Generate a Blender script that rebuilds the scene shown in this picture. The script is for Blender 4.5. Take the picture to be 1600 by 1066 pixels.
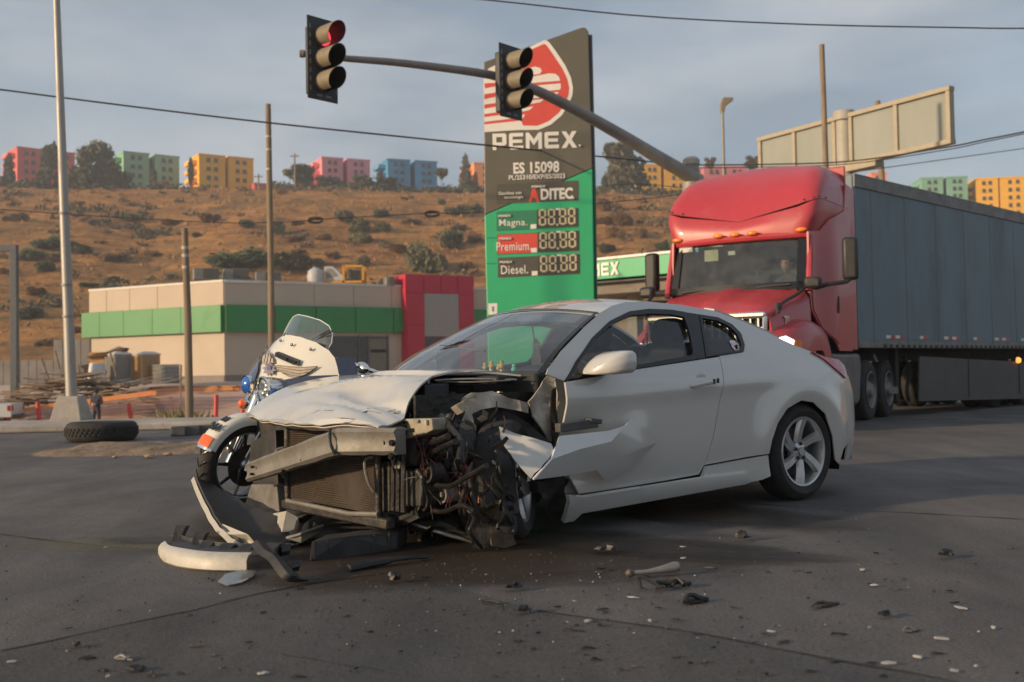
import bpy, bmesh, math, random
import numpy as np
from mathutils import Vector as V, Matrix, noise
R=math.radians
for o in list(bpy.data.objects): bpy.data.objects.remove(o)
S=bpy.context.scene; COL=S.collection
# ---------------------------------------------------------------- camera
FPX,CH,PITCH,ROLL=1650.0,0.92,R(1.63),R(1.0)
cam=bpy.data.cameras.new('camera'); co=bpy.data.objects.new('camera',cam); COL.objects.link(co)
cam.sensor_width=36; cam.lens=36*FPX/1600; cam.clip_end=3000; cam.clip_start=.1
_fw=V((0,math.cos(PITCH),math.sin(PITCH))); _rt=V((1,0,0)); _up=_rt.cross(_fw)
CR=_rt*math.cos(ROLL)-_up*math.sin(ROLL); CU=_up*math.cos(ROLL)+_rt*math.sin(ROLL)
co.matrix_world=Matrix(((CR.x,CU.x,-_fw.x,0),(CR.y,CU.y,-_fw.y,0),(CR.z,CU.z,-_fw.z,CH),(0,0,0,1)))
cam.dof.use_dof=True; cam.dof.focus_distance=6.6; cam.dof.aperture_fstop=2.8
S.camera=co
# ---------------------------------------------------------------- light
SUN_DIR=V((-.86,-.42,.26)).normalized()
sel=math.asin(SUN_DIR.z); saz=math.atan2(SUN_DIR.x,SUN_DIR.y)
W=bpy.data.worlds.new('World'); S.world=W; W.use_nodes=True
_n=W.node_tree.nodes; _l=W.node_tree.links
sky=_n.new('ShaderNodeTexSky'); sky.sky_type='NISHITA'; sky.sun_disc=False
sky.sun_elevation=sel; sky.sun_rotation=saz; sky.air_density=1.0; sky.dust_density=2.5; sky.ozone_density=1.5
tc=_n.new('ShaderNodeTexCoord'); mp=_n.new('ShaderNodeMapping'); mp.inputs['Scale'].default_value=(1,1,3.2)
nz=_n.new('ShaderNodeTexNoise'); nz.inputs['Scale'].default_value=2.2; nz.inputs['Detail'].default_value=5; nz.inputs['Roughness'].default_value=.55
rp=_n.new('ShaderNodeMapRange'); rp.inputs[1].default_value=.36; rp.inputs[2].default_value=.66; rp.inputs[3].default_value=.50; rp.inputs[4].default_value=.95
mx=_n.new('ShaderNodeMixRGB'); mx.inputs[2].default_value=(2.85,3.16,3.40,1)
bg=_n['Background']; bg.inputs[1].default_value=.10
_l.new(tc.outputs['Generated'],mp.inputs[0]); _l.new(mp.outputs[0],nz.inputs['Vector']); _l.new(nz.outputs[0],rp.inputs[0])
nz2=_n.new('ShaderNodeTexNoise'); nz2.inputs['Scale'].default_value=3.4; nz2.inputs['Detail'].default_value=4; nz2.inputs['Roughness'].default_value=.5
mp2=_n.new('ShaderNodeMapping'); mp2.inputs['Scale'].default_value=(1,1,3.4); mp2.inputs['Location'].default_value=(3.1,1.7,.4); _l.new(tc.outputs['Generated'],mp2.inputs[0]); _l.new(mp2.outputs[0],nz2.inputs['Vector'])
cr=_n.new('ShaderNodeValToRGB'); cr.color_ramp.elements[0].position=.36; cr.color_ramp.elements[1].position=.64; cr.color_ramp.elements[0].color=(.205,.245,.290,1); cr.color_ramp.elements[1].color=(.365,.385,.408,1); _l.new(nz2.outputs[0],cr.inputs[0])
vs_=_n.new('ShaderNodeVectorMath'); vs_.operation='SCALE'; vs_.inputs['Scale'].default_value=10; _l.new(cr.outputs[0],vs_.inputs[0]); _l.new(vs_.outputs[0],mx.inputs[2])
_l.new(rp.outputs[0],mx.inputs[0]); _l.new(sky.outputs[0],mx.inputs[1]); _l.new(mx.outputs[0],bg.inputs[0])
sl=bpy.data.lights.new('sun','SUN'); sl.energy=3.3; sl.angle=R(2.0); sl.color=(1.0,.74,.46)
so=bpy.data.objects.new('sun',sl); COL.objects.link(so); so.rotation_euler=(-SUN_DIR).to_track_quat('-Z','Y').to_euler()
S.view_settings.view_transform='Standard'; S.view_settings.look='None'; S.view_settings.gamma=1; S.view_settings.exposure=0.62
S.view_settings.use_curve_mapping=False
S.cycles.use_denoising=True; S.cycles.max_bounces=8; S.cycles.transparent_max_bounces=16
# ---------------------------------------------------------------- helpers
def ray(px,py):
    d=_fw+CR*((px-800)/FPX)+CU*((533-py)/FPX); return d/d.y
CAM=V((0,0,CH))
def P(px,py,Y): return CAM+ray(px,py)*Y          # point at distance Y
def G(px,py,z=0.0):
    d=ray(px,py); return CAM+d*((z-CH)/d.z)
class Frame:
    """local frame: x forward, y left, z up; deg = heading from the -Y axis towards -X"""
    def __init__(s,O,deg):
        t=R(deg); s.F=V((-math.sin(t),-math.cos(t),0)); s.L=V((math.cos(t),-math.sin(t),0)); s.U=V((0,0,1)); s.O=V(O)
        s.rz=math.atan2(s.F.y,s.F.x)
    def w(s,p): return s.O+s.F*p[0]+s.L*p[1]+s.U*p[2]
    def l(s,p):
        v=V(p)-s.O; return V((v.dot(s.F),v.dot(s.L),v.z))
    def on(s,px,py,x=None,y=None,z=None):
        d=ray(px,py); n,c=(s.F,x) if x is not None else (s.L,y) if y is not None else (s.U,z)
        return s.l(CAM+d*((s.O+n*c-CAM).dot(n)/d.dot(n)))
    def onf(s,px,py,f,y0=.85):
        p=s.on(px,py,y=y0)
        for i in range(9): p=s.on(px,py,y=f(p.x,p.z))
        return p
def rnd(a,b): return random.uniform(a,b)
def sm(x,a=0.0,b=1.0):
    t=min(1,max(0,(x-a)/(b-a))); return t*t*(3-2*t)
def lerp(a,b,t): return a+(b-a)*t
def curve(pts,n):
    """Catmull-Rom through pts, n samples"""
    p=[V(q) for q in pts]; m=len(p)-1; out=[]
    for i in range(n):
        t=i/(n-1)*m; k=min(int(t),m-1); u=t-k
        a=p[max(k-1,0)];b=p[k];c=p[k+1];d=p[min(k+2,m)]
        out.append(.5*((2*b)+(c-a)*u+(2*a-5*b+4*c-d)*u*u+(3*b-a-3*c+d)*u**3))
    return out
def interp(x,tab):
    if x<=tab[0][0]: return tab[0][1]
    for (a,b),(c,d) in zip(tab,tab[1:]):
        if x<=c: return b+(d-b)*(x-a)/(c-a)
    return tab[-1][1]
def clip(poly,ax,c,sgn):
    o=[];n=len(poly)
    for i in range(n):
        a=poly[i];b=poly[(i+1)%n]; da=sgn*(a[ax]-c); db=sgn*(b[ax]-c)
        if da>=0:o.append(a)
        if (da>0 and db<0) or (da<0 and db>0):
            t=da/(da-db); o.append((a[0]+(b[0]-a[0])*t,a[1]+(b[1]-a[1])*t))
    return o
class B:
    """collects geometry, then links it as ONE mesh object"""
    def __init__(s): s.v=[];s.f=[]
    def add(s,vs,fs):
        k=len(s.v); s.v+=[tuple(q) for q in vs]; s.f+=[[i+k for i in q] for q in fs]; return s
    def box(s,c,d,rot=None):
        c=V(c);h=V(d)/2
        vs=[V((x*h.x,y*h.y,z*h.z)) for x in(-1,1) for y in(-1,1) for z in(-1,1)]
        if rot is not None: vs=[rot@q for q in vs]
        return s.add([q+c for q in vs],[(0,1,3,2),(4,6,7,5),(0,4,5,1),(2,3,7,6),(0,2,6,4),(1,5,7,3)])
    def beam(s,a,b,w,h,up=(0,0,1)):
        a=V(a);b=V(b);d=(b-a);L=d.length;d.normalize();u=V(up);r=d.cross(u)
        if r.length<1e-4: r=d.cross(V((0,1,0)))
        r.normalize();u=r.cross(d)
        m=Matrix((r,d,u)).transposed()
        return s.box((a+b)/2,(w,L,h),m)
    def tube(s,pts,r,n=8,cap=True):
        pts=[V(q) for q in pts];m=len(pts);rs=r if isinstance(r,(list,tuple)) else [r]*m;vs=[];ref=None
        for i in range(m):
            d=(pts[min(i+1,m-1)]-pts[max(i-1,0)]).normalized()
            if ref is None: ref=d.orthogonal().normalized()
            ref=(ref-d*ref.dot(d))
            if ref.length<1e-5: ref=d.orthogonal()
            ref.normalize(); q=d.cross(ref)
            vs+=[pts[i]+(ref*math.cos(2*math.pi*k/n)+q*math.sin(2*math.pi*k/n))*rs[i] for k in range(n)]
        fs=[(i*n+k,i*n+(k+1)%n,(i+1)*n+(k+1)%n,(i+1)*n+k) for i in range(m-1) for k in range(n)]
        if cap: fs+=[tuple(range(n-1,-1,-1)),tuple(range((m-1)*n,m*n))]
        return s.add(vs,fs)
    def lathe(s,prof,n=24,c=(0,0,0),axis='z',close=False):
        """prof: (radius, height) pairs around an axis through c"""
        c=V(c);vs=[];m=len(prof)
        for r,h in prof:
            for k in range(n):
                a=2*math.pi*k/n; x,y=r*math.cos(a),r*math.sin(a)
                vs.append(c+(V((x,y,h)) if axis=='z' else V((x,h,y)) if axis=='y' else V((h,x,y))))
        fs=[]
        for i in range(m if close else m-1):
            j=(i+1)%m
            fs+=[(i*n+k,i*n+(k+1)%n,j*n+(k+1)%n,j*n+k) for k in range(n)]
        return s.add(vs,fs)
    def prism(s,poly,vec):
        p=[V(q) for q in poly];n=len(p);e=V(vec)
        return s.add(p+[q+e for q in p],[tuple(range(n-1,-1,-1)),tuple(range(n,2*n))]+[(i,(i+1)%n,n+(i+1)%n,n+i) for i in range(n)])
    def rows(s,rows,closed=False):
        n=len(rows[0]);vs=[q for r in rows for q in r]
        return s.add(vs,[(i*n+k,i*n+(k+1)%n,(i+1)*n+(k+1)%n,(i+1)*n+k) for i in range(len(rows)-1) for k in range(n if closed else n-1)])
    def sheet(s,outline,step,fn):
        """fills a 2-D outline with well-shaped triangles and lifts them by fn(u,v) -> point"""
        if isinstance(step,tuple): step=min(step)
        pts=[];n=len(outline)
        for i in range(n):
            a=V((*outline[i][:2],));b=V((*outline[(i+1)%n][:2],)); k=max(1,int((b-a).length/step+.5))
            pts+=[a.lerp(b,j/k) for j in range(k)]
        m=len(pts); P=np.array([(q.x,q.y) for q in pts]); A=P;Bq=np.roll(P,-1,axis=0)
        x0,y0=P.min(0);x1,y1=P.max(0); r=0; y=y0+step*.5; inner=[]
        while y<y1:
            xs=np.arange(x0+step*(.5+.5*(r%2)),x1,step)
            if len(xs):
                c=((A[:,1][None]>y)!=(Bq[:,1][None]>y))&(xs[:,None]<(Bq[:,0]-A[:,0])*(y-A[:,1])/np.where(Bq[:,1]==A[:,1],1e-9,Bq[:,1]-A[:,1])+A[:,0])
                ins=c.sum(1)%2==1
                d=np.min((xs[:,None]-P[None,:,0])**2+(y-P[None,:,1])**2,axis=1)
                inner+=[V((q,y)) for q in xs[ins&(d>(step*.62)**2)]]
            y+=step*.87; r+=1
        from mathutils.geometry import delaunay_2d_cdt
        vo,_,fo,_,_,_=delaunay_2d_cdt(pts+inner,[],[list(range(m))],1,1e-5)
        return s.add([fn(q.x,q.y) for q in vo],[list(f) for f in fo])
    def obj(s,name,mat,parent=None,smooth=True,solid=0,bevel=0,sub=0,ang=40,off=-1,label=None,merge=False,flip=False):
        me=bpy.data.meshes.new(name); me.from_pydata([tuple(q) for q in s.v],[],s.f)
        bm=bmesh.new(); bm.from_mesh(me)
        if merge: bmesh.ops.remove_doubles(bm,verts=bm.verts,dist=1e-4)
        if not solid: bmesh.ops.recalc_face_normals(bm,faces=bm.faces)
        if flip: bmesh.ops.reverse_faces(bm,faces=bm.faces)
        bm.to_mesh(me); bm.free()
        me.materials.append(mat)
        if smooth:
            me.shade_smooth()
            me.set_sharp_from_angle(angle=R(ang))
        o=bpy.data.objects.new(name,me); COL.objects.link(o)
        if parent: o.parent=parent
        if solid:
            m=o.modifiers.new('solidify','SOLIDIFY'); m.thickness=solid; m.offset=off
            if smooth: e_=o.modifiers.new('edges','EDGE_SPLIT'); e_.split_angle=R(ang)
        if bevel:
            m=o.modifiers.new('bevel','BEVEL'); m.width=bevel; m.segments=2; m.limit_method='ANGLE'; m.angle_limit=R(40); m.harden_normals=False
        if sub:
            m=o.modifiers.new('sub','SUBSURF'); m.levels=sub; m.render_levels=sub
        if label: o['label']=label
        return o
def tag(o,label,cat,group=None,kind=None):
    o['label']=label; o['category']=cat
    if group:o['group']=group
    if kind:o['kind']=kind
    return o
def thing(name,label,cat,loc=(0,0,0),rz=0,group=None,frame=None):
    o=bpy.data.objects.new(name,None); COL.objects.link(o); o.empty_display_size=.1
    if frame: loc,rz=frame.O,frame.rz
    o.location=loc; o.rotation_euler=(0,0,rz); return tag(o,label,cat,group)
def struct(o): o['kind']='structure'; return o
def dup(o,parent=None):
    c=o.copy(); COL.objects.link(c); c.parent=parent
    for ch in list(o.children): dup(ch,c)
    return c
def textmesh(txt,size=1,ext=.01,bold=0.0,sx=1.0,align='CENTER',shear=0,spacing=1.0):
    cu=bpy.data.curves.new('lettering','FONT'); cu.body=txt; cu.size=size; cu.extrude=ext; cu.offset=bold; cu.align_x=align; cu.align_y='CENTER'
    cu.shear=shear; cu.space_character=spacing; cu.resolution_u=3
    o=bpy.data.objects.new('lettering',cu); COL.objects.link(o)
    me=bpy.data.meshes.new_from_object(o.evaluated_get(bpy.context.evaluated_depsgraph_get()))
    vs=[(q.co.x*sx,q.co.y,q.co.z) for q in me.vertices]; fs=[list(q.vertices) for q in me.polygons]
    bpy.data.objects.remove(o); bpy.data.curves.remove(cu); bpy.data.meshes.remove(me)
    return vs,fs
def text(name,txt,mat,parent,at,xdir,ydir,size,ext=.004,**k):
    """lettering lying in the plane spanned by xdir, ydir at point 'at' of the parent"""
    vs,fs=textmesh(txt,size,ext,**k); x=V(xdir).normalized();y=V(ydir).normalized();z=x.cross(y);a=V(at)
    return B().add([a+x*q[0]+y*q[1]+z*q[2] for q in vs],fs).obj(name,mat,parent,smooth=False)
# ---------------------------------------------------------------- materials
_mc={}
def M(name,col,rough=.5,metal=0.0,var=.12,scale=6.0,bump=0.0,bscale=60.0,coat=0.0,dirt=None,emit=None,es=1.0,spec=.5,dscale=3.0,damt=.5,stretch=None,trans=0.0):
    if name in _mc: return _mc[name]
    m=bpy.data.materials.new(name); m.use_nodes=True; n=m.node_tree.nodes; l=m.node_tree.links; b=n['Principled BSDF']
    b.inputs['Roughness'].default_value=rough; b.inputs['Metallic'].default_value=metal; b.inputs['Specular IOR Level'].default_value=spec
    if coat: b.inputs['Coat Weight'].default_value=coat; b.inputs['Coat IOR'].default_value=1.8 if 'paint' in name else 1.5; b.inputs['Coat Roughness'].default_value=.06
    if trans: b.inputs['Transmission Weight'].default_value=trans
    t=n.new('ShaderNodeTexCoord'); src=t.outputs['Object']
    if stretch:
        q=n.new('ShaderNodeMapping'); q.inputs['Scale'].default_value=stretch; l.new(src,q.inputs[0]); src=q.outputs[0]
    z=n.new('ShaderNodeTexNoise'); z.inputs['Scale'].default_value=scale; z.inputs['Detail'].default_value=6; z.inputs['Roughness'].default_value=.62
    l.new(src,z.inputs['Vector'])
    r=n.new('ShaderNodeValToRGB'); e=r.color_ramp.elements
    e[0].position=.3;e[1].position=.7
    e[0].color=[c*(1-var) for c in col[:3]]+[1]; e[1].color=[min(1,c*(1+var)) for c in col[:3]]+[1]
    l.new(z.outputs[0],r.inputs[0]); out=r.outputs[0]
    if dirt:
        d=n.new('ShaderNodeTexNoise'); d.inputs['Scale'].default_value=dscale; d.inputs['Detail'].default_value=8; d.inputs['Roughness'].default_value=.7
        l.new(src,d.inputs['Vector'])
        mr=n.new('ShaderNodeMapRange'); mr.inputs[1].default_value=.62-.3*damt; mr.inputs[2].default_value=.80-.1*damt; l.new(d.outputs[0],mr.inputs[0])
        k=n.new('ShaderNodeMath'); k.operation='MULTIPLY'; k.inputs[1].default_value=min(1,.35+damt*.6); l.new(mr.outputs[0],k.inputs[0])
        x=n.new('ShaderNodeMixRGB'); x.inputs[2].default_value=(*dirt,1); l.new(k.outputs[0],x.inputs[0]); l.new(out,x.inputs[1]); out=x.outputs[0]
        rr=n.new('ShaderNodeMapRange'); rr.inputs[3].default_value=rough; rr.inputs[4].default_value=max(rough,.75); l.new(k.outputs[0],rr.inputs[0]); l.new(rr.outputs[0],b.inputs['Roughness'])
    l.new(out,b.inputs['Base Color'])
    if bump:
        z2=n.new('ShaderNodeTexNoise'); z2.inputs['Scale'].default_value=bscale; z2.inputs['Detail'].default_value=5; l.new(src,z2.inputs['Vector'])
        bp=n.new('ShaderNodeBump'); bp.inputs['Strength'].default_value=bump; bp.inputs['Distance'].default_value=.02; l.new(z2.outputs[0],bp.inputs['Height']); l.new(bp.outputs[0],b.inputs['Normal'])
    if emit:
        b.inputs['Emission Color'].default_value=(*emit,1); b.inputs['Emission Strength'].default_value=es
    _mc[name]=m; return m
def glass(name,tint=(.8,.86,.86),opac=.12,rough=.02,refl=.06):
    """thin pane: see-through with a tint and a mirror-like sheen"""
    if name in _mc: return _mc[name]
    m=bpy.data.materials.new(name); m.use_nodes=True; n=m.node_tree.nodes; l=m.node_tree.links; n.remove(n['Principled BSDF']); o=n['Material Output']
    t=n.new('ShaderNodeBsdfTransparent'); t.inputs[0].default_value=(*tint,1)
    d=n.new('ShaderNodeBsdfDiffuse'); d.inputs[0].default_value=(.22,.24,.25,1)
    tc=n.new('ShaderNodeTexCoord'); z=n.new('ShaderNodeTexNoise'); z.inputs['Scale'].default_value=5; z.inputs['Detail'].default_value=6; l.new(tc.outputs['Object'],z.inputs['Vector'])
    mr=n.new('ShaderNodeMapRange'); mr.inputs[1].default_value=.3; mr.inputs[2].default_value=.75; mr.inputs[3].default_value=opac*.5; mr.inputs[4].default_value=opac*1.6; l.new(z.outputs[0],mr.inputs[0])
    a=n.new('ShaderNodeMixShader'); l.new(mr.outputs[0],a.inputs[0]); l.new(t.outputs[0],a.inputs[1]); l.new(d.outputs[0],a.inputs[2])
    g=n.new('ShaderNodeBsdfGlossy'); g.inputs['Roughness'].default_value=rough; g.inputs[0].default_value=(1,1,1,1)
    ge=n.new('ShaderNodeNewGeometry'); dt=n.new('ShaderNodeVectorMath'); dt.operation='DOT_PRODUCT'; l.new(ge.outputs['Normal'],dt.inputs[0]); l.new(ge.outputs['Incoming'],dt.inputs[1])
    ab=n.new('ShaderNodeMath'); ab.operation='ABSOLUTE'; l.new(dt.outputs['Value'],ab.inputs[0]); om=n.new('ShaderNodeMath'); om.operation='SUBTRACT'; om.inputs[0].default_value=1; l.new(ab.outputs[0],om.inputs[1])
    pw=n.new('ShaderNodeMath'); pw.operation='POWER'; pw.inputs[1].default_value=4.5; l.new(om.outputs[0],pw.inputs[0])
    fr=n.new('ShaderNodeMath'); fr.operation='MULTIPLY_ADD'; fr.inputs[1].default_value=.9; fr.inputs[2].default_value=refl; l.new(pw.outputs[0],fr.inputs[0])
    b=n.new('ShaderNodeMixShader'); l.new(fr.outputs[0],b.inputs[0]); l.new(a.outputs[0],b.inputs[1]); l.new(g.outputs[0],b.inputs[2])
    l.new(b.outputs[0],o.inputs[0]); _mc[name]=m; return m
random.seed(7); np.random.seed(7)
# ================================================================ terrain
def crest(X): return 55.5+.9*noise.noise(V((X*.02,3.1,0)))-.03*X-.07*max(X-55,0)
def terr(X,Y):
    wl=sm((3-X)/9); k=sm((Y-46)/9)
    z=-1.35*sm((Y-19)/24)*wl*(1-k)+.6*k
    t=(Y-120)/205
    if t>0:
        p=sm(t)*.55+min(t,1)*.45
        z+=(crest(X)-.6)*p
        a=math.sin(math.pi*min(t,1))
        z+=a*(3.2*noise.noise(V((X*.03,Y*.012,0)))+1.6*noise.noise(V((X*.09,Y*.05,2)))+.7*noise.noise(V((X*.25,Y*.2,5))))
    return z
def hit(px,py,y0=60,y1=420):
    d=ray(px,py);Y=y0
    while Y<y1:
        q=CAM+d*Y
        if q.z<terr(q.x,q.y): return q
        Y+=.8
    return CAM+d*335
def grid(xs,ys,fz):
    b=B(); b.rows([[(x,y,fz(x,y)) for x in xs] for y in ys]); return b
mt_dirt=M('dry_soil',(.30,.22,.16),.95,var=.35,scale=.8,bump=.5,bscale=3)
def hillmat():
    m=bpy.data.materials.new('dry_hillside'); m.use_nodes=True; n=m.node_tree.nodes; l=m.node_tree.links; b=n['Principled BSDF']; b.inputs['Roughness'].default_value=.95; b.inputs['Specular IOR Level'].default_value=.1
    t=n.new('ShaderNodeTexCoord')
    def ns(sc,d,st=(1,1,1)):
        q=n.new('ShaderNodeMapping'); q.inputs['Scale'].default_value=st; l.new(t.outputs['Object'],q.inputs[0]); z=n.new('ShaderNodeTexNoise'); z.inputs['Scale'].default_value=sc; z.inputs['Detail'].default_value=d; z.inputs['Roughness'].default_value=.7; l.new(q.outputs[0],z.inputs['Vector']); return z.outputs[0]
    def ramp(src,stops):
        r=n.new('ShaderNodeValToRGB'); e=r.color_ramp.elements
        while len(e)<len(stops): e.new(.5)
        for x,(p,c) in zip(e,stops): x.position=p; x.color=(*c,1)
        l.new(src,r.inputs[0]); return r.outputs[0]
    def mix(f,a,b_,mode='MIX'):
        x=n.new('ShaderNodeMixRGB'); x.blend_type=mode
        if isinstance(f,float): x.inputs[0].default_value=f
        else: l.new(f,x.inputs[0])
        l.new(a,x.inputs[1]); l.new(b_,x.inputs[2]); return x.outputs[0]
    base=ramp(ns(.11,8),[(.30,(.22,.115,.052)),(.45,(.35,.17,.062)),(.60,(.44,.22,.075)),(.75,(.39,.235,.105))])
    spk=ramp(ns(.75,6,(1,1,1.6)),[(.34,(.42,.42,.42)),(.48,(.9,.9,.9)),(.66,(1.22,1.18,1.1))])
    c=mix(1.0,base,spk,'MULTIPLY')
    ter=ramp(ns(.5,5,(.10,.10,2.2)),[(.40,(.62,.60,.58)),(.55,(1,1,1))]); c=mix(.75,c,ter,'MULTIPLY')
    patch=ramp(ns(.05,8),[(.50,(0,0,0)),(.63,(1,1,1))]); x=n.new('ShaderNodeMath'); x.operation='MULTIPLY'; x.inputs[1].default_value=.72; l.new(patch,x.inputs[0])
    sc=ramp(ns(.9,5),[(.38,(.062,.058,.030)),(.55,(.12,.095,.045)),(.7,(.20,.125,.06))]); c=mix(x.outputs[0],c,sc)
    l.new(c,b.inputs['Base Color'])
    bp=n.new('ShaderNodeBump'); bp.inputs['Strength'].default_value=1; bp.inputs['Distance'].default_value=.5; l.new(ns(.6,7),bp.inputs['Height']); l.new(bp.outputs[0],b.inputs['Normal'])
    return m
mt_hill=hillmat()
def lin(a,b,n): return [a+(b-a)*i/(n-1) for i in range(n)]
o=grid(lin(-260,300,120),lin(-110,122,100),lambda x,y:terr(x,y)-.03).obj('ground',mt_dirt,flip=True); struct(o)
o=grid(lin(-260,300,230),lin(121,400,150),lambda x,y:terr(x,y)-.03).obj('hillside',mt_hill); struct(o)
# road: one asphalt sheet with a real surface mottling
def asphalt():
    m=bpy.data.materials.new('asphalt'); m.use_nodes=True; n=m.node_tree.nodes; l=m.node_tree.links; b=n['Principled BSDF']
    t=n.new('ShaderNodeTexCoord')
    def ns(s,d,r=.6,st=None):
        z=n.new('ShaderNodeTexNoise'); z.inputs['Scale'].default_value=s; z.inputs['Detail'].default_value=d; z.inputs['Roughness'].default_value=r
        if st:
            q=n.new('ShaderNodeMapping'); q.inputs['Scale'].default_value=st; q.inputs['Rotation'].default_value=(0,0,.3); l.new(t.outputs['Object'],q.inputs[0]); l.new(q.outputs[0],z.inputs['Vector'])
        else: l.new(t.outputs['Object'],z.inputs['Vector'])
        return z.outputs[0]
    def ramp(src,a,b_,ca,cb):
        r=n.new('ShaderNodeValToRGB'); r.color_ramp.elements[0].position=a; r.color_ramp.elements[1].position=b_
        r.color_ramp.elements[0].color=(*ca,1); r.color_ramp.elements[1].color=(*cb,1); l.new(src,r.inputs[0]); return r.outputs[0]
    def mul(a,b_,f=1,mode='MULTIPLY'):
        x=n.new('ShaderNodeMixRGB'); x.blend_type=mode; x.inputs[0].default_value=f; l.new(a,x.inputs[1]); l.new(b_,x.inputs[2]); return x.outputs[0]
    base=ramp(ns(.35,6,.65),.32,.70,(.073,.071,.074),(.126,.117,.111))
    base=mul(base,ramp(ns(1.6,6,.6,(1,.28,1)),.35,.68,(.64,.64,.66),(1.22,1.19,1.15)))
    base=mul(base,ramp(ns(70,3,.7),.32,.72,(.55,.55,.55),(1.5,1.5,1.5)))
    spots=ramp(ns(5,6,.75),.66,.72,(1,1,1),(.45,.43,.42)); base=mul(base,spots)
    v=n.new('ShaderNodeTexVoronoi'); v.inputs['Scale'].default_value=190; l.new(t.outputs['Object'],v.inputs['Vector'])
    l.new(base,b.inputs['Base Color'])
    rr=n.new('ShaderNodeMapRange'); rr.inputs[1].default_value=.35; rr.inputs[2].default_value=.7; rr.inputs[3].default_value=.62; rr.inputs[4].default_value=.9; l.new(ns(.9,5),rr.inputs[0]); l.new(rr.outputs[0],b.inputs['Roughness'])
    b.inputs['Specular IOR Level'].default_value=.45
    bp=n.new('ShaderNodeBump'); bp.inputs['Strength'].default_value=.45; bp.inputs['Distance'].default_value=.005; l.new(v.outputs[0],bp.inputs['Height'])
    b2=n.new('ShaderNodeBump'); b2.inputs['Strength'].default_value=.35; b2.inputs['Distance'].default_value=.05; l.new(ns(3,5),b2.inputs['Height']); l.new(bp.outputs[0],b2.inputs['Normal']); l.new(b2.outputs[0],b.inputs['Normal'])
    return m
mt_asph=asphalt()
road_out=[(-90,-40),(95,-40),(95,30),(20,30),(6,30),(2,21.5),(-3.2,18.6),(-30,16.6),(-90,13)]
o=B().sheet(road_out,2.5,lambda x,y:V((x,y,terr(x,y)+.0))).obj('road',mt_asph,flip=False); struct(o); road=o
mt_joint=M('joint_tar',(.018,.017,.017),.8,var=.3,scale=20)
def ribbon(name,pts,w,mat,z=.004,parent=None,jit=.006):
    b=B();r=[]
    pts=curve([(p[0],p[1],0) for p in pts],max(12,int(sum((V(a)-V(c)).length for a,c in zip(pts,pts[1:]))*9)))
    for i,p in enumerate(pts):
        d=(pts[min(i+1,len(pts)-1)]-pts[max(i-1,0)]).normalized(); nn=V((-d.y,d.x,0)); k=w*rnd(.35,1.2)/2; j=rnd(-jit,jit)
        r.append([p+nn*(k+j)+V((0,0,z)),p-nn*(k-j)+V((0,0,z))])
    return b.rows(r).obj(name,mat,parent,smooth=False)
def gp(*a): return [G(x,y)[:2] for x,y in a]
ribbon('pavement_joint',gp((0,1018),(90,1000),(200,975),(300,955),(420,925),(545,905),(620,896)),.022,mt_joint,parent=road)
ribbon('pavement_joint',gp((840,955),(960,972),(1100,992),(1200,1013),(1320,1035),(1460,1060),(1560,1085)),.018,mt_joint,parent=road)
ribbon('pavement_joint',gp((1000,790),(1150,787),(1290,796),(1420,802),(1600,812)),.02,mt_joint,parent=road)
ribbon('pavement_joint',gp((0,835),(60,843),(150,853),(260,863)),.02,mt_joint,parent=road)
for _ in range(16):
    x,y=rnd(-3.5,4.5),rnd(3.2,9); a=rnd(-.5,.5); L=rnd(.3,1.1)
    ribbon('hairline_crack',[(x,y),(x+L*.5*math.cos(a)+rnd(-.03,.03),y+L*.5*math.sin(a)),(x+L*math.cos(a),y+L*math.sin(a)+rnd(-.06,.06))],.006,mt_joint,parent=road)
vignette_poly=[G(-200,1062)]+[G(*a) for a in ((0,1018),(90,1000),(200,975),(300,955),(420,925),(545,905),(620,897),(720,922),(840,955),(960,972),(1100,992),(1200,1013),(1320,1035),(1460,1060),(1560,1085))]+[V((4.5,1.5,0)),V((4.5,-6,0)),V((-6,-6,0))]
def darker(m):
    k=m.copy(); k.name='asphalt_vignette_dark'
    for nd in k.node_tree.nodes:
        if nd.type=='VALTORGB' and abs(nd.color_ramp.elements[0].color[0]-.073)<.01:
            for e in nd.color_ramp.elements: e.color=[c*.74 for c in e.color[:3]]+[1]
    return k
o=B().sheet([(q.x,q.y) for q in vignette_poly],.5,lambda x,y:V((x,y,.002))).obj('road_vignette_sheet',darker(mt_asph),road)  # sheet bounded by the joints; vignette darkening put into its asphalt colour
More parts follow.
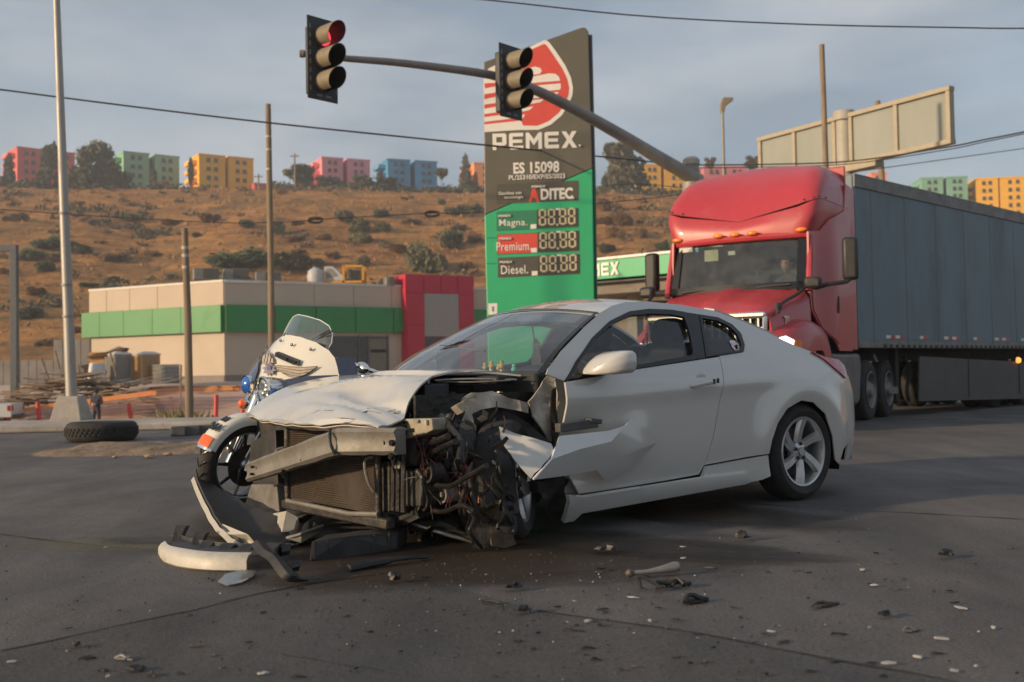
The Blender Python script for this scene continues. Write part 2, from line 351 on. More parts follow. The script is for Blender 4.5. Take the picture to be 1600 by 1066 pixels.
# fluid stains: irregular wet patches that lie on the asphalt
def stain_mat(name,col,rough,fall=.5,sc=3.0,st=(1,1,1)):
    m=bpy.data.materials.new(name); m.use_nodes=True; n=m.node_tree.nodes; l=m.node_tree.links; b=n['Principled BSDF']
    b.inputs['Base Color'].default_value=(*col,1); b.inputs['Roughness'].default_value=rough
    t=n.new('ShaderNodeTexCoord'); q=n.new('ShaderNodeMapping'); q.inputs['Scale'].default_value=st; l.new(t.outputs['Object'],q.inputs[0])
    z=n.new('ShaderNodeTexNoise'); z.inputs['Scale'].default_value=sc; z.inputs['Detail'].default_value=8; z.inputs['Roughness'].default_value=.68; l.new(q.outputs[0],z.inputs['Vector'])
    g=n.new('ShaderNodeTexGradient'); g.gradient_type='SPHERICAL'; l.new(t.outputs['Object'],g.inputs[0])
    a=n.new('ShaderNodeMath'); a.operation='ADD'; l.new(z.outputs[0],a.inputs[0]); l.new(g.outputs[0],a.inputs[1])
    r=n.new('ShaderNodeMapRange'); r.inputs[1].default_value=.62+.2*(1-fall); r.inputs[2].default_value=1.15; r.inputs[4].default_value=.45 if 'coolant' in name else .88; l.new(a.outputs[0],r.inputs[0])
    l.new(r.outputs[0],b.inputs['Alpha']); return m
def stain(px,py,rx,ry,mat,rz=0,z=.005):
    g=G(px,py); b=B(); n=40
    b.add([(0,0,0)]+[(math.cos(2*math.pi*i/n)*1.0,math.sin(2*math.pi*i/n)*1.0,0) for i in range(n)],[(0,i+1,(i+1)%n+1) for i in range(n)])
    o=b.obj('fluid_stain',mat,road,smooth=False); o.location=(g.x,g.y,z); o.scale=(rx,ry,1); o.rotation_euler=(0,0,rz); return o
st_oil=stain_mat('oil_stain',(.020,.014,.010),.5,.8,2.2)
st_rust=stain_mat('rusty_fluid_stain',(.044,.031,.022),.45,.55,2.0)
st_yel=stain_mat('coolant_stain',(.15,.13,.05),.5,.35,9.0,(1,4,1))
stain(720,880,1.9,.95,st_rust,.1,.004); stain(650,850,1.5,.6,st_oil,.2,.006); stain(930,850,1.6,.5,st_oil,-.5,.007)
stain(1050,800,1.6,.7,st_rust,-.7,.0045); stain(250,850,1.3,.45,st_yel,-.1,.005); stain(270,845,.6,.22,st_oil,-.1,.0062)
# pavement island with kerb, dirt mound
mt_conc=M('weathered_concrete',(.36,.33,.30),.9,var=.22,scale=2.5,bump=.25,bscale=18,dirt=(.16,.13,.11),dscale=1.5)
isl=[(-30,16.7),(-3.3,18.7),(-2.2,19.6),(-5,20.6),(-30,19.6)]
o=B().prism([(x,y,.0) for x,y in isl],(0,0,.13)).obj('pavement',mt_conc,smooth=False,bevel=.03); struct(o)
g0=G(215,712)
b=B();r=[]
for i in range(13):
    row=[]
    for j in range(41):
        u=(j/40-.5)*2;v=(i/12-.5)*2; e=max(0,1-(abs(u)**2.4+abs(v)**2.2)); h=.13*e**.7*(.6+.8*noise.noise(V((u*4,v*2,1))))+.03*noise.noise(V((u*14,v*6,3)))*(e>0)
        row.append((u*1.35+.2*v,v*.95,max(-.02,h)-.012*(e<=0)))
    r.append(row)
o=b.rows(r).obj('dirt_mound',M('loose_earth',(.20,.145,.10),1,var=.4,scale=5,bump=.8,bscale=16)); o.location=(-4.55,13.4,0.0)
tag(o,'low ridge of loose brown earth on the road before the pavement','dirt mound')
for (x,y,s) in ((203,703,.10),(233,716,.07),(150,712,.05),(262,712,.06),(180,716,.045)):
    b=B(); q=G(x,y); vs,fs=[],[]
    bm=bmesh.new(); bmesh.ops.create_icosphere(bm,subdivisions=1,radius=s*.75)
    for v_ in bm.verts: v_.co=V((v_.co.x*rnd(.9,1.6),v_.co.y*rnd(.7,1.1),v_.co.z*rnd(.4,.8)))
    b.add([tuple(v_.co) for v_ in bm.verts],[[w.index for w in f.verts] for f in bm.faces]); bm.free()
    o=b.obj('stone',mt_dirt,smooth=False); o.location=q+V((0,0,s*.35)); tag(o,{203:'largest broken earth clod on top of the dirt ridge',233:'broken earth clod at the front foot of the dirt ridge',150:'lone broken clod at the tyre end of the dirt ridge',262:'broken clod at the kerb block end of the dirt ridge',180:'smallest broken clod below the dirt ridge'}[x],'stone')
for i,(x,) in enumerate(((279,),(301,),(322,),(343,),(362,))):
    q=G(x,681-i*1.2,.0); b=B().box((0,0,.075),(.22,.22,.15)); o=b.obj('kerb_stone',M('dark_kerb',(.10,.10,.10),.9,var=.3,scale=4,bump=.3),bevel=.015); o.location=q; o.rotation_euler=(0,0,.25)
    tag(o,['first','second','third','fourth','fifth'][i]+' dark kerb block in the row, counted from the dirt ridge','kerb block','kerb blocks beside the dirt ridge')
# ================================================================ foliage
mt_leaf=[M('foliage_dark',(.075,.082,.045),.85,var=.55,scale=9),M('foliage_olive',(.125,.115,.055),.9,var=.5,scale=9),M('foliage_brown',(.24,.135,.06),.95,var=.45,scale=9),M('foliage_green',(.065,.095,.035),.85,var=.5,scale=9)]
mt_bark=M('bark',(.11,.08,.06),.95,var=.4,scale=12,bump=.5)
def leaf_mesh(name,blobs,n,size,mat):
    """many small leaf faces spread through the volume of a few blobs"""
    vs=[];fs=[]
    tot=sum(b[3]*b[4]*b[5] for b in blobs)
    for (x,y,z,a,b_,c) in blobs:
        for _ in range(int(n*a*b_*c/tot)+1):
            d=V((random.gauss(0,1),random.gauss(0,1),random.gauss(0,1))).normalized()*(random.random()**.45)
            p=V((x+d.x*a,y+d.y*b_,z+d.z*c))
            if p.z<0: p.z=abs(p.z)*.3
            u=V((random.gauss(0,1),random.gauss(0,1),random.gauss(0,.7))).normalized(); w=u.orthogonal().normalized(); s=size*rnd(.5,1.4)
            k=len(vs); vs+=[p-u*s,p+w*s*.6,p+u*s,p-w*s*.6]; fs.append((k,k+1,k+2,k+3))
    me=bpy.data.meshes.new(name); me.from_pydata([tuple(q) for q in vs],[],fs); me.materials.append(mat); return me
def blobset(kind):
    if kind=='bush': return [(rnd(-.3,.3),rnd(-.3,.3),rnd(.2,.5),rnd(.18,.32),rnd(.18,.32),rnd(.2,.4)) for _ in range(7)]
    if kind=='cone': return [(rnd(-.06,.06),rnd(-.06,.06),.12+i*.075,.40*(1-i/13)+.03,.40*(1-i/13)+.03,.06) for i in range(12)]
    if kind=='column': return [(rnd(-.05,.05),0,.12+i*.1,.34*math.sin(math.pi*(i+1.3)/10.5)+.05,.3,.1) for i in range(9)]
    if kind=='palm': return [(.33*math.cos(a),.33*math.sin(a),.88-.05*(i%3),.28,.28,.05) for i,a in enumerate(lin(0,5.5,8))]+[(0,0,.72,.2,.2,.12)]
    return [(rnd(-.27,.27),rnd(-.27,.27),rnd(.3,.84),rnd(.15,.26),rnd(.15,.26),rnd(.12,.2)) for _ in range(14)]
leafs={}
for kind,nv,num,size in (('tree',4,2600,.055),('bush',4,2000,.065),('cone',1,2000,.045),('column',1,1500,.055),('palm',1,800,.08)):
    for ti in range(4):
        for v_ in range(nv): leafs[kind,ti,v_]=leaf_mesh('crown',blobset(kind),num,size,mt_leaf[ti])
_bk={}
def trunk_mesh(kind):
    if kind in _bk: return _bk[kind]
    b=B(); h=.85 if kind!='tree' else .6
    b.tube([(0,0,-.05),(.01,0,h*.5),(0,.01,h)],[.035,.025,.012],7)
    if kind=='tree':
        for a in lin(0,5,5): b.tube([(0,0,h*rnd(.5,.8)),(.16*math.cos(a),.16*math.sin(a),h*rnd(.95,1.1)),(.26*math.cos(a),.26*math.sin(a),h*rnd(1.1,1.3))],[.018,.012,.005],5)
    o=b.obj('trunk',mt_bark); _bk[kind]=o.data; bpy.data.objects.remove(o); return _bk[kind]
def plant(kind,px,py,hpx,wpx,tone,label,group,q=None,cat=None,Y=None):
    if q is None: q=P(px,py,Y) if Y else hit(px,py)
    h=hpx/FPX*q.y*1.08; w=wpx/FPX*q.y/(.80 if kind!='bush' else .75)
    nv=1 if kind in('cone','column','palm') else 4
    me=leafs[kind,tone,random.randrange(nv)]
    if kind=='bush':
        o=bpy.data.objects.new('bush',me); COL.objects.link(o); o.location=q-V((0,0,h*.1)); o.scale=(w,w*.9,h*1.15); o.rotation_euler=(0,0,rnd(0,6)); tag(o,label,cat or 'bush',group); return o
    r=thing({'palm':'palm_tree','cone':'conifer_tree','column':'cypress_tree'}.get(kind,'tree'),label,cat or 'tree',q-V((0,0,.3)),rnd(0,6),group); r.scale=(w,w,h)
    for nm,m in (('crown',me),('trunk',trunk_mesh(kind))):
        o=bpy.data.objects.new(nm,m); COL.objects.link(o); o.parent=r
    return r
RG='trees along the ridge beside the apartment blocks'
for a in ((4,296,26,26,0,'dark bushy tree on the ridge at the foot of the coral towers','bush'),(16,300,56,18,0,'narrow dark tree before the side wall of the coral tower','tree'),(44,302,26,40,0,'wide dark bush before the first coral tower','bush'),
    (78,303,76,32,0,'tall dark tree between the two coral towers','tree'),(104,304,36,26,2,'brownish tree half covering the second coral tower','tree'),(152,306,80,62,0,'largest dark tree on the ridge, between coral and mint towers','tree'),
    (128,312,50,36,0,'dark tree under the largest ridge tree, coral tower side','tree'),(178,318,52,42,0,'dark round tree touching the mint tower side wall','tree'),(140,324,26,50,0,'dark low bush below the largest ridge tree','bush'),
    (214,330,38,44,1,'olive brown bush below the first mint tower','bush'),(240,308,42,15,0,'slim dark cypress in the gap of the mint towers','column'),(232,318,26,22,1,'olive bush at the foot of the mint tower gap','bush'),
    (257,306,24,16,2,'small brown tree before the second mint tower','tree'),(276,312,24,26,1,'olive bush between mint and golden towers','bush'),(298,292,44,11,0,'dark cypress by the side wall of the golden tower','column'),
    (300,326,36,52,0,'wide dark bush below the golden tower side wall','bush'),(334,312,16,26,1,'low olive bush at the golden tower foot','bush'),(377,310,14,22,1,'low olive bush at the second golden tower foot','bush'),
    (406,304,15,16,0,'small dark bush before the low red house','bush'),(453,302,38,14,1,'palm tree beside the broad ridge tree and utility pole','palm'),(472,298,42,30,0,'broad dark tree behind the pink low house','tree'),
    (466,305,20,20,0,'dark bush under the broad ridge tree','bush'),(508,300,26,28,0,'round tree before the first rose tower','tree'),(527,300,22,16,0,'small round tree between rose towers','tree'),
    (568,302,28,34,0,'wide round tree before the second rose tower','tree'),(594,300,32,14,0,'narrow dark tree by the blue tower side wall','column'),(603,302,24,36,0,'wide low tree before the first blue tower','tree'),
    (668,314,15,28,1,'low olive bush at the second blue tower foot','bush'),(690,307,44,15,1,'lone palm tree on the ridge after the blue towers','palm'),(728,308,66,30,1,'tall conifer on the ridge beside the fuel price sign','cone'),
    (743,306,36,12,2,'slim brown tree between conifer and fuel price sign','column'),(978,314,86,60,1,'large drooping eucalyptus beside the amber towers','tree'),(950,316,40,26,0,'small dark tree next to the large eucalyptus','tree'),
    (936,320,18,26,0,'dark bush on the ridge just past the fuel price sign','bush'),(1018,318,14,16,2,'small brown bush at the amber tower foot','bush'),(1176,268,24,24,1,'tree top showing over the red truck roof','tree'),(1110,266,20,16,1,'small tree top beside the mast pole head','tree')):
    px,py,h,w,tn,lb,kd=a
    plant(kd,px,py,h,w,tn,lb,None,q=P(px,py,322 if kd!='palm' else 326))
HB='scrub bushes on the dry hillside'; _bl=[]
for k,a in enumerate(((70,388,22,42,3),(48,405,20,34,3),(73,425,20,30,3),(88,404,10,14,3),(134,396,18,22,0),(103,360,14,12,0),(150,400,6,20,1),(140,448,8,28,3),(45,498,26,30,0),(115,385,10,14,0),(310,370,9,14,0),(365,418,34,92,3),(175,408,20,40,2),
    (230,365,10,30,2),(240,400,10,30,2),(385,355,16,24,1),(535,345,22,34,1),(467,353,10,20,1),(593,340,22,24,1),(560,362,26,30,1),(565,380,24,34,1),(595,362,20,24,1),(432,365,28,20,0),(460,378,16,30,2),(462,420,38,56,1),(490,415,14,24,1),(565,418,24,22,1),
    (648,425,62,44,1),(680,425,40,34,1),(702,385,42,34,1),(710,335,20,28,1),(737,332,20,22,1),(690,320,14,12,1),(740,380,20,20,2),(730,420,14,24,2),(405,415,22,20,0),(945,330,24,18,2),(975,352,22,26,2),(960,370,20,26,2),(1000,370,18,24,2),
    (1035,390,14,18,3),(950,395,16,22,0),(1000,350,8,10,0),(945,350,14,26,2),(20,345,16,30,2),(150,350,12,26,2),(270,352,12,30,2),(205,345,14,26,1),(330,345,12,30,2),(60,460,14,24,2),(100,480,10,26,2),(505,375,12,24,2),(520,405,14,26,2),(625,395,16,24,2),(640,350,12,22,2),(720,362,14,22,1),(10,430,14,20,2),(180,440,10,22,2),(120,520,12,24,2),(70,540,14,30,2))):
    px,py,h,w,tn=a
    lb={0:'dark evergreen scrub bush on the dry orange hillside',1:'olive scrub bush on the dry orange hillside',2:'brown withered scrub bush on the dry orange hillside',3:'bright green scrub bush on the dry orange hillside'}[tn]
    where='outside the lamp post' if px<92 else 'between lamp post and banded pole' if px<290 else 'between the two timber poles' if px<425 else 'over the roof machines' if px<600 else 'over the red portal' if px<760 else 'between totem and truck'
    lv='high' if py<346 else 'halfway' if py<396 else 'low'; sz='tiny' if h<11 else 'small' if h<17 else 'middling' if h<25 else 'large'
    _lb=(f"{sz} {['evergreen','olive','withered','green'][tn]} bush {lv} on the slope {where}"); _bl.append((px,plant('bush',px,py,h,w,tn,_lb,HB)))
for lb in {o_['label'] for _,o_ in _bl}:                              # twins are told apart by their order along the slope
    same=sorted([q for q in _bl if q[1]['label']==lb],key=lambda q:q[0])
    if len(same)>1:
        for i_,(_,o_) in enumerate(same): o_['label']=lb.replace(' bush',' bush, '+['first','second','third','fourth','fifth'][i_]+' along,')
# dry grass tufts: nobody could count them
vs=[];fs=[]
for _ in range(9000):
    X=rnd(-215,235);Y=rnd(125,326); n_=noise.noise(V((X*.035,Y*.03,9)))
    if n_<rnd(-.5,.35): continue
    z=terr(X,Y); s_=rnd(.5,1.5)
    for _k in range(7):
        a=rnd(0,6.28);w=.10*s_*rnd(.7,2);q=V((X+rnd(-.6,.6)*s_,Y+rnd(-.6,.6)*s_,z-.05)); t=V((rnd(-.5,.5),rnd(-.5,.5),rnd(.35,.9)))*s_; u=V((math.cos(a)*w,math.sin(a)*w,0)); k=len(vs)
        vs+=[q-u,q+u,q+t]; fs.append((k,k+1,k+2))
me=bpy.data.meshes.new('dry_grass'); me.from_pydata(vs,[],fs); me.materials.append(M('dry_grass',(.36,.19,.075),.95,var=.5,scale=.6))
o=bpy.data.objects.new('dry_grass',me); COL.objects.link(o); tag(o,'dry orange grass tufts covering the hillside','grass',kind='stuff')
# low withered scrub, too many and too small to count
vs=[];fs=[]
for _ in range(900):
    X=rnd(-200,220);Y=rnd(135,322)
    if noise.noise(V((X*.02,Y*.03,31)))<rnd(-.35,.35): continue
    z=terr(X,Y); s_=rnd(.5,1.9)
    for _k in range(46):
        d=V((random.gauss(0,1),random.gauss(0,1),random.gauss(0,.6))).normalized()*random.random()**.5*s_; q=V((X,Y,z+.2*s_))+V((d.x*1.3,d.y,abs(d.z)*.9)); a=V((rnd(-1,1),rnd(-1,1),rnd(-1,1))).normalized(); b_=a.orthogonal(); h=.16*s_*rnd(.6,1.5)+.05; k=len(vs)
        vs+=[q-a*h,q+b_*h*.7,q+a*h,q-b_*h*.7]; fs.append((k,k+1,k+2,k+3))
me=bpy.data.meshes.new('withered_scrub'); me.from_pydata([tuple(q) for q in vs],[],fs); me.materials.append(M('withered_scrub',(.17,.11,.055),.95,var=.6,scale=.05))
o=bpy.data.objects.new('withered_scrub',me); COL.objects.link(o); tag(o,'low brown withered scrub scattered over the hillside','undergrowth',kind='stuff')
# green undergrowth in patches on the slope and along the crest, too many plants to count
vs=[];fs=[]
def clump(X,Y,s_,n_):
    z=terr(X,Y)
    for _k in range(n_):
        d=V((random.gauss(0,1),random.gauss(0,1),random.gauss(0,.6))).normalized()*random.random()**.5*s_; q=V((X,Y,z+.1*s_))+V((d.x*1.4,d.y,abs(d.z)*.95)); a=V((rnd(-1,1),rnd(-1,1),rnd(-1,1))).normalized(); b_=a.orthogonal(); h=.15*s_*rnd(.6,1.5)+.06; k=len(vs)
        vs.extend([q-a*h,q+b_*h*.7,q+a*h,q-b_*h*.7]); fs.append((k,k+1,k+2,k+3))
for _ in range(1500):
    X=rnd(-200,220);Y=rnd(135,318)
    if noise.noise(V((X*.016,Y*.024,77)))<rnd(.02,.5): continue
    clump(X,Y,rnd(.6,2.3),50)
for _ in range(210):
    px=random.choice((rnd(-10,330),rnd(430,560),rnd(560,760),rnd(925,1090))); q=P(px,305,rnd(318,330)); clump(q.x,q.y,rnd(.9,3.0),70)
me=bpy.data.meshes.new('undergrowth'); me.from_pydata([tuple(q) for q in vs],[],fs); me.materials.append(M('undergrowth_green',(.085,.085,.042),.95,var=.6,scale=.05))
o=bpy.data.objects.new('undergrowth',me); COL.objects.link(o); tag(o,'grey green undergrowth in patches on the slope and along the crest','undergrowth',kind='stuff')
# ================================================================ apartment blocks on the ridge
mt_pane=M('dark_window',(.07,.06,.06),.25,var=.3)
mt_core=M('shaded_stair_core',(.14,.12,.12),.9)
def along(P0,U,px,py):
    d=ray(px,py);k=d.x; return (k*P0.y-P0.x)/(U.x-k*U.y)
def block(label,col,towers,ytop,ybase,sidew,cat='apartment block',rows=5,Y=338,dark=.8,cols=2):
    x0=towers[0][0]; phi=math.atan((x0-800)/FPX); b_=R(15)-phi
    U=V((math.cos(b_),math.sin(b_),0)); N=V((-U.y,U.x,0))    # N points away from the viewer
    p0=P(x0,ybase+6,Y); top=P(x0,ytop,Y).z-p0.z
    r=thing('apartment_block',label,cat,p0,math.atan2(U.y,U.x))
    mw=M('render_'+label.split()[0],col,.85,var=.10,scale=.5,dirt=(col[0]*.6,col[1]*.6,col[2]*.6),dscale=.25,damt=.3)
    mf=M('trim_'+label.split()[0],[min(1,c*1.15+.03) for c in col],.8)
    dep=11; ends=[]
    frame=None
    for i,(a,c) in enumerate(towers):
        s0=along(p0,U,a,ytop+20); s1=along(p0,U,c,ytop+20)
        b=B().box(((s0+s1)/2,dep/2,top/2),(s1-s0,dep,top)); b.box(((s0+s1)/2,dep/2,top+.25),(s1-s0+.3,dep+.3,.5))
        b.obj('tower',mw,r,smooth=False); ends.append((s0,s1))
        fh=top/rows
        for k in range(rows):
            for j in range(cols):
                cx=s0+(s1-s0)*((j+.5)/cols*.56+.22); cz=fh*(k+.55); w,h=(s1-s0)*.15,fh*.42
                o=B().box((0,-.06,0),(w,.12,h)).box((0,-.16,-h*.56),(w*1.2,.3,.12)).obj('window',mt_pane,r,smooth=False) if frame is None else None
                if o is None: o=bpy.data.objects.new('window',frame); COL.objects.link(o); o.parent=r
                else: frame=o.data
                o.location=(cx,0,cz)
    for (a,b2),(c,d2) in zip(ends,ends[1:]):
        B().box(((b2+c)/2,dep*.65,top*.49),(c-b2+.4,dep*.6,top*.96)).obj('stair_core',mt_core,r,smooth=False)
    if sidew:
        # lower balcony wing on the side wall, set back
        b=B()
        for k in range(rows): b.box((-1.1,dep*.55,top/rows*(k+.35)),(2.2,dep*.62,top/rows*.45))
        b.obj('balcony',mf,r,smooth=False)
    return r
CORAL,MINT,GOLD,ROSE,BLUE,ORNG=(.62,.13,.13),(.22,.42,.28),(.78,.40,.03),(.72,.25,.29),(.06,.25,.45),(.78,.30,.12)
block('coral red twin apartment tower half hidden by dark ridge trees',CORAL,((27,66),(80,117)),231,296,1)
block('mint green twin apartment tower between big dark tree and golden tower',MINT,((193,233),(242,280)),238,302,1)
block('golden yellow twin apartment tower near the wooden pole with the small red house',GOLD,((311,352),(357,396)),242,306,1)
block('red low house tucked beside the golden twin tower',(.55,.10,.09),((398,420),),288,304,0,'house',rows=1,Y=342,cols=1)
block('rose pink twin apartment tower behind round ridge trees',ROSE,((503,536),(543,578)),247,302,1)
block('pink low house under the rose twin tower',(.68,.33,.30),((476,520),),290,303,0,'house',rows=1,Y=333,cols=3)
block('blue twin apartment tower left of the lone palm',BLUE,((606,641),(649,683)),250,303,1)
block('white low house between lone palm and tall conifer',(.62,.60,.58),((693,722),),300,306,0,'house',rows=1,Y=340,cols=2)
block('peach orange apartment tower partly behind the fuel price sign',ORNG,((741,790),),256,306,1)
block('amber yellow twin apartment tower beside the drooping eucalyptus',(.72,.38,.05),((1005,1033),(1038,1078)),259,315,0)
block('dusty pink apartment roof line above the red truck roof',(.55,.18,.2),((1100,1132),(1136,1168)),262,312,0,rows=4)
block('salmon apartment tower seen below the blank billboard',(.75,.28,.14),((1362,1386),),272,312,0,rows=4)
block('sea green twin apartment tower above the grey trailer',(.20,.40,.30),((1440,1474),(1480,1512)),280,330,1)
block('sunny yellow twin apartment tower at the trailer far end',(.80,.42,.04),((1525,1560),(1563,1606)),281,335,1)
# ================================================================ wrecked coupe
car=Frame((1.4417,7.957,0),52)
white=M('white_paint',(.49,.48,.455),.28,var=.03,scale=2,coat=1.0,dirt=(.44,.40,.34),dscale=1.6,damt=.22)
whitein=M('inner_body_paint',(.50,.46,.40),.5,var=.2,scale=7,dirt=(.12,.09,.07),dscale=5,damt=.8,bump=.2,bscale=25)
black=M('black_plastic',(.018,.018,.019),.55,var=.4,scale=14,dirt=(.07,.06,.05),dscale=6,damt=.5)
gloss=M('gloss_black_trim',(.010,.010,.011),.25,var=.2)
rubber=M('tyre_rubber',(.022,.021,.021),.85,var=.3,scale=12,dirt=(.07,.06,.05),dscale=5,damt=.3,bump=.3,bscale=90)
alloy=M('silver_alloy',(.50,.50,.50),.32,.75,var=.1,scale=8,dirt=(.14,.12,.10),dscale=6,damt=.3)
metal=M('bare_metal',(.36,.35,.33),.42,.8,var=.3,scale=9,dirt=(.10,.08,.06),dscale=6,damt=.7)
alum=M('scratched_aluminium',(.20,.19,.172),.58,.35,var=.14,scale=14,dirt=(.11,.09,.065),dscale=6,damt=.6,bump=.12,bscale=60)
steel=M('dark_steel',(.05,.047,.044),.55,.5,var=.5,scale=10,dirt=(.085,.06,.04),dscale=8,damt=.45,bump=.4,bscale=40)
grease=M('greasy_black',(.014,.013,.012),.38,.2,var=.5,scale=9,dirt=(.038,.03,.024),dscale=7,damt=.5,bump=.4,bscale=30)
copper=M('copper_wire',(.20,.075,.04),.4,.5,var=.4)
redwire=M('red_wire',(.16,.022,.02),.5)
greywire=M('grey_wire',(.12,.115,.105),.5)
seatm=M('dark_seat_cloth',(.022,.022,.024),.9,var=.3,scale=30)
dashm=M('dark_dashboard',(.03,.03,.032),.7,var=.2)
redlens=M('red_tail_lens',(.36,.01,.015),.12,var=.3,scale=12,coat=1)
sideglass=glass('tinted_side_glass',(.74,.77,.76),.04,.02)
screen=glass('windscreen_glass',(.90,.95,.94),.07,.02,.11)
coupe=thing('wrecked_coupe','white two door coupe with its front end smashed open, standing on the asphalt','car',frame=car)
def Y(x,z):
    w=.890
    if x<-.15: w-=.30*((-.15-x)/.85)**2.6
    if x>2.0: w-=.05*((x-2.0)/.6)**2
    y=w
    if z<.50: y-=.045*((.50-z)/.32)**2
    zb=.80
    if z>zb: y-=.085*((z-zb)/.22)**1.7 if z<zb+.22 else .085+(z-zb-.22)*.66
    if abs(x)<.75 and z<.95:
        d=math.hypot(x,z-.31); y+=.034*math.exp(-((d-.44)/.10)**2)
    y+=.010*math.exp(-((z-.86+.055*x)/.05)**2)*sm(x,-.6,.3)       # shoulder crease
    return y
def side(pts): return [(lambda p:(p.x,p.z))(car.onf(a,b,Y)) for a,b in pts]
def SV(off=0): return lambda x,z:V((x,Y(x,z)+off,z))
def mir(f): return lambda x,z:(lambda p:V((p.x,-p.y,p.z)))(f(x,z))
win_top=[(880,596),(897,567),(923,530),(950,504),(980,489),(1010,485),(1044,486),(1073,490.5),(1090,493),(1119,498),(1141,509),(1154.6,522.5),(1161,541),(1160,552)]
body=win_top+[(1122,558),(1127,580),(1124,620),(1113,680),(1098,726),(1199.6,708.5),(1204,688),(1213,661),(1228,638),(1250,625),(1269,628),(1288,646),(1299,680),(1303,718),(1309,725),
    (1316,700),(1327,680),(1332.5,650),(1331,622),(1323.5,598),(1318,591),(1290,566),(1268,552),(1240,541.5),(1216,530.5),(1197.7,521),(1160,504.5),(1115,487.5),(1062,478),(1010,473),(975,474),(955,479.5),(937,490),(912,512),(875,550),(855,577),(852,586)]
b2=side(body)
B().sheet(b2,.03,SV()).obj('body_side',white,coupe,solid=.012,ang=55)
B().sheet(b2,.07,mir(SV())).obj('body_side',white,coupe,solid=.012,ang=55)
dp=[(880.5,598),(1000,577.5),(1121,559.5),(1125.5,580),(1122.5,620),(1111.5,680),(1096.5,727),(1089,740.5),(1040,749.5),(903,771.5),(894,745),(888,700),(884,655)]
d2=side(dp)
def DV(off=0):
    def f(x,z):
        y=Y(x,z)+off
        y-=.10*sm(x,1.72,2.15)*math.exp(-((z-.46)/.16)**2)          # crushed lower front corner
        y+=.016*math.exp(-((x-1.62)/.10)**2-((z-.50)/.16)**2)
        return V((x,y,z))
    return f
door=B().sheet(d2,.028,DV(.002)).obj('door',white,coupe,solid=.014,ang=55,label='long driver door with its lower front corner crushed')
B().sheet([(x,z) for x,z in d2],.08,mir(SV(.002))).obj('door',white,coupe,solid=.014,ang=55)
# handle with its recess
p=car.onf(1097,600,Y)
B().lathe([(.001,.004),(.075,.003),(.085,0)],24,(p.x+.005,Y(p.x,p.z)-.0005,p.z-.022),'y').obj('handle_recess',M('handle_recess_paint',(.42,.41,.39),.35),door)
B().tube(curve([(p.x+.12,Y(p.x,p.z)+.012,p.z-.012),(p.x+.09,Y(p.x,p.z)+.035,p.z-.006),(p.x-.05,Y(p.x,p.z)+.036,p.z+.012),(p.x-.10,Y(p.x,p.z)+.012,p.z+.018)],9),.014,8).obj('handle',white,door)
for k in (0,1): B().box((p.x-.062-.035*k,Y(p.x,p.z)+.046,p.z+.014+.004*k),(.016,.008,.03)).obj('key_slot',black,door)
# sill
sl_=[(901,773),(1089,744.5),(1098,728),(1199.6,711),(1197,744),(1183,748.5),(901,797),(891,809),(875,811.5),(877,771)]
s2=side(sl_)
def SL(x,z): return V((x,.885-.05*max(0,(.24-z)/.14)**2+.012*math.exp(-((z-.2)/.03)**2),z))
B().sheet(s2,.04,SL).obj('sill',white,coupe,solid=.03)
B().sheet(s2,.08,mir(SL)).obj('sill',white,coupe,solid=.03)
# side glass and black trim
wb=win_top+[(1122,560),(1000,578)]
w2=side(wb)
dg=side([(889,590),(903,567),(928,531),(955,508),(982,496),(1010,493),(1044,494),(1066,498),(1074,520),(1081,557),(1000,571)])
qg=side([(1094,500),(1118,503.5),(1137,513),(1149,525),(1156,542),(1155,549),(1106,556.5)])
for f,nm in ((lambda q:q,''),(mir,'')):
    B().sheet(dg,.08,f(SV(-.014))).obj('door_window',sideglass,coupe)
    B().sheet(qg,.08,f(SV(-.010))).obj('quarter_window',glass('dark_quarter_glass',(.03,.034,.034),.04,.02),coupe)
def ring(outer,inner,f,name,mat,par,thick=.02):
    """frame between an outline and an inner outline"""
    n=64
    def rs(poly):
        pts=[V((a,b,0)) for a,b in poly]+[V((*poly[0],0))]; L=[0]
        for a,b in zip(pts,pts[1:]): L.append(L[-1]+(b-a).length)
        out=[]
        for i in range(n):
            t=L[-1]*i/n
            k=max(j for j in range(len(L)-1) if L[j]<=t); u=(t-L[k])/max(1e-6,L[k+1]-L[k]); out.append(pts[k].lerp(pts[k+1],u))
        return out
    a=rs(outer);c=rs(inner)
    return B().rows([[f(q.x,q.y) for q in a],[f(q.x,q.y) for q in c]],closed=True).obj(name,mat,par,solid=thick)
dwo=side([(881,595),(897,567.5),(923,530.5),(950,504.5),(980,489.5),(1010,485.5),(1044,486.5),(1072,491),(1080,520),(1090,563),(1000,577)])
qwo=side([(1090,494),(1119,498.5),(1141,509.5),(1154.6,523),(1160.5,541),(1159.5,551.5),(1100,560.5)])
bp_=side([(1072,490.5),(1091,493.5),(1101,561),(1089,563),(1080,520)])
for f in (lambda q:q,mir):
    ring(dwo,dg,f(SV(.001)),'window_trim',gloss,coupe)
    ring(qwo,qg,f(SV(.001)),'window_trim',gloss,coupe)
    B().sheet(bp_,.05,f(SV(.0015))).obj('door_pillar',gloss,coupe,solid=.015)
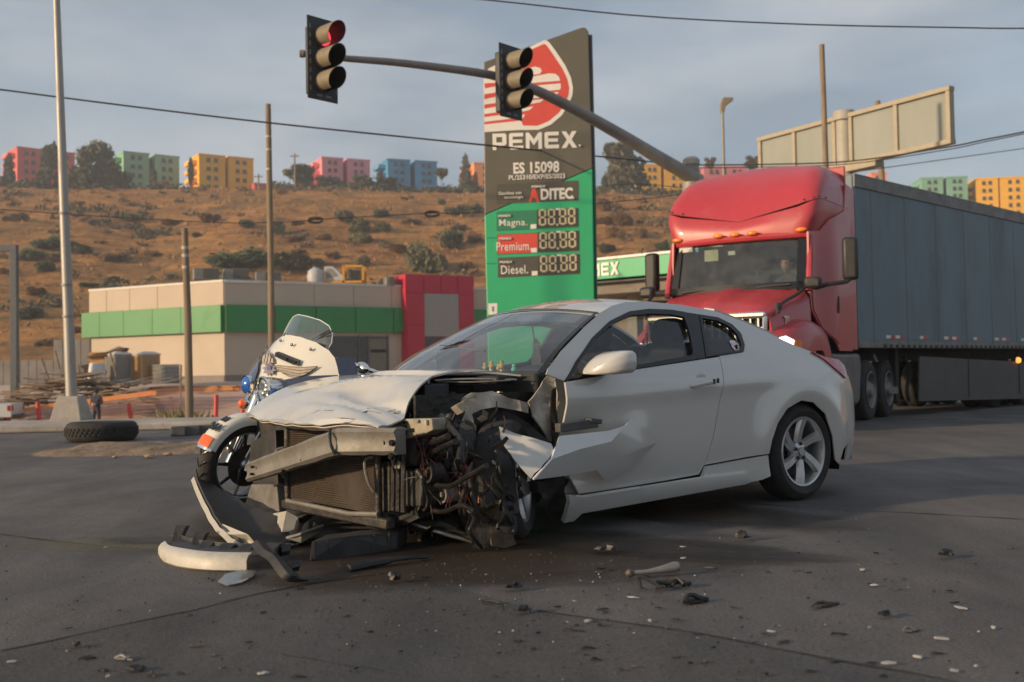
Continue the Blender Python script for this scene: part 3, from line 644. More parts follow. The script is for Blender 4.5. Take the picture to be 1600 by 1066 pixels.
# little animal sticker low in the quarter window
stw=M('pale_sticker',(.75,.62,.62),.6)
q0=car.onf(1152,542,Y)
b=B()
def disc(b,cx,cz,rx,rz_,off=-.004,n=14):
    pts=[(cx+rx*math.cos(a),cz+rz_*math.sin(a)) for a in lin(0,2*math.pi*(1-1/n),n)]
    b.add([V((x,Y(x,z)+off,z)) for x,z in pts],[tuple(range(n))])
disc(b,q0.x+.012,q0.z+.028,.036,.018);disc(b,q0.x+.035,q0.z+.0,.014,.024);disc(b,q0.x-.03,q0.z+.012,.016,.02);disc(b,q0.x+.005,q0.z-.026,.038,.010);disc(b,q0.x-.018,q0.z-.008,.016,.012)
b.obj('window_sticker',stw,coupe,smooth=False)
# roof
def Zr(x,y):
    t=min(1,abs(y)/.60)
    c=interp(x,[(-1.0,1.0),(-.55,1.06),(-.2,1.175),(.15,1.285),(.5,1.362),(.9,1.395),(1.25,1.375),(1.60,1.30)])
    return c-.075*t**2.4
railpts=[(937,489),(955,479.5),(975,474),(1010,473),(1062,478),(1115,487.5)]
def rail(x): return interp(x,[(-.45,.70),(.2,.615),(.5,.575),(1.0,.565),(1.5,.575),(1.65,.60)])
rl=sorted([(lambda p:(p.x,p.z))(car.onf(a,b,Y)) for a,b in railpts])
rt=side([(937,490),(955,479.5),(975,474),(1010,473),(1062,478),(1115,487.5),(1160,504.5),(1197.7,521),(1216,530.5),(1240,541.5),(1268,552)])
edge=[V((x,Y(x,z),z)) for x,z in rt]                     # roof/deck edge running backwards on the driver side
def erow(e,up,n=15):
    """row across the car from edge point e to its mirror, crowned by up"""
    return [V((e.x-.0*abs(t),e.y*t,e.z+up*(1-abs(t)**2.2))) for t in [1-2*i/(n-1) for i in range(n)]]
roofrows=[]
for i,e in enumerate(curve(edge[:6],22)):
    r_=erow(e,.055)
    f=max(0,1-i/6)
    for j,q in enumerate(r_):                                 # windscreen header bows forward
        t=1-2*j/14; q.x+=.09*(1-t*t)*f
    roofrows.append(r_)
B().rows(roofrows).obj('roof',white,coupe,solid=.02,off=1)
bk=[]
for i,e in enumerate(curve(edge[5:9],12)):
    r_=erow(e,.05-.018*i/11)
    for j,q in enumerate(r_): q.x-=.10*(1-(1-2*j/14)**2)*(i/11)
    bk.append(r_)
bk=[[q for q in r] for r in bk]
bw=B().rows([r[1:-1] for r in bk]).obj('rear_window',glass('rear_glass',(.88,.91,.90),.04,.02),coupe)
B().rows([r[:2] for r in bk]).obj('rear_pillar',white,coupe,solid=.02); B().rows([r[-2:] for r in bk]).obj('rear_pillar',white,coupe,solid=.02)
dk=[]
tail=[edge[8],edge[9],edge[10],V((-.62,.70,.955)),V((-.82,.56,.94))]
for i,e in enumerate(curve(tail,12)):
    r_=erow(e,.03)
    for j,q in enumerate(r_): q.x-=(.10+.06*i/11)*(1-(1-2*j/14)**2)
    dk.append(r_)
B().rows(dk).obj('boot_lid',white,coupe,solid=.02,off=1)
# rear panel and bumper behind
XE=lambda z:interp(z,[(.24,-.70),(.36,-.78),(.5,-.82),(.62,-.79),(.74,-.70),(.84,-.61),(.92,-.60)])
rear=[];fill=[]
for z in (.90,.84,.78,.70,.62,.5,.36,.24):
    xe=XE(z); ye=Y(xe,z); f=[V((lerp(-.54,xe,i/4),Y(lerp(-.54,xe,i/4),z)-.003,z)) for i in range(5)]+[V((xe-.035,ye-.035,z)),V((xe-.055,ye-.09,z))]
    fill.append(f); a_=f[-1]; rear.append([V((a_.x-(-(a_.x)*.0)-(.20*(1-(1-2*j/16)**2)),a_.y*(1-2*j/16),z)) for j in range(17)])
B().rows(rear).obj('rear_bumper',white,coupe,solid=.02)
B().rows(fill[1:]).obj('bumper_corner',white,coupe,solid=.012); B().rows([[V((q.x,-q.y,q.z)) for q in r] for r in fill[1:]]).obj('bumper_corner',white,coupe,solid=.012)
tl=side([(1264,552),(1287,560.5),(1306,564),(1314.6,573),(1318.8,589),(1317,592),(1300,577),(1283,563)])
for f in (lambda q:q,mir): B().sheet(tl,.03,f(SV(.006))).obj('tail_light',redlens,coupe,solid=.02)
# fuel flap seam: a slightly proud round cover
p=car.onf(1293,594,Y); n=28
ts=[2*math.pi*i/30 for i in range(31)]
B().tube([V((p.x+.082*math.cos(t),Y(p.x+.082*math.cos(t),p.z+.082*math.sin(t))+.0005,p.z+.082*math.sin(t))) for t in ts],.0022,5).obj('fuel_flap_seam',black,coupe)
# A pillars and windscreen
wsT=V((1.585,.545,1.285)); wsB=V((2.15,.705,.925))
_we=curve([(lambda p:V((p.x,Y(p.x,p.z)-.004,p.z+.002)))(car.onf(a_,c_,Y)) for a_,c_ in ((937,489.5),(925,500),(912,511.5),(893,530),(875,549.5),(855,577),(850,584))],13)
ws=[]
for i in range(13):
    t=i/12; e=_we[i]
    row=[]
    for j in range(17):
        s_=1-2*j/16; row.append(V((e.x+(.10+.18*t)*(1-s_*s_),e.y*s_,e.z+.05*(1-s_*s_)*(1-t*.8))))
    ws.append(row)
B().rows([[r[0].lerp(r[1],.22)]+r[1:-1]+[r[-1].lerp(r[-2],.22)] for r in ws]).obj('windscreen',screen,coupe)
band=[[q+V((.004,0,.005)) for q in r] for r in ws]
B().rows([band[0],[a_.lerp(c_,.35) for a_,c_ in zip(band[0],band[1])]]).obj('windscreen_seal',gloss,coupe); B().rows([[r[0],r[0].lerp(r[1],.28)] for r in band]).obj('windscreen_seal',gloss,coupe); B().rows([[r[-1].lerp(r[-2],.28),r[-1]] for r in band]).obj('windscreen_seal',gloss,coupe); B().rows([band[-1],[a.lerp(c,.6) for a,c in zip(band[-1],band[-2])]]).obj('windscreen_seal',gloss,coupe)
# blue shade band along the top of the windscreen
B().rows([r[1:-1] for r in [[q-V((.004,0,.006)) for q in r] for r in ws[1:4]]]).obj('sun_band',glass('blue_shade_band',(.62,.70,.78),.06,.05),coupe)
for a,c in (((1.98,.10,1.03),(2.33,.42,.975)),((2.08,-.52,.99),(2.30,-.20,.985))):
    pass
for y0,y1 in ((.30,-.28),(-.16,-.60)):                           # wiper blades resting low on the glass
    def wp(t):
        s_=lerp(y0,y1,t)/.69; k=.82-.10*t; e=wsT.lerp(wsB,k); return V((e.x+(.10+.18*k)*(1-s_*s_)+.02,lerp(y0,y1,t),e.z+.035*math.sin(math.pi*k)+.05*(1-s_*s_)*(1-k*.8)+.02))
    B().tube([wp(t) for t in lin(0,1,8)],.008,6).obj('wiper',black,coupe)
# mirrors
def mirror(side_):
    r=[]
    for dx,h,ya,yb,dz in ((.135,.006,.89,.95,-.050),(.125,.020,.885,.99,-.042),(.095,.040,.885,1.06,-.024),(.05,.058,.885,1.11,-.008),(.0,.066,.885,1.125,.002),(-.05,.068,.885,1.13,.004),(-.065,.062,.89,1.125,.004)):
        k=[]; cy=(ya+yb)/2; ry=(yb-ya)/2
        for j in range(20):
            t=2*math.pi*j/20; ca,sa=math.cos(t),math.sin(t)
            k.append(V((1.885+dx,side_*(cy+ry*math.copysign(abs(ca)**.4,ca)),.955+dz+h*math.copysign(abs(sa)**.5,sa)+.03*(cy+ry*ca-1.0))))
        r.append(k)
    b=B().rows(r,closed=True); b.add(r[0],[tuple(range(20))]); b.add(r[-1],[tuple(range(20))])
    o=b.obj('wing_mirror',white,coupe,merge=True,ang=50)
    B().beam((1.90,.80*side_,.885),(1.90,.92*side_,.925),.11,.04).obj('mirror_foot',black,o,bevel=.01)
    B().box((1.815,1.005*side_,.96),(.008,.20,.10)).obj('mirror_glass',alloy,o,bevel=.004)
mirror(1);mirror(-1)
# interior
def cushion(c,d,rot=0): 
    b=B(); m=Matrix.Rotation(rot,3,'Y'); bm=bmesh.new(); bmesh.ops.create_cube(bm,size=1)
    bmesh.ops.subdivide_edges(bm,edges=bm.edges,cuts=4,use_grid_fill=True)
    for v_ in bm.verts:
        q=v_.co*2; n4=(abs(q.x)**4+abs(q.y)**4+abs(q.z)**4)**.25; q=q/max(n4,1e-6)*max(abs(q.x),abs(q.y),abs(q.z)); v_.co=m@V((q.x*d[0]/2,q.y*d[1]/2,q.z*d[2]/2))+V(c)
    b.add([tuple(v_.co) for v_ in bm.verts],[[w.index for w in f.verts] for f in bm.faces]); bm.free(); return b
for s_ in (1,-1):
    st=cushion((1.22,.36*s_,.50),(.52,.50,.16)).obj('seat',seatm,coupe)
    cushion((.86,.36*s_,.80),(.16,.48,.62),-.30).obj('backrest',seatm,st)
    cushion((.755,.36*s_,1.165),(.11,.27,.19),-.2).obj('headrest',seatm,st)
cushion((.25,0,.50),(.5,1.2,.2)).obj('rear_bench',seatm,coupe); cushion((-.08,0,.80),(.16,1.2,.5),-.4).obj('rear_backrest',seatm,coupe)
B().prism([(2.20,.68,.92),(2.20,.68,.55),(1.72,.68,.55),(1.66,.68,.80),(1.82,.68,.90)],(0,-1.36,0)).obj('dashboard',dashm,coupe,bevel=.03)
B().prism([(1.75,.56,.93),(1.88,.56,.955),(1.98,.56,.92),(1.75,.56,.90)],(0,-.36,0)).obj('instrument_hood',dashm,coupe,bevel=.01)
w=B(); ts=lin(0,2*math.pi,25); c=V((1.55,.36,.83))
w.tube([c+V((.07*math.sin(t),.18*math.cos(t),.165*math.sin(t))) for t in ts],.014,7); w.tube([c+V((0,.17,0)),c,c-V((0,.17,0))],.016,6); w.tube([c,c+V((.25,0,-.1))],.03,7)
w.obj('steering_wheel',black,coupe)
B().box((.75,0,.26),(3.0,1.5,.06)).obj('floor_pan',grease,coupe)
B().box((.6,0,.16),(2.6,.3,.1)).obj('exhaust_tunnel',grease,coupe,bevel=.02)
for s_ in (1,-1): B().prism([(2.05,.80*s_,.25),(2.05,.80*s_,.88),(.9,.80*s_,.95),(.9,.80*s_,.25)],(0,-.06*s_,0)).obj('door_lining',seatm,coupe)
for s_ in (1,-1): B().prism([(.9,.79*s_,.25),(.9,.79*s_,.93),(-.5,.72*s_,.95),(-.5,.72*s_,.25)],(0,-.06*s_,0)).obj('rear_lining',seatm,coupe)
B().box((-.45,0,.93),(.5,1.2,.03)).obj('parcel_shelf',seatm,coupe)
mr_=B().box((1.66,0,1.255),(.03,.24,.07)).obj('rear_view_mirror',black,coupe,bevel=.012)
B().tube([(1.66,.0,1.22),(1.67,.03,1.14),(1.66,.03,1.10)],.006,5).obj('freshener_cord',black,mr_)
B().sheet([(.0,0),(.045,.03),(.05,.10),(.03,.16),(.035,.2),(.0,.23),(-.035,.2),(-.03,.16),(-.05,.10),(-.045,.03)],.05,lambda u,v:V((1.655,.03+u,.90+v))).obj('air_freshener',black,mr_,smooth=False,solid=.006)
# small toys on the dashboard
toy=M('yellow_plush',(.50,.34,.06),.9,var=.3); toyg=M('green_figure',(.08,.45,.30),.6)
for k,(px,py,s_,m) in enumerate(((758,572,.017,toy),(768,570,.018,toy),(779,573,.015,toy),(784,569,.019,toy),(803,575,.018,toyg),(767,575,.011,stw))):
    q=car.on(px,py,x=2.02); b=B()
    for (dz,rr) in ((0,s_),(s_*1.25,s_*.72)):
        b.lathe([(max(.001,rr*math.sin(t)),-rr*math.cos(t)) for t in lin(0,math.pi,8)],10,(q.x,q.y,q.z-.01+dz))
    b.box((q.x,q.y,q.z-.02-s_),(s_,s_*1.2,s_*.8))
    o=b.obj('dashboard_toy',m,None); o.parent=None; o.matrix_world=Matrix.Translation(car.O)@Matrix.Rotation(car.rz,4,'Z')
    tag(o,('round yellow plush toy on the coupe dashboard behind the windscreen' if m is toy else 'small green plush toy on the coupe dashboard, nearest the driver' if m is toyg else 'tiny pale trinket among yellow toys on the coupe dashboard'),'toy','toys on the coupe dashboard')
# ---------------------------------------------------------------- wheels
def tyre(b,Rr,w,rim,y):
    h=w/2
    prof=[(rim,-h*.8),(rim+.02,-h*.95),((Rr+rim)/2,-h*1.04),(Rr-.03,-h*.92),(Rr-.008,-h*.72),(Rr,-h*.4),(Rr,h*.4),(Rr-.008,h*.72),(Rr-.03,h*.92),((Rr+rim)/2,h*1.04),(rim+.02,h*.95),(rim,h*.8)]
    b.lathe(prof,56,(0,y,0),'y'); return b
def alloy_wheel(parent,loc,s_,rot=(0,0,0),spin=.2,dark=False,spokes=6):
    w=thing('wheel','x','x'); del w['label']; del w['category']; w.parent=parent; w.location=loc; w.rotation_euler=rot
    b=B(); tyre(b,.334,.225,.232,0)
    b.obj('tyre',rubber,w)
    r=B(); r.lathe([(.236,.088*s_),(.240,.098*s_),(.236,.104*s_),(.222,.100*s_),(.215,.085*s_),(.205,-.02*s_),(.21,-.09*s_),(.235,-.095*s_)],48,(0,0,0),'y')
    for k in range(spokes):
        a=2*math.pi*k/spokes+spin; secs=[]
        for t in lin(0,1,6):
            rad=.035+.185*t; wd=.030+.010*t+.016*max(0,t-.7); tw=.28*t*s_
            ang=a+tw; ca,sa=math.cos(ang),math.sin(ang); yy=(.062+.030*t)*s_
            secs.append([V((rad*ca-wd*sa,yy-.02*s_,rad*sa+wd*ca)),V((rad*ca-wd*.6*sa,yy+.006*s_,rad*sa+wd*.6*ca)),V((rad*ca+wd*.6*sa,yy+.006*s_,rad*sa-wd*.6*ca)),V((rad*ca+wd*sa,yy-.02*s_,rad*sa-wd*ca))])
        r.rows(secs)
    r.lathe([(.001,.080*s_),(.035,.078*s_),(.07,.068*s_),(.078,.05*s_),(.078,.02*s_)],24,(0,0,0),'y')
    r.obj('rim',alloy,w,ang=35,solid=0)
    nm_=None
    for k in range(5):
        a=2*math.pi*k/5+spin
        if nm_ is None: o=B().lathe([(.001,.083*s_),(.013,.083*s_),(.013,.06*s_)],8,(0,0,0),'y').obj('wheel_nut',black,w); nm_=o.data
        else: o=bpy.data.objects.new('wheel_nut',nm_); COL.objects.link(o); o.parent=w
        o.location=(.053*math.cos(a),0,.053*math.sin(a))
    b=B(); b.lathe([(.001,.0*s_),(.16,.0*s_),(.16,-.02*s_),(.001,-.03*s_)],32,(0,0,0),'y'); b.lathe([(.001,-.04*s_),(.20,-.05*s_)],32,(0,0,0),'y'); b.box((.10,.02*s_,.08),(.06,.06,.14)); b.obj('brake_disc',steel,w)
    b=B(); b.lathe([(.03,.083*s_),(.028,.088*s_),(.001,.088*s_)],20,(0,0,0),'y'); b.obj('hub_cap',alloy,w)
    return w
alloy_wheel(coupe,(0,.785,.334),1,spin=.35)
alloy_wheel(coupe,(0,-.785,.334),-1)
alloy_wheel(coupe,(2.62,-.76,.33),-1,rot=(0,0,.1))
# dark wheel houses and underside
for s_ in (1,-1):
    b=B()
    rws=[[V((.43*math.cos(a),y*s_,.33+.43*math.sin(a))) for a in lin(-.35,math.pi+.35,18)] for y in (.88,.5)]
    b.rows(rws); b.add(rws[1],[tuple(range(18))]); b.obj('wheel_house',grease,coupe)
B().box((-.62,0,.42),(.5,1.25,.3)).obj('boot_floor',grease,coupe,bevel=.03)
# ---------------------------------------------------------------- front end wreck
hoodm=M('bonnet_paint',(.48,.47,.445),.33,var=.06,scale=3,coat=.9,dirt=(.34,.30,.23),dscale=2.4,damt=.3)
# bonnet: grid from its front edge to the cowl, buckled
NL,NW=60,84
left_edge=curve([(3.26,.72,.645),(3.12,.70,.668),(3.04,.62,.70),(2.99,.60,.78),(2.86,.52,.855),(2.72,.44,.893),(2.56,.40,.917),(2.42,.47,.912),(2.24,.60,.888)],NL)
right_edge=[]
for i in range(NL):
    x=lerp(3.30,2.20,(i/(NL-1))**1.0); t=3.30-x
    right_edge.append(V((x,-.80+.10*sm(t,.5,1.1),.672+.245*(1-math.exp(-t/.25)))))
hood=[]
for i in range(NL):
    row=[];a=left_edge[i];c=right_edge[i];u=i/(NL-1)
    for j in range(NW):
        t=j/(NW-1); p=a.lerp(c,t)
        bow=math.sin(math.pi*t)
        p.x+=.14*bow*(1-u)*.8+.10*bow*u
        # crown and buckles
        tgt=.655+.262*(1-math.exp(-max(0,(3.36-p.x))/.30)) if u<.75 else .918
        p.z=lerp(p.z,tgt+.012*bow*u,min(1,bow*1.25))
        fr_=max(0,1-u*2.2)                                                # only the front third is mangled
        rid=1-abs(noise.noise(V((p.x*6.5+p.y*2,p.y*4.2,4))))*2.2
        mask=math.exp(-((p.y-.30)/.46)**2)
        p.z+=.020*(rid-.6)*fr_*mask*bow
        p.z-=.075*math.exp(-((p.x-3.05)/.10)**2-((p.y-.26)/.24)**2)     # caved-in dent behind the front lip
        k_=(p.x-2.93)+.42*(p.y-.05)                                        # sharp fold running back from the dent
        p.z+=.040*max(0,1-abs(k_)/.085)*math.exp(-((p.y-.02)/.30)**2)
        p.z-=.030*max(0,1-abs(k_+.16)/.12)*math.exp(-((p.y+.02)/.26)**2)
        p.z-=.022*max(0,1-abs(p.x-3.20)/.05)*mask
        if i==0: p.z+=.010*noise.noise(V((p.y*5,3,0)))-.014*mask; p.x+=.022*noise.noise(V((p.y*6,0,1)))
        row.append(p)
    hood.append(row)
hd=B().rows(hood).obj('bonnet',hoodm,coupe,solid=.010,ang=24,label='white bonnet crumpled and torn along its front edge')
# torn cracks on the bonnet, placed where the photograph shows them
hflat=[(q,car.w(q)) for r_ in hood[:26] for q in r_]
def topix(P_):
    d=P_-CAM; z=d.dot(_fw); return 800+FPX*d.dot(CR)/z,533-FPX*d.dot(CU)/z
hpx=np.array([topix(w_) for _,w_ in hflat])
def hp(px,py): return hflat[int(np.argmin((hpx[:,0]-px)**2+((hpx[:,1]-py)*1.5)**2))][0]+V((.006,0,.007))
for pts in (((568,641),(574,637),(577,640),(590,641),(600,640)),((484,650),(500,645),(520,644),(545,642)),((515,660),(535,655),(556,657),(575,652)),((556,648),(575,645),(598,648),(618,642)),((600,655),(615,650),(628,645)),((536,668),(548,660),(559,661))):
    B().tube([hp(*q) for q in pts],[.001]+[.0038]*(len(pts)-2)+[.001],4).obj('paint_crack',M('crack_shadow_line',(.05,.042,.038),.9),hd)
# lip of inner frame under the bonnet edge
B().rows([[q+V((-.01,0,-.012)) for q in hood[0]],[q+V((-.07,0,-.035)) for q in hood[0]],[q+V((-.14,0,-.02)) for q in hood[2]]]).obj('bonnet_frame',whitein,hd,solid=.006)
FX=lambda px,py,x:car.on(px,py,x=x)
def tr(name,mat,x,pts,thick=.03,bev=.006,par=None,dz=None,smooth=True):
    """plate traced in the plane x=const, given real thickness"""
    q=[FX(a,b,x if dz is None else x+dz[i]) for i,(a,b) in enumerate(pts)]
    return B().prism(q,(-thick,0,0)).obj(name,mat,par or coupe,smooth=False,bevel=bev)
# radiator core: real fins in front of a dark core
RX=3.17
def rad(z0,z1,y0,y1,name,sk=0):
    o=B().box((RX-.03,(y0+y1)/2,(z0+z1)/2),(.03,y1-y0,z1-z0)).obj(name,M('radiator_core',(.05,.038,.03),.7,.3,var=.4,scale=5,dirt=(.03,.025,.02),dscale=4,damt=.6),coupe,smooth=False)
    b=B();n=int((z1-z0)/.0125)
    for k in range(n):
        z=lerp(z0+.005,z1-.005,(k+.5)/n)
        pts=[(RX-.012+.010*noise.noise(V((y*3,z*4,1)))-.02*math.exp(-((y-.25)/.18)**2-((z-.33)/.12)**2),y,z+.004*noise.noise(V((y*5,z*9,7)))) for y in lin(y0,y1,16)]
        b.rows([[V(q)+V((0,0,-.0035)) for q in pts],[V(q)+V((.008,0,0)) for q in pts],[V(q)+V((0,0,.0035)) for q in pts]])
    f=b.obj('cooling_fin',M('radiator_fin',(.12,.088,.065),.55,.5,var=.45,scale=7,dirt=(.06,.045,.035),dscale=3,damt=.7),o); f['kind']='stuff'; return o
rad(.175,.60,-.50,.50,'radiator')
alm=alum
for y in (-.53,.535): B().tube([(RX-.01,y,.16),(RX-.01,y,.62)],.020,10).obj('radiator_tank',steel,coupe)
B().tube(curve([(RX+.02,-.50,.615),(RX+.03,0,.622),(RX+.02,.40,.618),(RX-.02,.52,.60)],12),.013,8).obj('radiator_pipe',alum,coupe)
B().tube([(RX+.02,-.48,.165),(RX+.03,.3,.162),(RX+.0,.55,.18)],.014,8).obj('radiator_pipe',alum,coupe)
for y in (-.52,.54): B().tube(curve([(RX+.02,y,.48),(RX+.06,y-.02,.46),(RX+.05,y-.01,.36),(RX+.02,y,.30)],10),.009,7).obj('coolant_hose',alum,coupe)
B().box((RX-.02,0,.135),(.06,1.28,.055)).obj('lower_crossmember',steel,coupe,bevel=.01)
B().box((RX-.06,0,.645),(.05,1.30,.05)).obj('upper_crossmember',steel,coupe,bevel=.01)
# bent aluminium bumper beam: two legs meeting at the kink
kink=FX(526,690,3.40); eL=FX(386,738,3.36); eR=FX(618,690,3.24)
def beam(p,q,h0,h1,name,holes):
    b=B();d=(q-p);n=10;rows=[]
    for t in lin(0,1,n):
        c=p.lerp(q,t); h=lerp(h0,h1,t); w=.006*noise.noise(V((t*6,1,2)))
        rows.append([c+V((-.06,0,h)),c+V((-.005,0,h+w)),c+V((.012,0,h*.72)),c+V((.0+w,0,h*.25)),c+V((.0+w,0,-h*.25)),c+V((.012,0,-h*.72)),c+V((-.005,0,-h-w)),c+V((-.06,0,-h))])
    b.rows(rows); b.add(rows[0],[tuple(range(8))]); b.add(rows[-1],[tuple(range(8))])
    return b
b=beam(eL,kink,.058,.068,'',0); b.v+=[]
bb=beam(kink+V((.004,.01,0)),eR,.070,.066,'',0); k0=len(b.v); b.v+=bb.v; b.f+=[[i+k0 for i in f] for f in bb.f]
bo=b.obj('bumper_beam',alum,coupe,solid=0,ang=30,label='scuffed aluminium bumper beam bent in a shallow vee')
for (px,py,x) in ((601,692,3.262),(613,692,3.25),(612,713,3.25)):
    q=FX(px,py,x); B().lathe([(.001,.0),(.016,.0),(.016,-.02)],14,(q.x+.012,q.y,q.z),'x').obj('bolt_hole',gloss,bo)
for (px,py) in ((392,730),(391,741),(440,736),(470,720)):
    q=FX(px,py,3.365+.03); B().lathe([(.001,.0),(.008,.0),(.008,-.02)],10,(q.x,q.y,q.z),'x').obj('bolt_hole',gloss,bo)
B().tube(curve([kink+V((.02,-.03,.065)),kink+V((.035,-.005,.0)),kink+V((.02,.02,-.065))],7),.009,6).obj('beam_crease',gloss,bo)
# panels around the radiator
tr('air_guide',M('dull_grey_plastic',(.16,.15,.14),.7,var=.3,scale=8,dirt=(.05,.04,.03),damt=.6),3.20,[(392,757),(432,757),(436,800),(380,797),(383,786)],.05)
tr('air_guide',black,3.10,[(392,690),(430,672),(434,760),(395,756),(388,728)],.10)
tr('headlamp_bracket',black,2.98,[(398,655),(470,661),(470,690),(420,700),(398,682)],.12)
tr('ducting_box',M('satin_black_box',(.035,.034,.034),.45,var=.3,scale=9,dirt=(.09,.075,.06),dscale=5,damt=.4),3.05,[(612,733),(650,733),(659,745),(656,793),(609,790)],.18,.012)
fz=tr('fuse_box',M('cream_fuse_box',(.30,.265,.20),.6,var=.25,scale=10,dirt=(.10,.08,.06),dscale=7,damt=.5),3.08,[(624,655),(674,654),(676,672),(660,680),(634,686),(622,685)],.09,.006)
for (a,b_,c,d,m) in ((634,660,12,4,gloss),(652,658,14,5,M('grey_connector',(.2,.19,.17),.6)),(634,667,6,5,gloss),(644,672,9,6,gloss),(633,677,8,6,gloss),(667,660,7,8,whitein)):
    q=FX(a,b_,3.085); s_=.003; B().box((q.x+.004,q.y,q.z),(.012,c*s_,d*s_)).obj('fuse_socket',m,fz,smooth=False)
tr('upright_rail',steel,3.12,[(583,720),(608,722),(608,800),(588,800)],.05)
for y in lin(.60,.70,3): B().tube([(3.10,y,.56),(3.11,y,.20)],.014,7).obj('cooler_tube',steel,coupe)
tr('beam_mount',alum,3.12,[(610,718),(625,722),(624,733),(613,732)],.03,.004)
# engine bay depth: firewall, engine, inner wings, rails
B().box((2.06,0,.58),(.04,1.36,.64)).obj('firewall',grease,coupe)
B().rows([[V((x,.66,z)) for z in (.2,.5,.80)] for x in (2.0,2.5,3.0)]).obj('inner_wing',grease,coupe,solid=.02)
B().rows([[V((x,-.68,z)) for z in (.2,.4,t)] for x,t in ((2.0,.80),(2.5,.76),(3.1,.60))]).obj('inner_wing',grease,coupe,solid=.02)
def crag(c,d,seed,name,mat,par=None,amp=.25,sub=3,rot=None,ang=28):
    """dented lump: box subdivided and pushed about"""
    bm=bmesh.new(); bmesh.ops.create_cube(bm,size=1); bmesh.ops.subdivide_edges(bm,edges=bm.edges,cuts=sub,use_grid_fill=True)
    m=rot or Matrix.Identity(3)
    for v_ in bm.verts:
        q=v_.co; q=q*(1+amp*noise.noise(q*2.7+V((seed,seed*.7,0)))); v_.co=m@V((q.x*d[0],q.y*d[1],q.z*d[2]))+V(c)
    b=B().add([tuple(v_.co) for v_ in bm.verts],[[w.index for w in f.verts] for f in bm.faces]); bm.free()
    return b.obj(name,mat,par or coupe,ang=ang)
crag((2.62,.02,.52),(.62,.74,.50),1,'engine_block',grease,amp=.3); crag((2.66,.02,.79),(.40,.52,.10),2,'engine_cover',black,amp=.15)
crag((2.62,.50,.50),(.44,.24,.24),3,'gearbox',steel,amp=.35); crag((2.9,.35,.36),(.22,.34,.24),5,'alternator',steel,amp=.35)
crag((2.95,-.1,.68),(.12,.5,.10),6,'intake_pipe',black,amp=.3); crag((2.5,0,.2),(.7,1.1,.14),7,'subframe',steel,amp=.25)
B().tube([(3.05,.52,.47),(2.6,.50,.42),(2.1,.48,.33)],.06,4).obj('chassis_rail',whitein,coupe); B().tube([(3.1,-.52,.47),(2.6,-.50,.42),(2.1,-.48,.33)],.06,4).obj('chassis_rail',grease,coupe)
B().beam((2.36,.62,.87),(2.36,-.62,.885),.14,.05).obj('cowl_panel',black,coupe,bevel=.02)
B().tube(curve([(2.70,.40,.875),(2.55,.50,.880),(2.40,.60,.875),(2.30,.64,.87)],9),.006,6).obj('bonnet_stay',metal,coupe)
B().tube(curve([(2.66,.36,.865),(2.52,.56,.862),(2.36,.66,.868)],9),.005,6).obj('wiring_edge',greywire,coupe)
# torn inner wing of the driver side: arch, pillar foot, strut tower plates
SD=lambda px,py,y:car.on(px,py,y=y)
def ts(name,mat,pts,thick=.012,par=None,bulge=.03,seed=0,step=.045,amp=.02,label=None,ctrl=(),ang=32):
    """crumpled sheet metal traced point by point: (px,py,y) with its own y at every corner"""
    q=[SD(a,b,y) for a,b,y in pts]
    poly=[(p.x,p.z) for p in q]; q=q+[SD(a,b,y) for a,b,y in ctrl]
    def yy(x,z):
        w=0;s_=0
        for p in q:
            d=1/((p.x-x)**2+(p.z-z)**2+6e-4)**1.1; w+=d; s_+=d*p.y
        return s_/w+amp*noise.noise(V((x*9,z*9,seed)))+amp*.5*noise.noise(V((x*23,z*23,seed+3)))
    return B().sheet(poly,step,lambda x,z:V((x,yy(x,z),z))).obj(name,mat,par or coupe,solid=thick,ang=ang,label=label)
ts('wing_apron',whitein,[(714,640,.62),(722,622,.66),(735,614,.68),(770,613,.70),(795,622,.72),(822,630,.74),(826,646,.76),(800,640,.74),(776,636,.72),(752,640,.70),(738,648,.68),(726,662,.66),(717,655,.63)],seed=1,amp=.03)
ts('wing_apron',whitein,[(826,628,.74),(838,612,.74),(850,596,.74),(858,585,.74),(870,590,.76),(876,610,.78),(868,640,.78),(868,690,.79),(858,690,.78),(846,672,.77),(832,652,.76)],seed=2,amp=.035)
ts('hinge_pillar',M('grey_primer_body',(.30,.29,.275),.5,var=.15,scale=6,dirt=(.10,.085,.07),dscale=5,damt=.5),[(866,590,.79),(882,597,.80),(885,650,.80),(890,720,.80),(902,772,.80),(880,770,.78),(872,690,.78),(868,640,.78)],seed=3,amp=.012)
ts('pillar_gap',gloss,[(861,610,.80),(867,605,.80),(866,650,.80),(872,700,.805),(864,702,.805),(858,650,.80)],seed=3,amp=.01)
ts('wheel_arch_liner',black,[(738,650,.60),(770,640,.62),(800,646,.66),(830,662,.72),(858,690,.76),(862,704,.78),(835,700,.72),(800,690,.66),(765,684,.62),(742,676,.60)],seed=5,amp=.03)
for k in range(4): B().tube(curve([SD(748+k*3,662+k*7,.64),SD(785+k*2,660+k*7,.68),SD(820,672+k*6,.74)],8),.006,5).obj('liner_rib',black,coupe)
ts('bent_bracket',whitein,[(702,686,.60),(718,664,.66),(735,640,.70),(744,662,.74),(748,690,.76),(742,688,.74),(728,682,.68),(712,690,.62)],seed=7,amp=.025)
ts('bent_bracket',alum,[(702,686,.62),(728,680,.70),(748,690,.76),(749,726,.76),(738,730,.74),(727,712,.70),(712,696,.64)],seed=8,amp=.03)
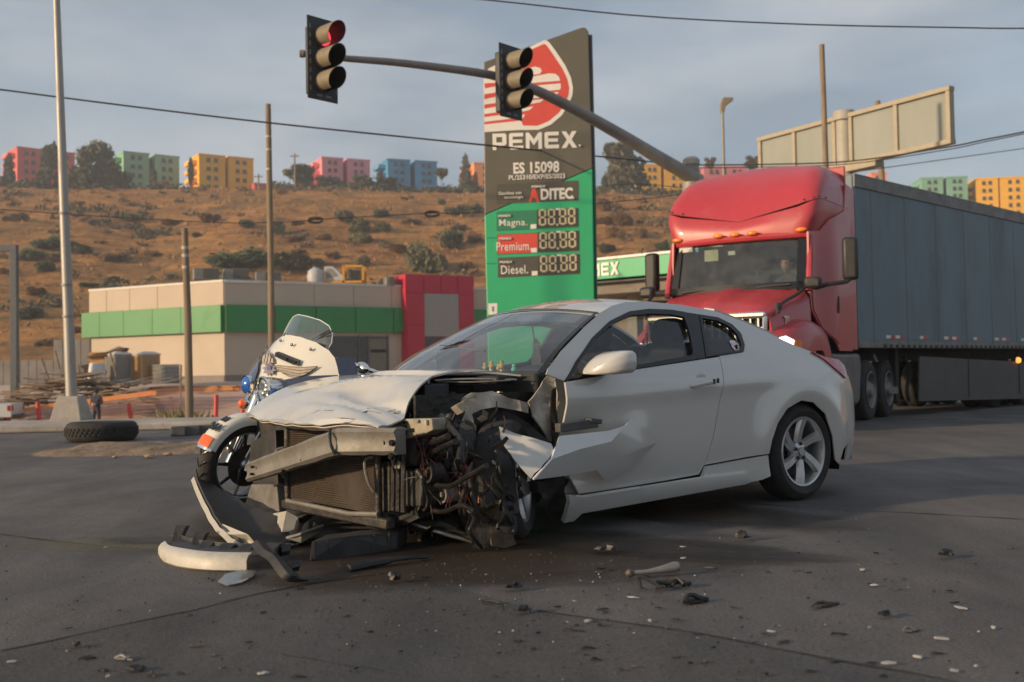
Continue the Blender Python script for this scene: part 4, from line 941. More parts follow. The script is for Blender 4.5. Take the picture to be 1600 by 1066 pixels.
ts('strut_plate',alum,[(735,690,.76),(748,686,.78),(752,722,.78),(745,726,.78),(742,760,.77),(748,800,.77),(737,812,.76),(736,775,.75),(730,770,.74),(716,768,.72),(716,758,.70),(735,752,.75),(738,722,.75)],seed=9,amp=.02)
tr('control_unit',M('dull_metal_case',(.19,.17,.145),.45,.6,var=.2,scale=9,dirt=(.07,.055,.04),dscale=5,damt=.5),2.70,[(751,740),(776,742),(772,778),(749,776)],.05,.005)
tr('control_unit',steel,2.64,[(776,744),(791,746),(789,780),(773,778)],.06,.01)
q=FX(762,759,2.712); B().box((q.x,q.y,q.z),(.012,.036,.012)).obj('unit_label_tab',whitein,coupe)
ts('bent_bracket',whitein,[(760,722,.80),(775,728,.82),(778,735,.82),(762,734,.80)],seed=11)
ts('bent_bracket',metal,[(752,684,.80),(762,688,.82),(774,700,.84),(770,706,.84),(756,704,.82)],seed=12,amp=.03)
ts('fender_liner',black,[(770,700,.96),(800,716,1.0),(806,750,1.03),(812,800,1.04),(800,822,1.02),(782,800,1.0),(764,760,.96)],seed=13,amp=.04)
ts('splash_shield',grease,[(728,796,.86),(766,788,.98),(800,790,1.03),(808,830,1.03),(802,856,1.0),(760,862,.96),(735,856,.88),(724,826,.84)],seed=14,amp=.02,step=.025,ang=80)
ts('mudded_plate',M('muddy_bracket',(.085,.062,.042),.95,var=.45,scale=14,bump=.6,bscale=30),[(764,838,1.05),(780,828,1.06),(800,836,1.06),(806,850,1.06),(786,856,1.05),(766,852,1.04)],seed=15,amp=.008,step=.02,ang=80)
ts('hanging_plate',metal,[(738,862,.72),(752,858,.74),(762,856,.76),(757,868,.76),(740,869,.72)],seed=16)
ts('inner_sill_end',grease,[(866,735,.80),(905,745,.80),(902,772,.80),(878,800,.78),(850,800,.74),(840,760,.72)],seed=17,amp=.03)
B().tube(curve([SD(720,790,.66),SD(722,775,.66),SD(728,805,.68),SD(722,822,.68)],10),.035,9).obj('strut_boot',grease,coupe)
B().lathe([(.03,0),(.06,.0),(.07,.02),(.06,.045),(.03,.05)],18,tuple(SD(748,798,.72)),'y').obj('pulley',steel,coupe)
# splayed front wheel (turned almost side-on, tyre half off the rim)
fw=alloy_wheel(coupe,(2.47,.735,.318),1,rot=(.07,0,R(41)),spin=.1)
# torn front wing, still hanging on the door
fl=ts('torn_wing',white,[(776.5,667,.97),(802,677,1.03),(841,688,1.12),(861,694,1.16),(868,706,1.19),(860,718,1.21),(848,733,1.22),(833,748.5,1.21),(818,735,1.16),(802,719,1.10),(786,697,1.02),(778,684,.985)],seed=21,amp=.004,thick=.006,step=.03,bulge=0,label='front flap of the torn white wing')
wp_={'A':(868,697,1.175),'B':(873,682,1.10),'C':(950,674,.995),'D':(976,665,.985),'E':(985,654.5,.975),'F':(1021,680,.975),'G':(1025,691,.965),'H':(980,736,.95),'I':(946,753,.955),'J':(931,734,1.0),'K':(890,742,1.10),'L':(834,749,1.205),'M':(862,717,1.19),'N':(954,690,1.03),'O':(963,716,1.02),'Q':(905,702,1.10),'R':(880,726,1.15),'T':(1000,690,.985)}
wk_=list(wp_); b=B().add([SD(*wp_[k]) for k in wk_],[[wk_.index(c) for c in f] for f in ('ABQM','BCNQ','MQR','MRL','RKL','QJR','RJK','QNOJ','CDN','DEF','DFT','DTN','TFG','NTO','TGO','OGH','OHIJ')])
fr=b.obj('torn_wing',white,coupe,solid=.007,ang=21,label='creased rear half of the torn white wing lying on the door')
B().tube([SD(833,749,1.212),SD(850,731,1.215),SD(862,717,1.20),SD(868,700,1.185)],.006,6).obj('fold_edge',M('bare_white_edge',(.75,.74,.72),.5),fr)
B().tube([SD(985,656,.925),SD(988,668,.928),SD(992,664,.925)],.0025,5).obj('torn_tip',black,fr)
B().beam(SD(871,669,.93),SD(931,661,.935),.05,.05).obj('door_hinge_cover',M('grey_plastic_bracket',(.065,.065,.07),.6,var=.2,scale=10),coupe,bevel=.006)
B().beam(SD(918,657,.935),SD(936,659,.935),.06,.028).obj('door_hinge_cover',_mc['grey_plastic_bracket'],coupe,bevel=.006)
# wiring, hoses, crumpled odds and ends
def wires(n,c,spread,L,mats,r=(.0025,.005),drop=.1):
    for _ in range(n):
        p=V(c)+V((rnd(-1,1)*spread[0],rnd(-1,1)*spread[1],rnd(-1,1)*spread[2])); pts=[p]
        d=V((rnd(-1,1),rnd(-1,1),rnd(-1,.6))).normalized()
        for k in range(5):
            d=(d+V((rnd(-.8,.8),rnd(-.8,.8),rnd(-.8,.5)-drop))).normalized(); p=p+d*L/5*rnd(.6,1.3); pts.append(p)
        B().tube(curve(pts,14),rnd(*r),5).obj('wire',random.choice(mats),coupe)
wires(34,(2.95,.72,.60),(.12,.16,.06),.26,[black,gloss,black,redwire,gloss,greywire],(.0018,.004))
wires(10,(2.84,.74,.54),(.10,.10,.06),.24,[copper,redwire,copper,black],(.0014,.003),.2)
wires(26,FX(722,735,2.86),(.025,.03,.05),.22,[copper,copper,redwire,copper,black],(.0011,.0022),.5)
wires(26,(2.85,.62,.50),(.16,.18,.10),.28,[black,gloss,black,grease],(.002,.006),.1)
wires(14,(3.1,.30,.57),(.04,.35,.02),.16,[black,gloss],(.003,.007),.25)
wires(5,FX(655,745,3.06),(.01,.02,.02),.22,[greywire,black],(.0018,.003),.5)
wires(5,FX(625,808,3.0),(.02,.03,.02),.12,[copper,metal],(.0014,.003),.4)
for a in (((640,720),(665,712),(690,700),(712,690)),((622,690),(650,700),(680,690),(700,682)),((660,752),(700,760),(730,745),(760,728)),((690,650),(705,670),(720,690),(716,720)),((650,790),(690,800),(720,790),(742,800))):
    B().tube(curve([FX(x,y,2.95+.05*k) for k,(x,y) in enumerate(a)],16),rnd(.010,.018),8).obj('hose',random.choice([black,grease]),coupe)
for k in range(4):
    px,py=rnd(735,800),rnd(755,850); d=[(px+rnd(-16,16),py+rnd(-22,22),rnd(.98,1.06)) for _ in range(3)]
    ts('liner_shred',random.choice([black,grease,grease,black]),[(px-rnd(6,14),py,1.0),(px+rnd(2,6),py-rnd(10,22),1.04),(px+rnd(8,18),py+rnd(-6,6),1.06),(px+rnd(-4,6),py+rnd(12,26),1.02)],seed=60+k,amp=.03,thick=.004,step=.03,ang=80)
k=0
for (px,py,x,d) in ((640,640,2.85,(.10,.22,.05)),(690,660,2.8,(.14,.16,.10)),(672,700,2.9,(.10,.18,.12)),(700,730,2.8,(.14,.12,.16)),(662,760,2.9,(.12,.2,.14)),(700,790,2.75,(.16,.16,.12)),(760,800,2.62,(.12,.1,.14)),(640,810,3.0,(.1,.3,.05)),(560,812,3.08,(.08,.5,.04)),(470,808,3.12,(.08,.3,.04)),(772,700,2.5,(.1,.08,.1)),(790,760,2.5,(.16,.06,.14)),(728,700,2.75,(.1,.08,.16)),(755,655,2.4,(.2,.1,.1)),(500,668,3.05,(.05,.3,.03)),(690,620,2.6,(.2,.2,.08)),(600,668,3.06,(.06,.2,.05)),(775,720,2.56,(.1,.08,.1)),(715,745,2.82,(.06,.08,.14)),(742,830,2.62,(.12,.12,.1))):
    q=FX(px,py,x); k+=1
    crag(q,d,k+20,'mangled_part',random.choice([grease,steel,black,grease,whitein if k%5==0 else steel]),amp=.55,sub=5,rot=Matrix.Rotation(rnd(-.7,.7),3,'X')@Matrix.Rotation(rnd(-.5,.5),3,'Y'),ang=75)
for k in range(46):                                                   # bent strips and shreds of bracket
    px,py=rnd(630,800),rnd(640,840)
    if px<690 and py<660: continue
    q=FX(px,py,rnd(2.6,2.95)); d=V((rnd(-.5,.5),rnd(-1,1),rnd(-1,1))).normalized()*rnd(.04,.12); w=rnd(.008,.03); u=d.orthogonal().normalized()*w; m_=random.choice([steel,whitein,alum,grease,black,grease,steel])
    mid=q+d*.5+V((rnd(-.02,.02),rnd(-.02,.02),rnd(-.02,.02)))
    B().rows([[q+u,q-u],[mid+u*rnd(.6,1.2),mid-u*rnd(.6,1.2)],[q+d+u*rnd(.2,1),q+d-u*rnd(.2,1)]]).obj('metal_shred',m_,coupe,solid=.005,smooth=False)
# shattered headlamp remains and airbag-free bits: pale shreds behind the flap
for (a,y) in (([(768,690),(776,684),(780,700),(772,706)],.86),([(690,738),(700,730),(704,742)],.62),([(706,748),(713,742),(716,756),(708,760)],.66)):
    ts('lamp_fragment',metal,[(px,py,y) for px,py in a],seed=px,amp=.02)

# recognisable running gear among the mess: ribbed hoses, pulleys, canisters, spring strut, control arm, fan shroud
def ribbed(pts,r_,name,m,n=46): B().tube(curve(pts,n),[r_*(1.14 if i%2 else .92) for i in range(n)],10).obj(name,m,coupe,ang=80)
ribbed([FX(728,768,2.74),FX(722,790,2.76),FX(730,812,2.74),FX(744,830,2.72)],.030,'bellows_hose',M('bellows_rubber',(.045,.036,.032),.6))
ribbed([FX(640,668,3.02),FX(668,678,2.98),FX(690,672,2.92),FX(704,652,2.85)],.026,'bellows_hose',black)
ribbed([FX(664,722,2.98),FX(690,738,2.95),FX(700,760,2.9)],.022,'bellows_hose',grease,30)
for (px,py,x,r_,m) in ((676,738,2.98,.055,steel),(700,772,2.9,.045,alum),(668,780,2.98,.062,grease),(756,818,2.62,.04,alum),(745,800,2.74,.032,steel),(690,705,2.93,.035,steel)):
    q=FX(px,py,x); B().lathe([(.001,.045),(r_*.3,.045),(r_*.35,.02),(r_*.7,.02),(r_*.75,.04),(r_,.04),(r_,.028),(r_*.86,.022),(r_,.016),(r_,-.04)],22,tuple(q),'x').obj('pulley',m,coupe,ang=35)
for (px,py,x,m) in ((648,700,3.0,black),(708,640,2.6,black),(684,628,2.65,M('translucent_tank',(.22,.21,.18),.5))):
    q=FX(px,py,x); B().lathe([(.001,-.09),(.05,-.088),(.056,-.06),(.056,.05),(.04,.07),(.022,.075),(.022,.10),(.001,.102)],18,tuple(q),'z').obj('canister',m,coupe,ang=40)
c0_=V((2.44,.60,.42)); c1_=V((2.36,.56,.80)); B().tube([c0_,c1_],.022,10).obj('damper_rod',metal,coupe); B().tube([c0_.lerp(c1_,t)+V((.055*math.cos(t*38),.055*math.sin(t*38),0)) for t in lin(0,1,110)],.009,6).obj('coil_spring',grease,coupe)
B().tube(curve([FX(640,822,2.95),FX(690,820,2.85),FX(730,838,2.75),FX(768,842,2.66)],16),[.03]*8+[.022]*8,8).obj('control_arm',steel,coupe); B().tube([FX(610,806,3.02),FX(680,830,2.9),FX(740,846,2.72)],.012,7).obj('tie_rod',metal,coupe)
q=FX(700,618,2.45); B().box(q,(.22,.26,.12)).obj('air_filter_box',black,coupe,bevel=.02)
for k in range(5): B().box(q+V((.115,-.10+.05*k,0)),(.012,.014,.10)).obj('filter_box_rib',black,coupe,smooth=False)
q=FX(668,620,2.7); B().box(q,(.17,.20,.15)).obj('battery',M('battery_case',(.03,.032,.04),.5),coupe,bevel=.01); B().lathe([(.001,.03),(.012,.03),(.014,0)],10,tuple(q+V((.03,.05,.075)))).obj('battery_post',metal,coupe)
for k in range(7): a=2*math.pi*k/7; B().beam(V((3.06,.25,.40)),V((3.06,.25+.19*math.cos(a),.40+.19*math.sin(a))),.05,.008).obj('fan_blade',black,coupe)

for k in range(9):                                                    # dark hoses and cables hanging before the splayed wheel
    px,py=rnd(725,800),rnd(700,800); B().tube(curve([SD(px,py,.97),SD(px+rnd(-14,14),py+rnd(12,24),1.02),SD(px+rnd(-18,18),py+rnd(28,46),1.03),SD(px+rnd(-22,22),min(856,py+rnd(50,70)),1.0)],16),rnd(.006,.014),7).obj('hose',random.choice([black,black,grease]),coupe)
# ================================================================ box trailer
trl=Frame((5.6917,17.4,0),46.1)
grey=M('trailer_grey_panel',(.125,.178,.205),.55,var=.10,scale=.8,dirt=(.10,.095,.09),dscale=.9,damt=.45,stretch=(1,1,.35))
railm=M('trailer_rail',(.20,.195,.185),.6,.3,var=.2,scale=4,dirt=(.10,.085,.07),dscale=3,damt=.5)
chass=M('chassis_black',(.022,.021,.020),.7,var=.3,scale=5,dirt=(.07,.055,.045),dscale=3,damt=.5)
skirtm=M('trailer_skirt',(.065,.062,.06),.6,var=.15,scale=2,dirt=(.11,.095,.08),dscale=1.2,damt=.4)
chrome=M('chrome',(.80,.79,.77),.12,1.0,var=.05)
redref=M('red_reflector',(.45,.03,.03),.35); whiref=M('white_reflector',(.62,.60,.56),.35)
amber=M('amber_lens',(.75,.22,.02),.25,var=.1); amberlit=M('amber_marker_lit',(.8,.25,.03),.3,emit=(1,.28,.05),es=1.6)
trailer=thing('box_trailer','long grey box trailer with vertical panel seams behind the red truck','trailer',frame=trl)
TL_,TW,T0,T1=14.6,2.60,1.22,4.10
B().box((-TL_/2,-TW/2,(T0+T1)/2),(TL_-.02,TW-.06,T1-T0-.02)).obj('trailer_body',grey,trailer,smooth=False)
xs=[0]+[-.56-1.23*i for i in range(12)]; xs=[x for x in xs if x>-TL_]+[-TL_]
for a,c in zip(xs,xs[1:]):
    for y in (0,-TW): B().box(((a+c)/2,y,(1.33+3.87)/2),(abs(c-a)-.030,.020,3.87-1.33)).obj('panel',grey,trailer,bevel=.006)
for x in xs[1:-1]:
    o=B().box((x,.002,2.6),(.020,.010,2.52)).obj('seam',railm,trailer,smooth=False)
    b=B()
    for k in range(26): b.lathe([(.001,.010),(.008,.008),(.010,0)],6,(x+.035,.006,1.38+k*.098),'y')
    b.obj('rivet',grey,o,smooth=False)['kind']='stuff'
for y,n_ in ((.004,1),(-TW-.004,-1)):
    B().box((-TL_/2,y,3.98),(TL_,.05,.23)).obj('top_rail',railm,trailer,bevel=.012)
    B().box((-TL_/2,y,1.265),(TL_,.05,.13)).obj('bottom_rail',railm,trailer,bevel=.01)
B().box((.0,-TW/2,2.66),(.05,TW,2.86)).obj('front_wall',grey,trailer,bevel=.03)
b=B()
for k in range(60): b.box((-.9-k*.22,.033,1.235),(.10,.012,.05))
b.obj('rail_slot',chass,trailer,smooth=False)['kind']='stuff'
for i,(p0,p1) in enumerate(((1383,1412),(1436,1447),(1474,1499),(1520,1530),(1553,1576),(1594,1606))):
    xa=trl.on(p0,530,y=0).x;xb=trl.on(p1,530,y=0).x; n_=4 if i%2==0 else 2
    for k in range(n_): B().box((lerp(xa,xb,(k+.5)/n_),.016,1.395),(abs(xb-xa)/n_*.98,.006,.055)).obj('reflector_strip',whiref if k%2==0 else redref,trailer,smooth=False)
q=trl.on(1590,563,y=0); B().lathe([(.001,.05),(.045,.045),(.06,.02),(.06,-.02)],16,(q.x,.01,q.z),'y').obj('marker_lamp',amberlit,trailer)
# underside: skirt, landing leg, crossbars, rear wheels
B().prism([trl.on(*a,y=-.03) for a in ((1437,557),(1606,566),(1606,623),(1436,627))],(0,-.03,0)).obj('side_skirt',skirtm,trailer,smooth=False)
for px in (1514,1593):
    x=trl.on(px,590,y=-.02).x; B().box((x,-.022,.70),(.012,.01,.9)).obj('skirt_seam',chass,trailer,smooth=False)
B().box((-TL_/2,-TW/2,1.10),(TL_-1,1.0,.22)).obj('trailer_frame',chass,trailer,smooth=False)
for y in (-.35,-TW+.35):
    B().box((-1.95,y,.72),(.14,.14,1.0)).obj('landing_leg',chass,trailer,bevel=.01); B().box((-1.95,y,.26),(.26,.26,.04)).obj('landing_foot',chass,trailer,bevel=.01)
    B().beam((-1.95,y,.35),(-1.15,y,1.1),.07,.07).obj('leg_brace',railm,trailer); B().tube(curve([(-2.15,y+.1,1.05),(-2.35,y+.12,.8),(-2.2,y+.12,.5),(-2.25,y+.12,.25)],12),.035,8).obj('air_hose',chass,trailer)
B().beam((-1.9,-.30,.46),(-.3,-.30,.46),.10,.12).obj('cross_brace',railm,trailer)
def truck_wheel(par,x,y,s_,Rr=.50,chromed=False,group=None):
    w=thing('wheel','x','x'); del w['label']; del w['category']; w.parent=par; w.location=(x,y,Rr)
    b=B(); tyre(b,Rr,.28,.30,0); b.obj('tyre',rubber,w)
    r=B(); r.lathe([(.305,.14*s_),(.315,.15*s_),(.30,.155*s_),(.28,.12*s_),(.26,.02*s_),(.17,.0*s_),(.15,.10*s_),(.10,.17*s_),(.001,.18*s_)],36,(0,0,0),'y'); r.obj('rim',chrome if chromed else M('dull_rim',(.22,.215,.21),.5,.5,var=.2,scale=5,dirt=(.09,.08,.07),dscale=5,damt=.5),w)
    b=B()
    for k in range(10): a=2*math.pi*k/10; b.lathe([(.001,.05*s_),(.017,.05*s_),(.019,0)],6,(.205*math.cos(a),0,.205*math.sin(a)),'y')
    b.obj('wheel_nut',alloy,w); return w
for px in (1515,1566):
    x=trl.on(px,640,y=-.1).x
    for y in (-.36,-.70,-1.9,-2.24): truck_wheel(trailer,x-1.6,y,1 if y>-1 else -1)
# ================================================================ red tractor
_d=ray(1330,450); _c=CAM+_d*16.5; trk=Frame((_c.x,_c.y,0),33)
trk.O=trk.O-trk.L*1.22      # origin on the centre line, at the rear of the sleeper
trk=Frame((trk.O.x,trk.O.y,0),33)
redp=M('red_truck_paint',(.41,.032,.043),.38,var=.07,scale=1.5,coat=.25,dirt=(.40,.12,.12),dscale=1.2,damt=.4)
blackt=M('truck_black_plastic',(.022,.022,.022),.5,var=.3,scale=8,dirt=(.06,.05,.045),dscale=4,damt=.3)
tank=M('truck_fairing_grey',(.13,.13,.135),.4,.2,var=.15,scale=3,dirt=(.10,.09,.08),dscale=2,damt=.5)
tractor=thing('tractor_truck','red semi truck with high roof fairing and grey mirrors, facing the wrecked coupe','truck',frame=trk)
TX=lambda px,py,x:trk.on(px,py,x=x)
TY=lambda px,py,y:trk.on(px,py,y=y)
def ywid(x): return 1.22-.16*sm(x,.75,1.65)
# high roof fairing: wrapped levels, side rear -> corner -> front centre -> other side
def wrap(zs,zc,xc,ys,n=6,xr=.04,m=25,zp=2.0):
    row=[]
    for i in range(m):
        th=-math.pi/2+math.pi*i/(m-1); c=abs(math.cos(th))**(2/n); s_=math.copysign(abs(math.sin(th))**(2/n),math.sin(th))
        x=xr+(xc-xr)*c; y=ys*s_; k=min(1,abs(s_))**zp
        row.append(V((x,y,lerp(zc,zs,k))))
    return row
lev=[wrap(2.86,2.82,1.66,1.10,14),wrap(3.02,2.92,1.67,1.155,14),wrap(3.20,3.02,1.64,1.20,14),wrap(3.36,3.10,1.58,1.215,14)]
B().rows(lev).obj('brow',redp,tractor,solid=.03,ang=60)
lev2=[wrap(3.36,3.10,1.575,1.21,14),wrap(3.52,3.32,1.47,1.205,12),wrap(3.68,3.56,1.29,1.185,10),wrap(3.82,3.77,1.09,1.15,8),wrap(3.93,3.93,.86,1.08,6),wrap(4.00,4.04,.64,.97,3.6),wrap(4.05,4.09,.45,.80,3),wrap(4.08,4.11,.25,.5,3),wrap(4.1,4.115,.10,.15,3)]
for r_ in lev2:
    for q in r_:
        # raised outer shoulders with a scooped centre
        q.z+=.035*math.exp(-((abs(q.y)-.93)/.16)**2)*sm(q.x,.2,1.0); q.x+=.0
fa=B().rows(lev2).obj('roof_fairing',redp,tractor,solid=.03,ang=60)
B().tube([q+V((.006*(q.x>.3),.004*math.copysign(1,q.y),.0)) for q in lev2[0]],.0045,5).obj('fairing_seam',chass,fa)
for i in range(2,24,3):
    q=lev2[0][i]; B().lathe([(.001,.012),(.012,.008),(.014,0)],8,(q.x,q.y,q.z+.035),'x').obj('fairing_bolt',chass,fa)
# cab and sleeper sides
def CS(off=0,s_=1): return lambda x,z:V((x,s_*(ywid(x)+off-.02*((z-2.2)/1.1)**2),z))
cs=[(.04,1.14),(.75,1.14),(.95,1.30),(1.30,1.45),(1.62,1.75),(1.70,2.02),(1.66,2.86),(1.3,2.9),(1.0,3.1),(.04,3.38)]
for s_ in (1,-1):
    B().sheet(cs,.07,CS(0,s_)).obj('cab_side',redp,tractor,solid=.03)
    dr=B().sheet([(.80,1.24),(.96,1.32),(1.28,1.46),(1.56,1.75),(1.60,2.02),(1.56,2.74),(.86,2.80),(.82,2.3)],.06,CS(.012,s_)).obj('cab_door',redp,tractor,solid=.03)
    B().sheet([(.93,2.10),(1.54,2.02),(1.50,2.68),(1.2,2.72),(.95,2.70)],.08,CS(.016,s_)).obj('door_window',glass('truck_side_glass',(.10,.11,.11),.1,.02),dr)
    ring([(.91,2.07),(1.56,1.99),(1.52,2.70),(1.2,2.74),(.93,2.72)],[(.95,2.11),(1.53,2.04),(1.49,2.67),(1.2,2.70),(.96,2.69)],CS(.020,s_),'window_trim',blackt,dr,.01)
    B().tube(curve([V((.84,s_*1.25,1.95)),V((.86,s_*1.255,1.82)),V((.86,s_*1.25,1.70))],6),.022,6).obj('door_handle',blackt,dr)
    B().prism([V((.0,s_*1.205,1.16)),V((.34,s_*1.225,1.16)),V((.34,s_*1.225,3.2)),V((.16,s_*1.22,3.75)),V((-.38,s_*1.20,3.72)),V((-.38,s_*1.20,1.16))],(0,-.03*s_,0)).obj('side_extender',redp,tractor,smooth=False,bevel=.012)
    B().prism([V((.42,s_*1.215,2.1)),V((.62,s_*1.215,2.1)),V((.62,s_*1.215,3.0)),V((.42,s_*1.215,3.0))],(0,.012*s_,0)).obj('sleeper_panel',redp,tractor,bevel=.008)
B().box((.02,0,2.6),(.04,2.36,2.9)).obj('sleeper_back',redp,tractor,bevel=.02)
B().box((.8,0,1.17),(1.5,2.2,.06)).obj('cab_floor',chass,tractor)
B().box((.55,0,2.0),(.06,2.2,1.6)).obj('sleeper_curtain',M('dark_curtain',(.05,.055,.055),.9,var=.3),tractor)
# windscreen
def wrow(z,x0,ys,bow,m=15): return [V((x0+bow*(1-(1-2*i/(m-1))**2)*.9,ys*(1-2*i/(m-1)),z)) for i in range(m)]
wr=[wrow(lerp(2.03,2.78,t),lerp(1.74,1.54,t),lerp(1.075,1.055,t),.14) for t in lin(0,1,8)]
B().rows(wr).obj('windscreen',glass('truck_windscreen',(.66,.74,.72),.13,.02),tractor)
fr_=[[q+V((.015,0,0)) for q in r_] for r_ in wr]
for k,rr in enumerate((fr_[:2],[r_[:2] for r_ in fr_],[r_[-2:] for r_ in fr_])): B().rows([[q for q in r_] for r_ in rr]).obj('windscreen_seal',gloss,tractor,solid=.01)
for s_ in (1,-1): B().tube([V((1.77,1.10*s_,2.0)),V((1.66,1.09*s_,2.45)),V((1.56,1.07*s_,2.82))],[.05,.045,.045],8).obj('pillar',redp,tractor)
B().tube([V(q)+V((.03,0,.05)) for q in wr[-1]],.05,8).obj('header',redp,tractor)
for y,x in ((-.96,.02),(-.26,.10),(0,.10),(.27,.10),(.98,.02)):
    q=V((1.60+x+.05,y,2.895)); B().lathe([(max(.001,.035*math.sin(t)),-.085*math.cos(t)) for t in lin(0,math.pi,9)],10,tuple(q),'y').obj('marker_light',amber,tractor)
for y0,y1 in ((.1,.85),(-.85,-.1)): B().tube([V((1.86,y0,2.06)),V((1.85,(y0+y1)/2,2.09)),V((1.82,y1,2.10))],.012,6).obj('wiper',blackt,tractor)
# papers and stickers behind the windscreen
for (px,py,w,h,m) in ((1072,391,.22,.075,M('white_paper',(.55,.56,.53),.8)),(1090,391,.045,.06,M('blue_sticker',(.05,.35,.55),.5)),(1113,400,.22,.17,M('cream_paper',(.50,.48,.30),.8,var=.25)),(1145,396,.11,.06,M('white_paper2',(.6,.6,.57),.8)),(1064,402,.04,.07,M('blue_sticker',(.05,.35,.55),.5)),(1053,452,.05,.08,M('yellow_sticker',(.7,.6,.03),.5))):
    q=TX(px,py,1.60 if py<420 else 1.73); B().box((q.x-.02+.07*(1-(q.y/1.05)**2),q.y,q.z),(.004,w,h)).obj('windscreen_paper',m,tractor,smooth=False)
# dashboard, steering wheel, cup and green plush on the dash
B().prism([(1.74,-1.0,1.98),(1.74,-1.0,1.5),(1.35,-1.0,1.5),(1.32,-1.0,1.86),(1.45,-1.0,1.98)],(0,2.0,0)).obj('dashboard',dashm,tractor,bevel=.03)
c=V((1.16,.50,1.98)); w=B(); ts=lin(0,2*math.pi,25)
w.tube([c+V((.14*math.sin(t),.22*math.cos(t),.17*math.sin(t))) for t in ts],.018,7); w.tube([c+V((0,.2,0)),c,c-V((0,.2,0))],.02,6); w.tube([c,c+V((.3,0,-.2))],.04,7); w.obj('steering_wheel',blackt,tractor)
for s_ in (.5,-.5):
    st=cushion((.85,s_,1.45),(.5,.52,.18)).obj('seat',seatm,tractor); cushion((.62,s_,1.85),(.16,.5,.75),-.12).obj('backrest',seatm,st)
q=TX(1256,430,1.55); b=B()
for k in range(9):
    d=V((rnd(-1,1),rnd(-1,1),rnd(-1,1)))*.05; rr=rnd(.03,.055); b.lathe([(max(.001,rr*math.sin(t)),-rr*math.cos(t)) for t in lin(0,math.pi,7)],9,(q.x-.08+d.x,q.y+d.y-.06,q.z+d.z),'z')
o=b.obj('plush_toy',M('leaf_green_plush',(.16,.42,.10),.9,var=.4,scale=20),None); o.matrix_world=Matrix.Translation(trk.O)@Matrix.Rotation(trk.rz,4,'Z'); tag(o,'leaf green plush on the truck dashboard next to the driver','toy')
# bonnet
hs=[]
for x,zc,zs,ys in ((1.76,2.07,2.00,1.07),(1.95,2.04,1.95,1.05),(2.2,1.98,1.88,1.01),(2.5,1.89,1.80,.965),(2.75,1.80,1.72,.93),(2.92,1.70,1.64,.90)):
    half=[(0,zc),(.10,zc+.004),(.16,zc-.03),(.5,zc-.035),(.72,zs+.02),(ys-.06,zs-.03),(ys,zs-.12),(ys+.015,zs-.3),(ys+.02,1.30),(ys+.02,1.0)]
    row=[V((x,-y,z)) for y,z in reversed(half)]+[V((x,y,z)) for y,z in half[1:]]
    hs.append(row)
B().rows(hs).obj('bonnet',redp,tractor,solid=.03,ang=50)
# grille with chrome frame and bars
gx=2.93
B().box((gx-.05,0,1.25),(.06,1.70,.80)).obj('grille_core',chass,tractor)
gp_=[(.86,1.60),(.84,1.05),(.62,.85),(-.62,.85),(-.84,1.05),(-.86,1.60)]
B().tube([V((gx+.02,y,z)) for y,z in gp_+[gp_[0]]],.035,8).obj('grille_frame',chrome,tractor)
B().box((gx+.02,0,1.625),(.09,1.74,.075)).obj('grille_cap',chrome,tractor,bevel=.02)
for i in range(15):
    y=-.77+i*.11; B().box((gx+.01,y,1.23),(.06,.030,.72)).obj('grille_bar',chrome,tractor,bevel=.008)
for i in range(4): B().box((gx-.015,0,1.0+i*.15),(.02,1.62,.016)).obj('grille_crossbar',chrome,tractor,smooth=False)
# wings, headlamps, bumper
for s_ in (1,-1):
    rows_=[]
    for x,yo,zt in ((2.96,1.00,1.34),(2.86,1.10,1.38),(2.6,1.20,1.44),(2.3,1.245,1.53),(1.95,1.25,1.55),(1.6,1.24,1.50),(1.3,1.23,1.40),(1.12,1.22,1.2)):
        d=math.hypot(x-1.78,0); zb=.52+math.sqrt(max(0,.64**2-d*d)) if d<.64 else .55
        rows_.append([V((x,.90*s_,zt+.06)),V((x,(yo-.10)*s_,zt+.02)),V((x,(yo-.02)*s_,zt-.05)),V((x,yo*s_,zt-.14)),V((x,(yo)*s_,lerp(zt-.14,zb,.6))),V((x,(yo-.01)*s_,zb))])
    B().rows(rows_).obj('wing',redp,tractor,solid=.03,ang=50)
    hl=B().prism([V((2.98,.88*s_,1.12)),V((2.97,1.02*s_,1.10)),V((2.80,1.17*s_,1.12)),V((2.74,1.19*s_,1.27)),V((2.86,1.11*s_,1.33)),V((2.985,.92*s_,1.27))],(.035,.012*s_,0)).obj('headlamp',M('clear_lamp',(.75,.76,.78),.08,.4,emit=(1,.95,.85),es=1.2),tractor,smooth=False,bevel=.01)
    B().prism([V((2.80,1.17*s_,1.12)),V((2.60,1.225*s_,1.12)),V((2.58,1.23*s_,1.26)),V((2.74,1.19*s_,1.27))],(.02,.02*s_,0)).obj('turn_lamp',amber,tractor,smooth=False,bevel=.006)
    truck_wheel(tractor,1.78,1.06*s_,s_,chromed=True)
    for x in (-1.25,-2.45):
        for yy in (1.02,.70): truck_wheel(tractor,x,yy*s_,s_)
    B().prism([V((1.05,1.19*s_,.30)),V((1.05,1.21*s_,1.1)),V((-.48,1.21*s_,1.1)),V((-.58,1.19*s_,.9)),V((-.58,1.17*s_,.36)),V((-.46,1.15*s_,.28))],(0,-.5*s_,0)).obj('tank_fairing',tank,tractor,bevel=.05)
    B().prism([V((.9,1.215*s_,.42)),V((.9,1.22*s_,.86)),V((.1,1.22*s_,.86)),V((-.05,1.21*s_,.42))],(0,.012*s_,0)).obj('tank_step',tank,tractor,bevel=.01)
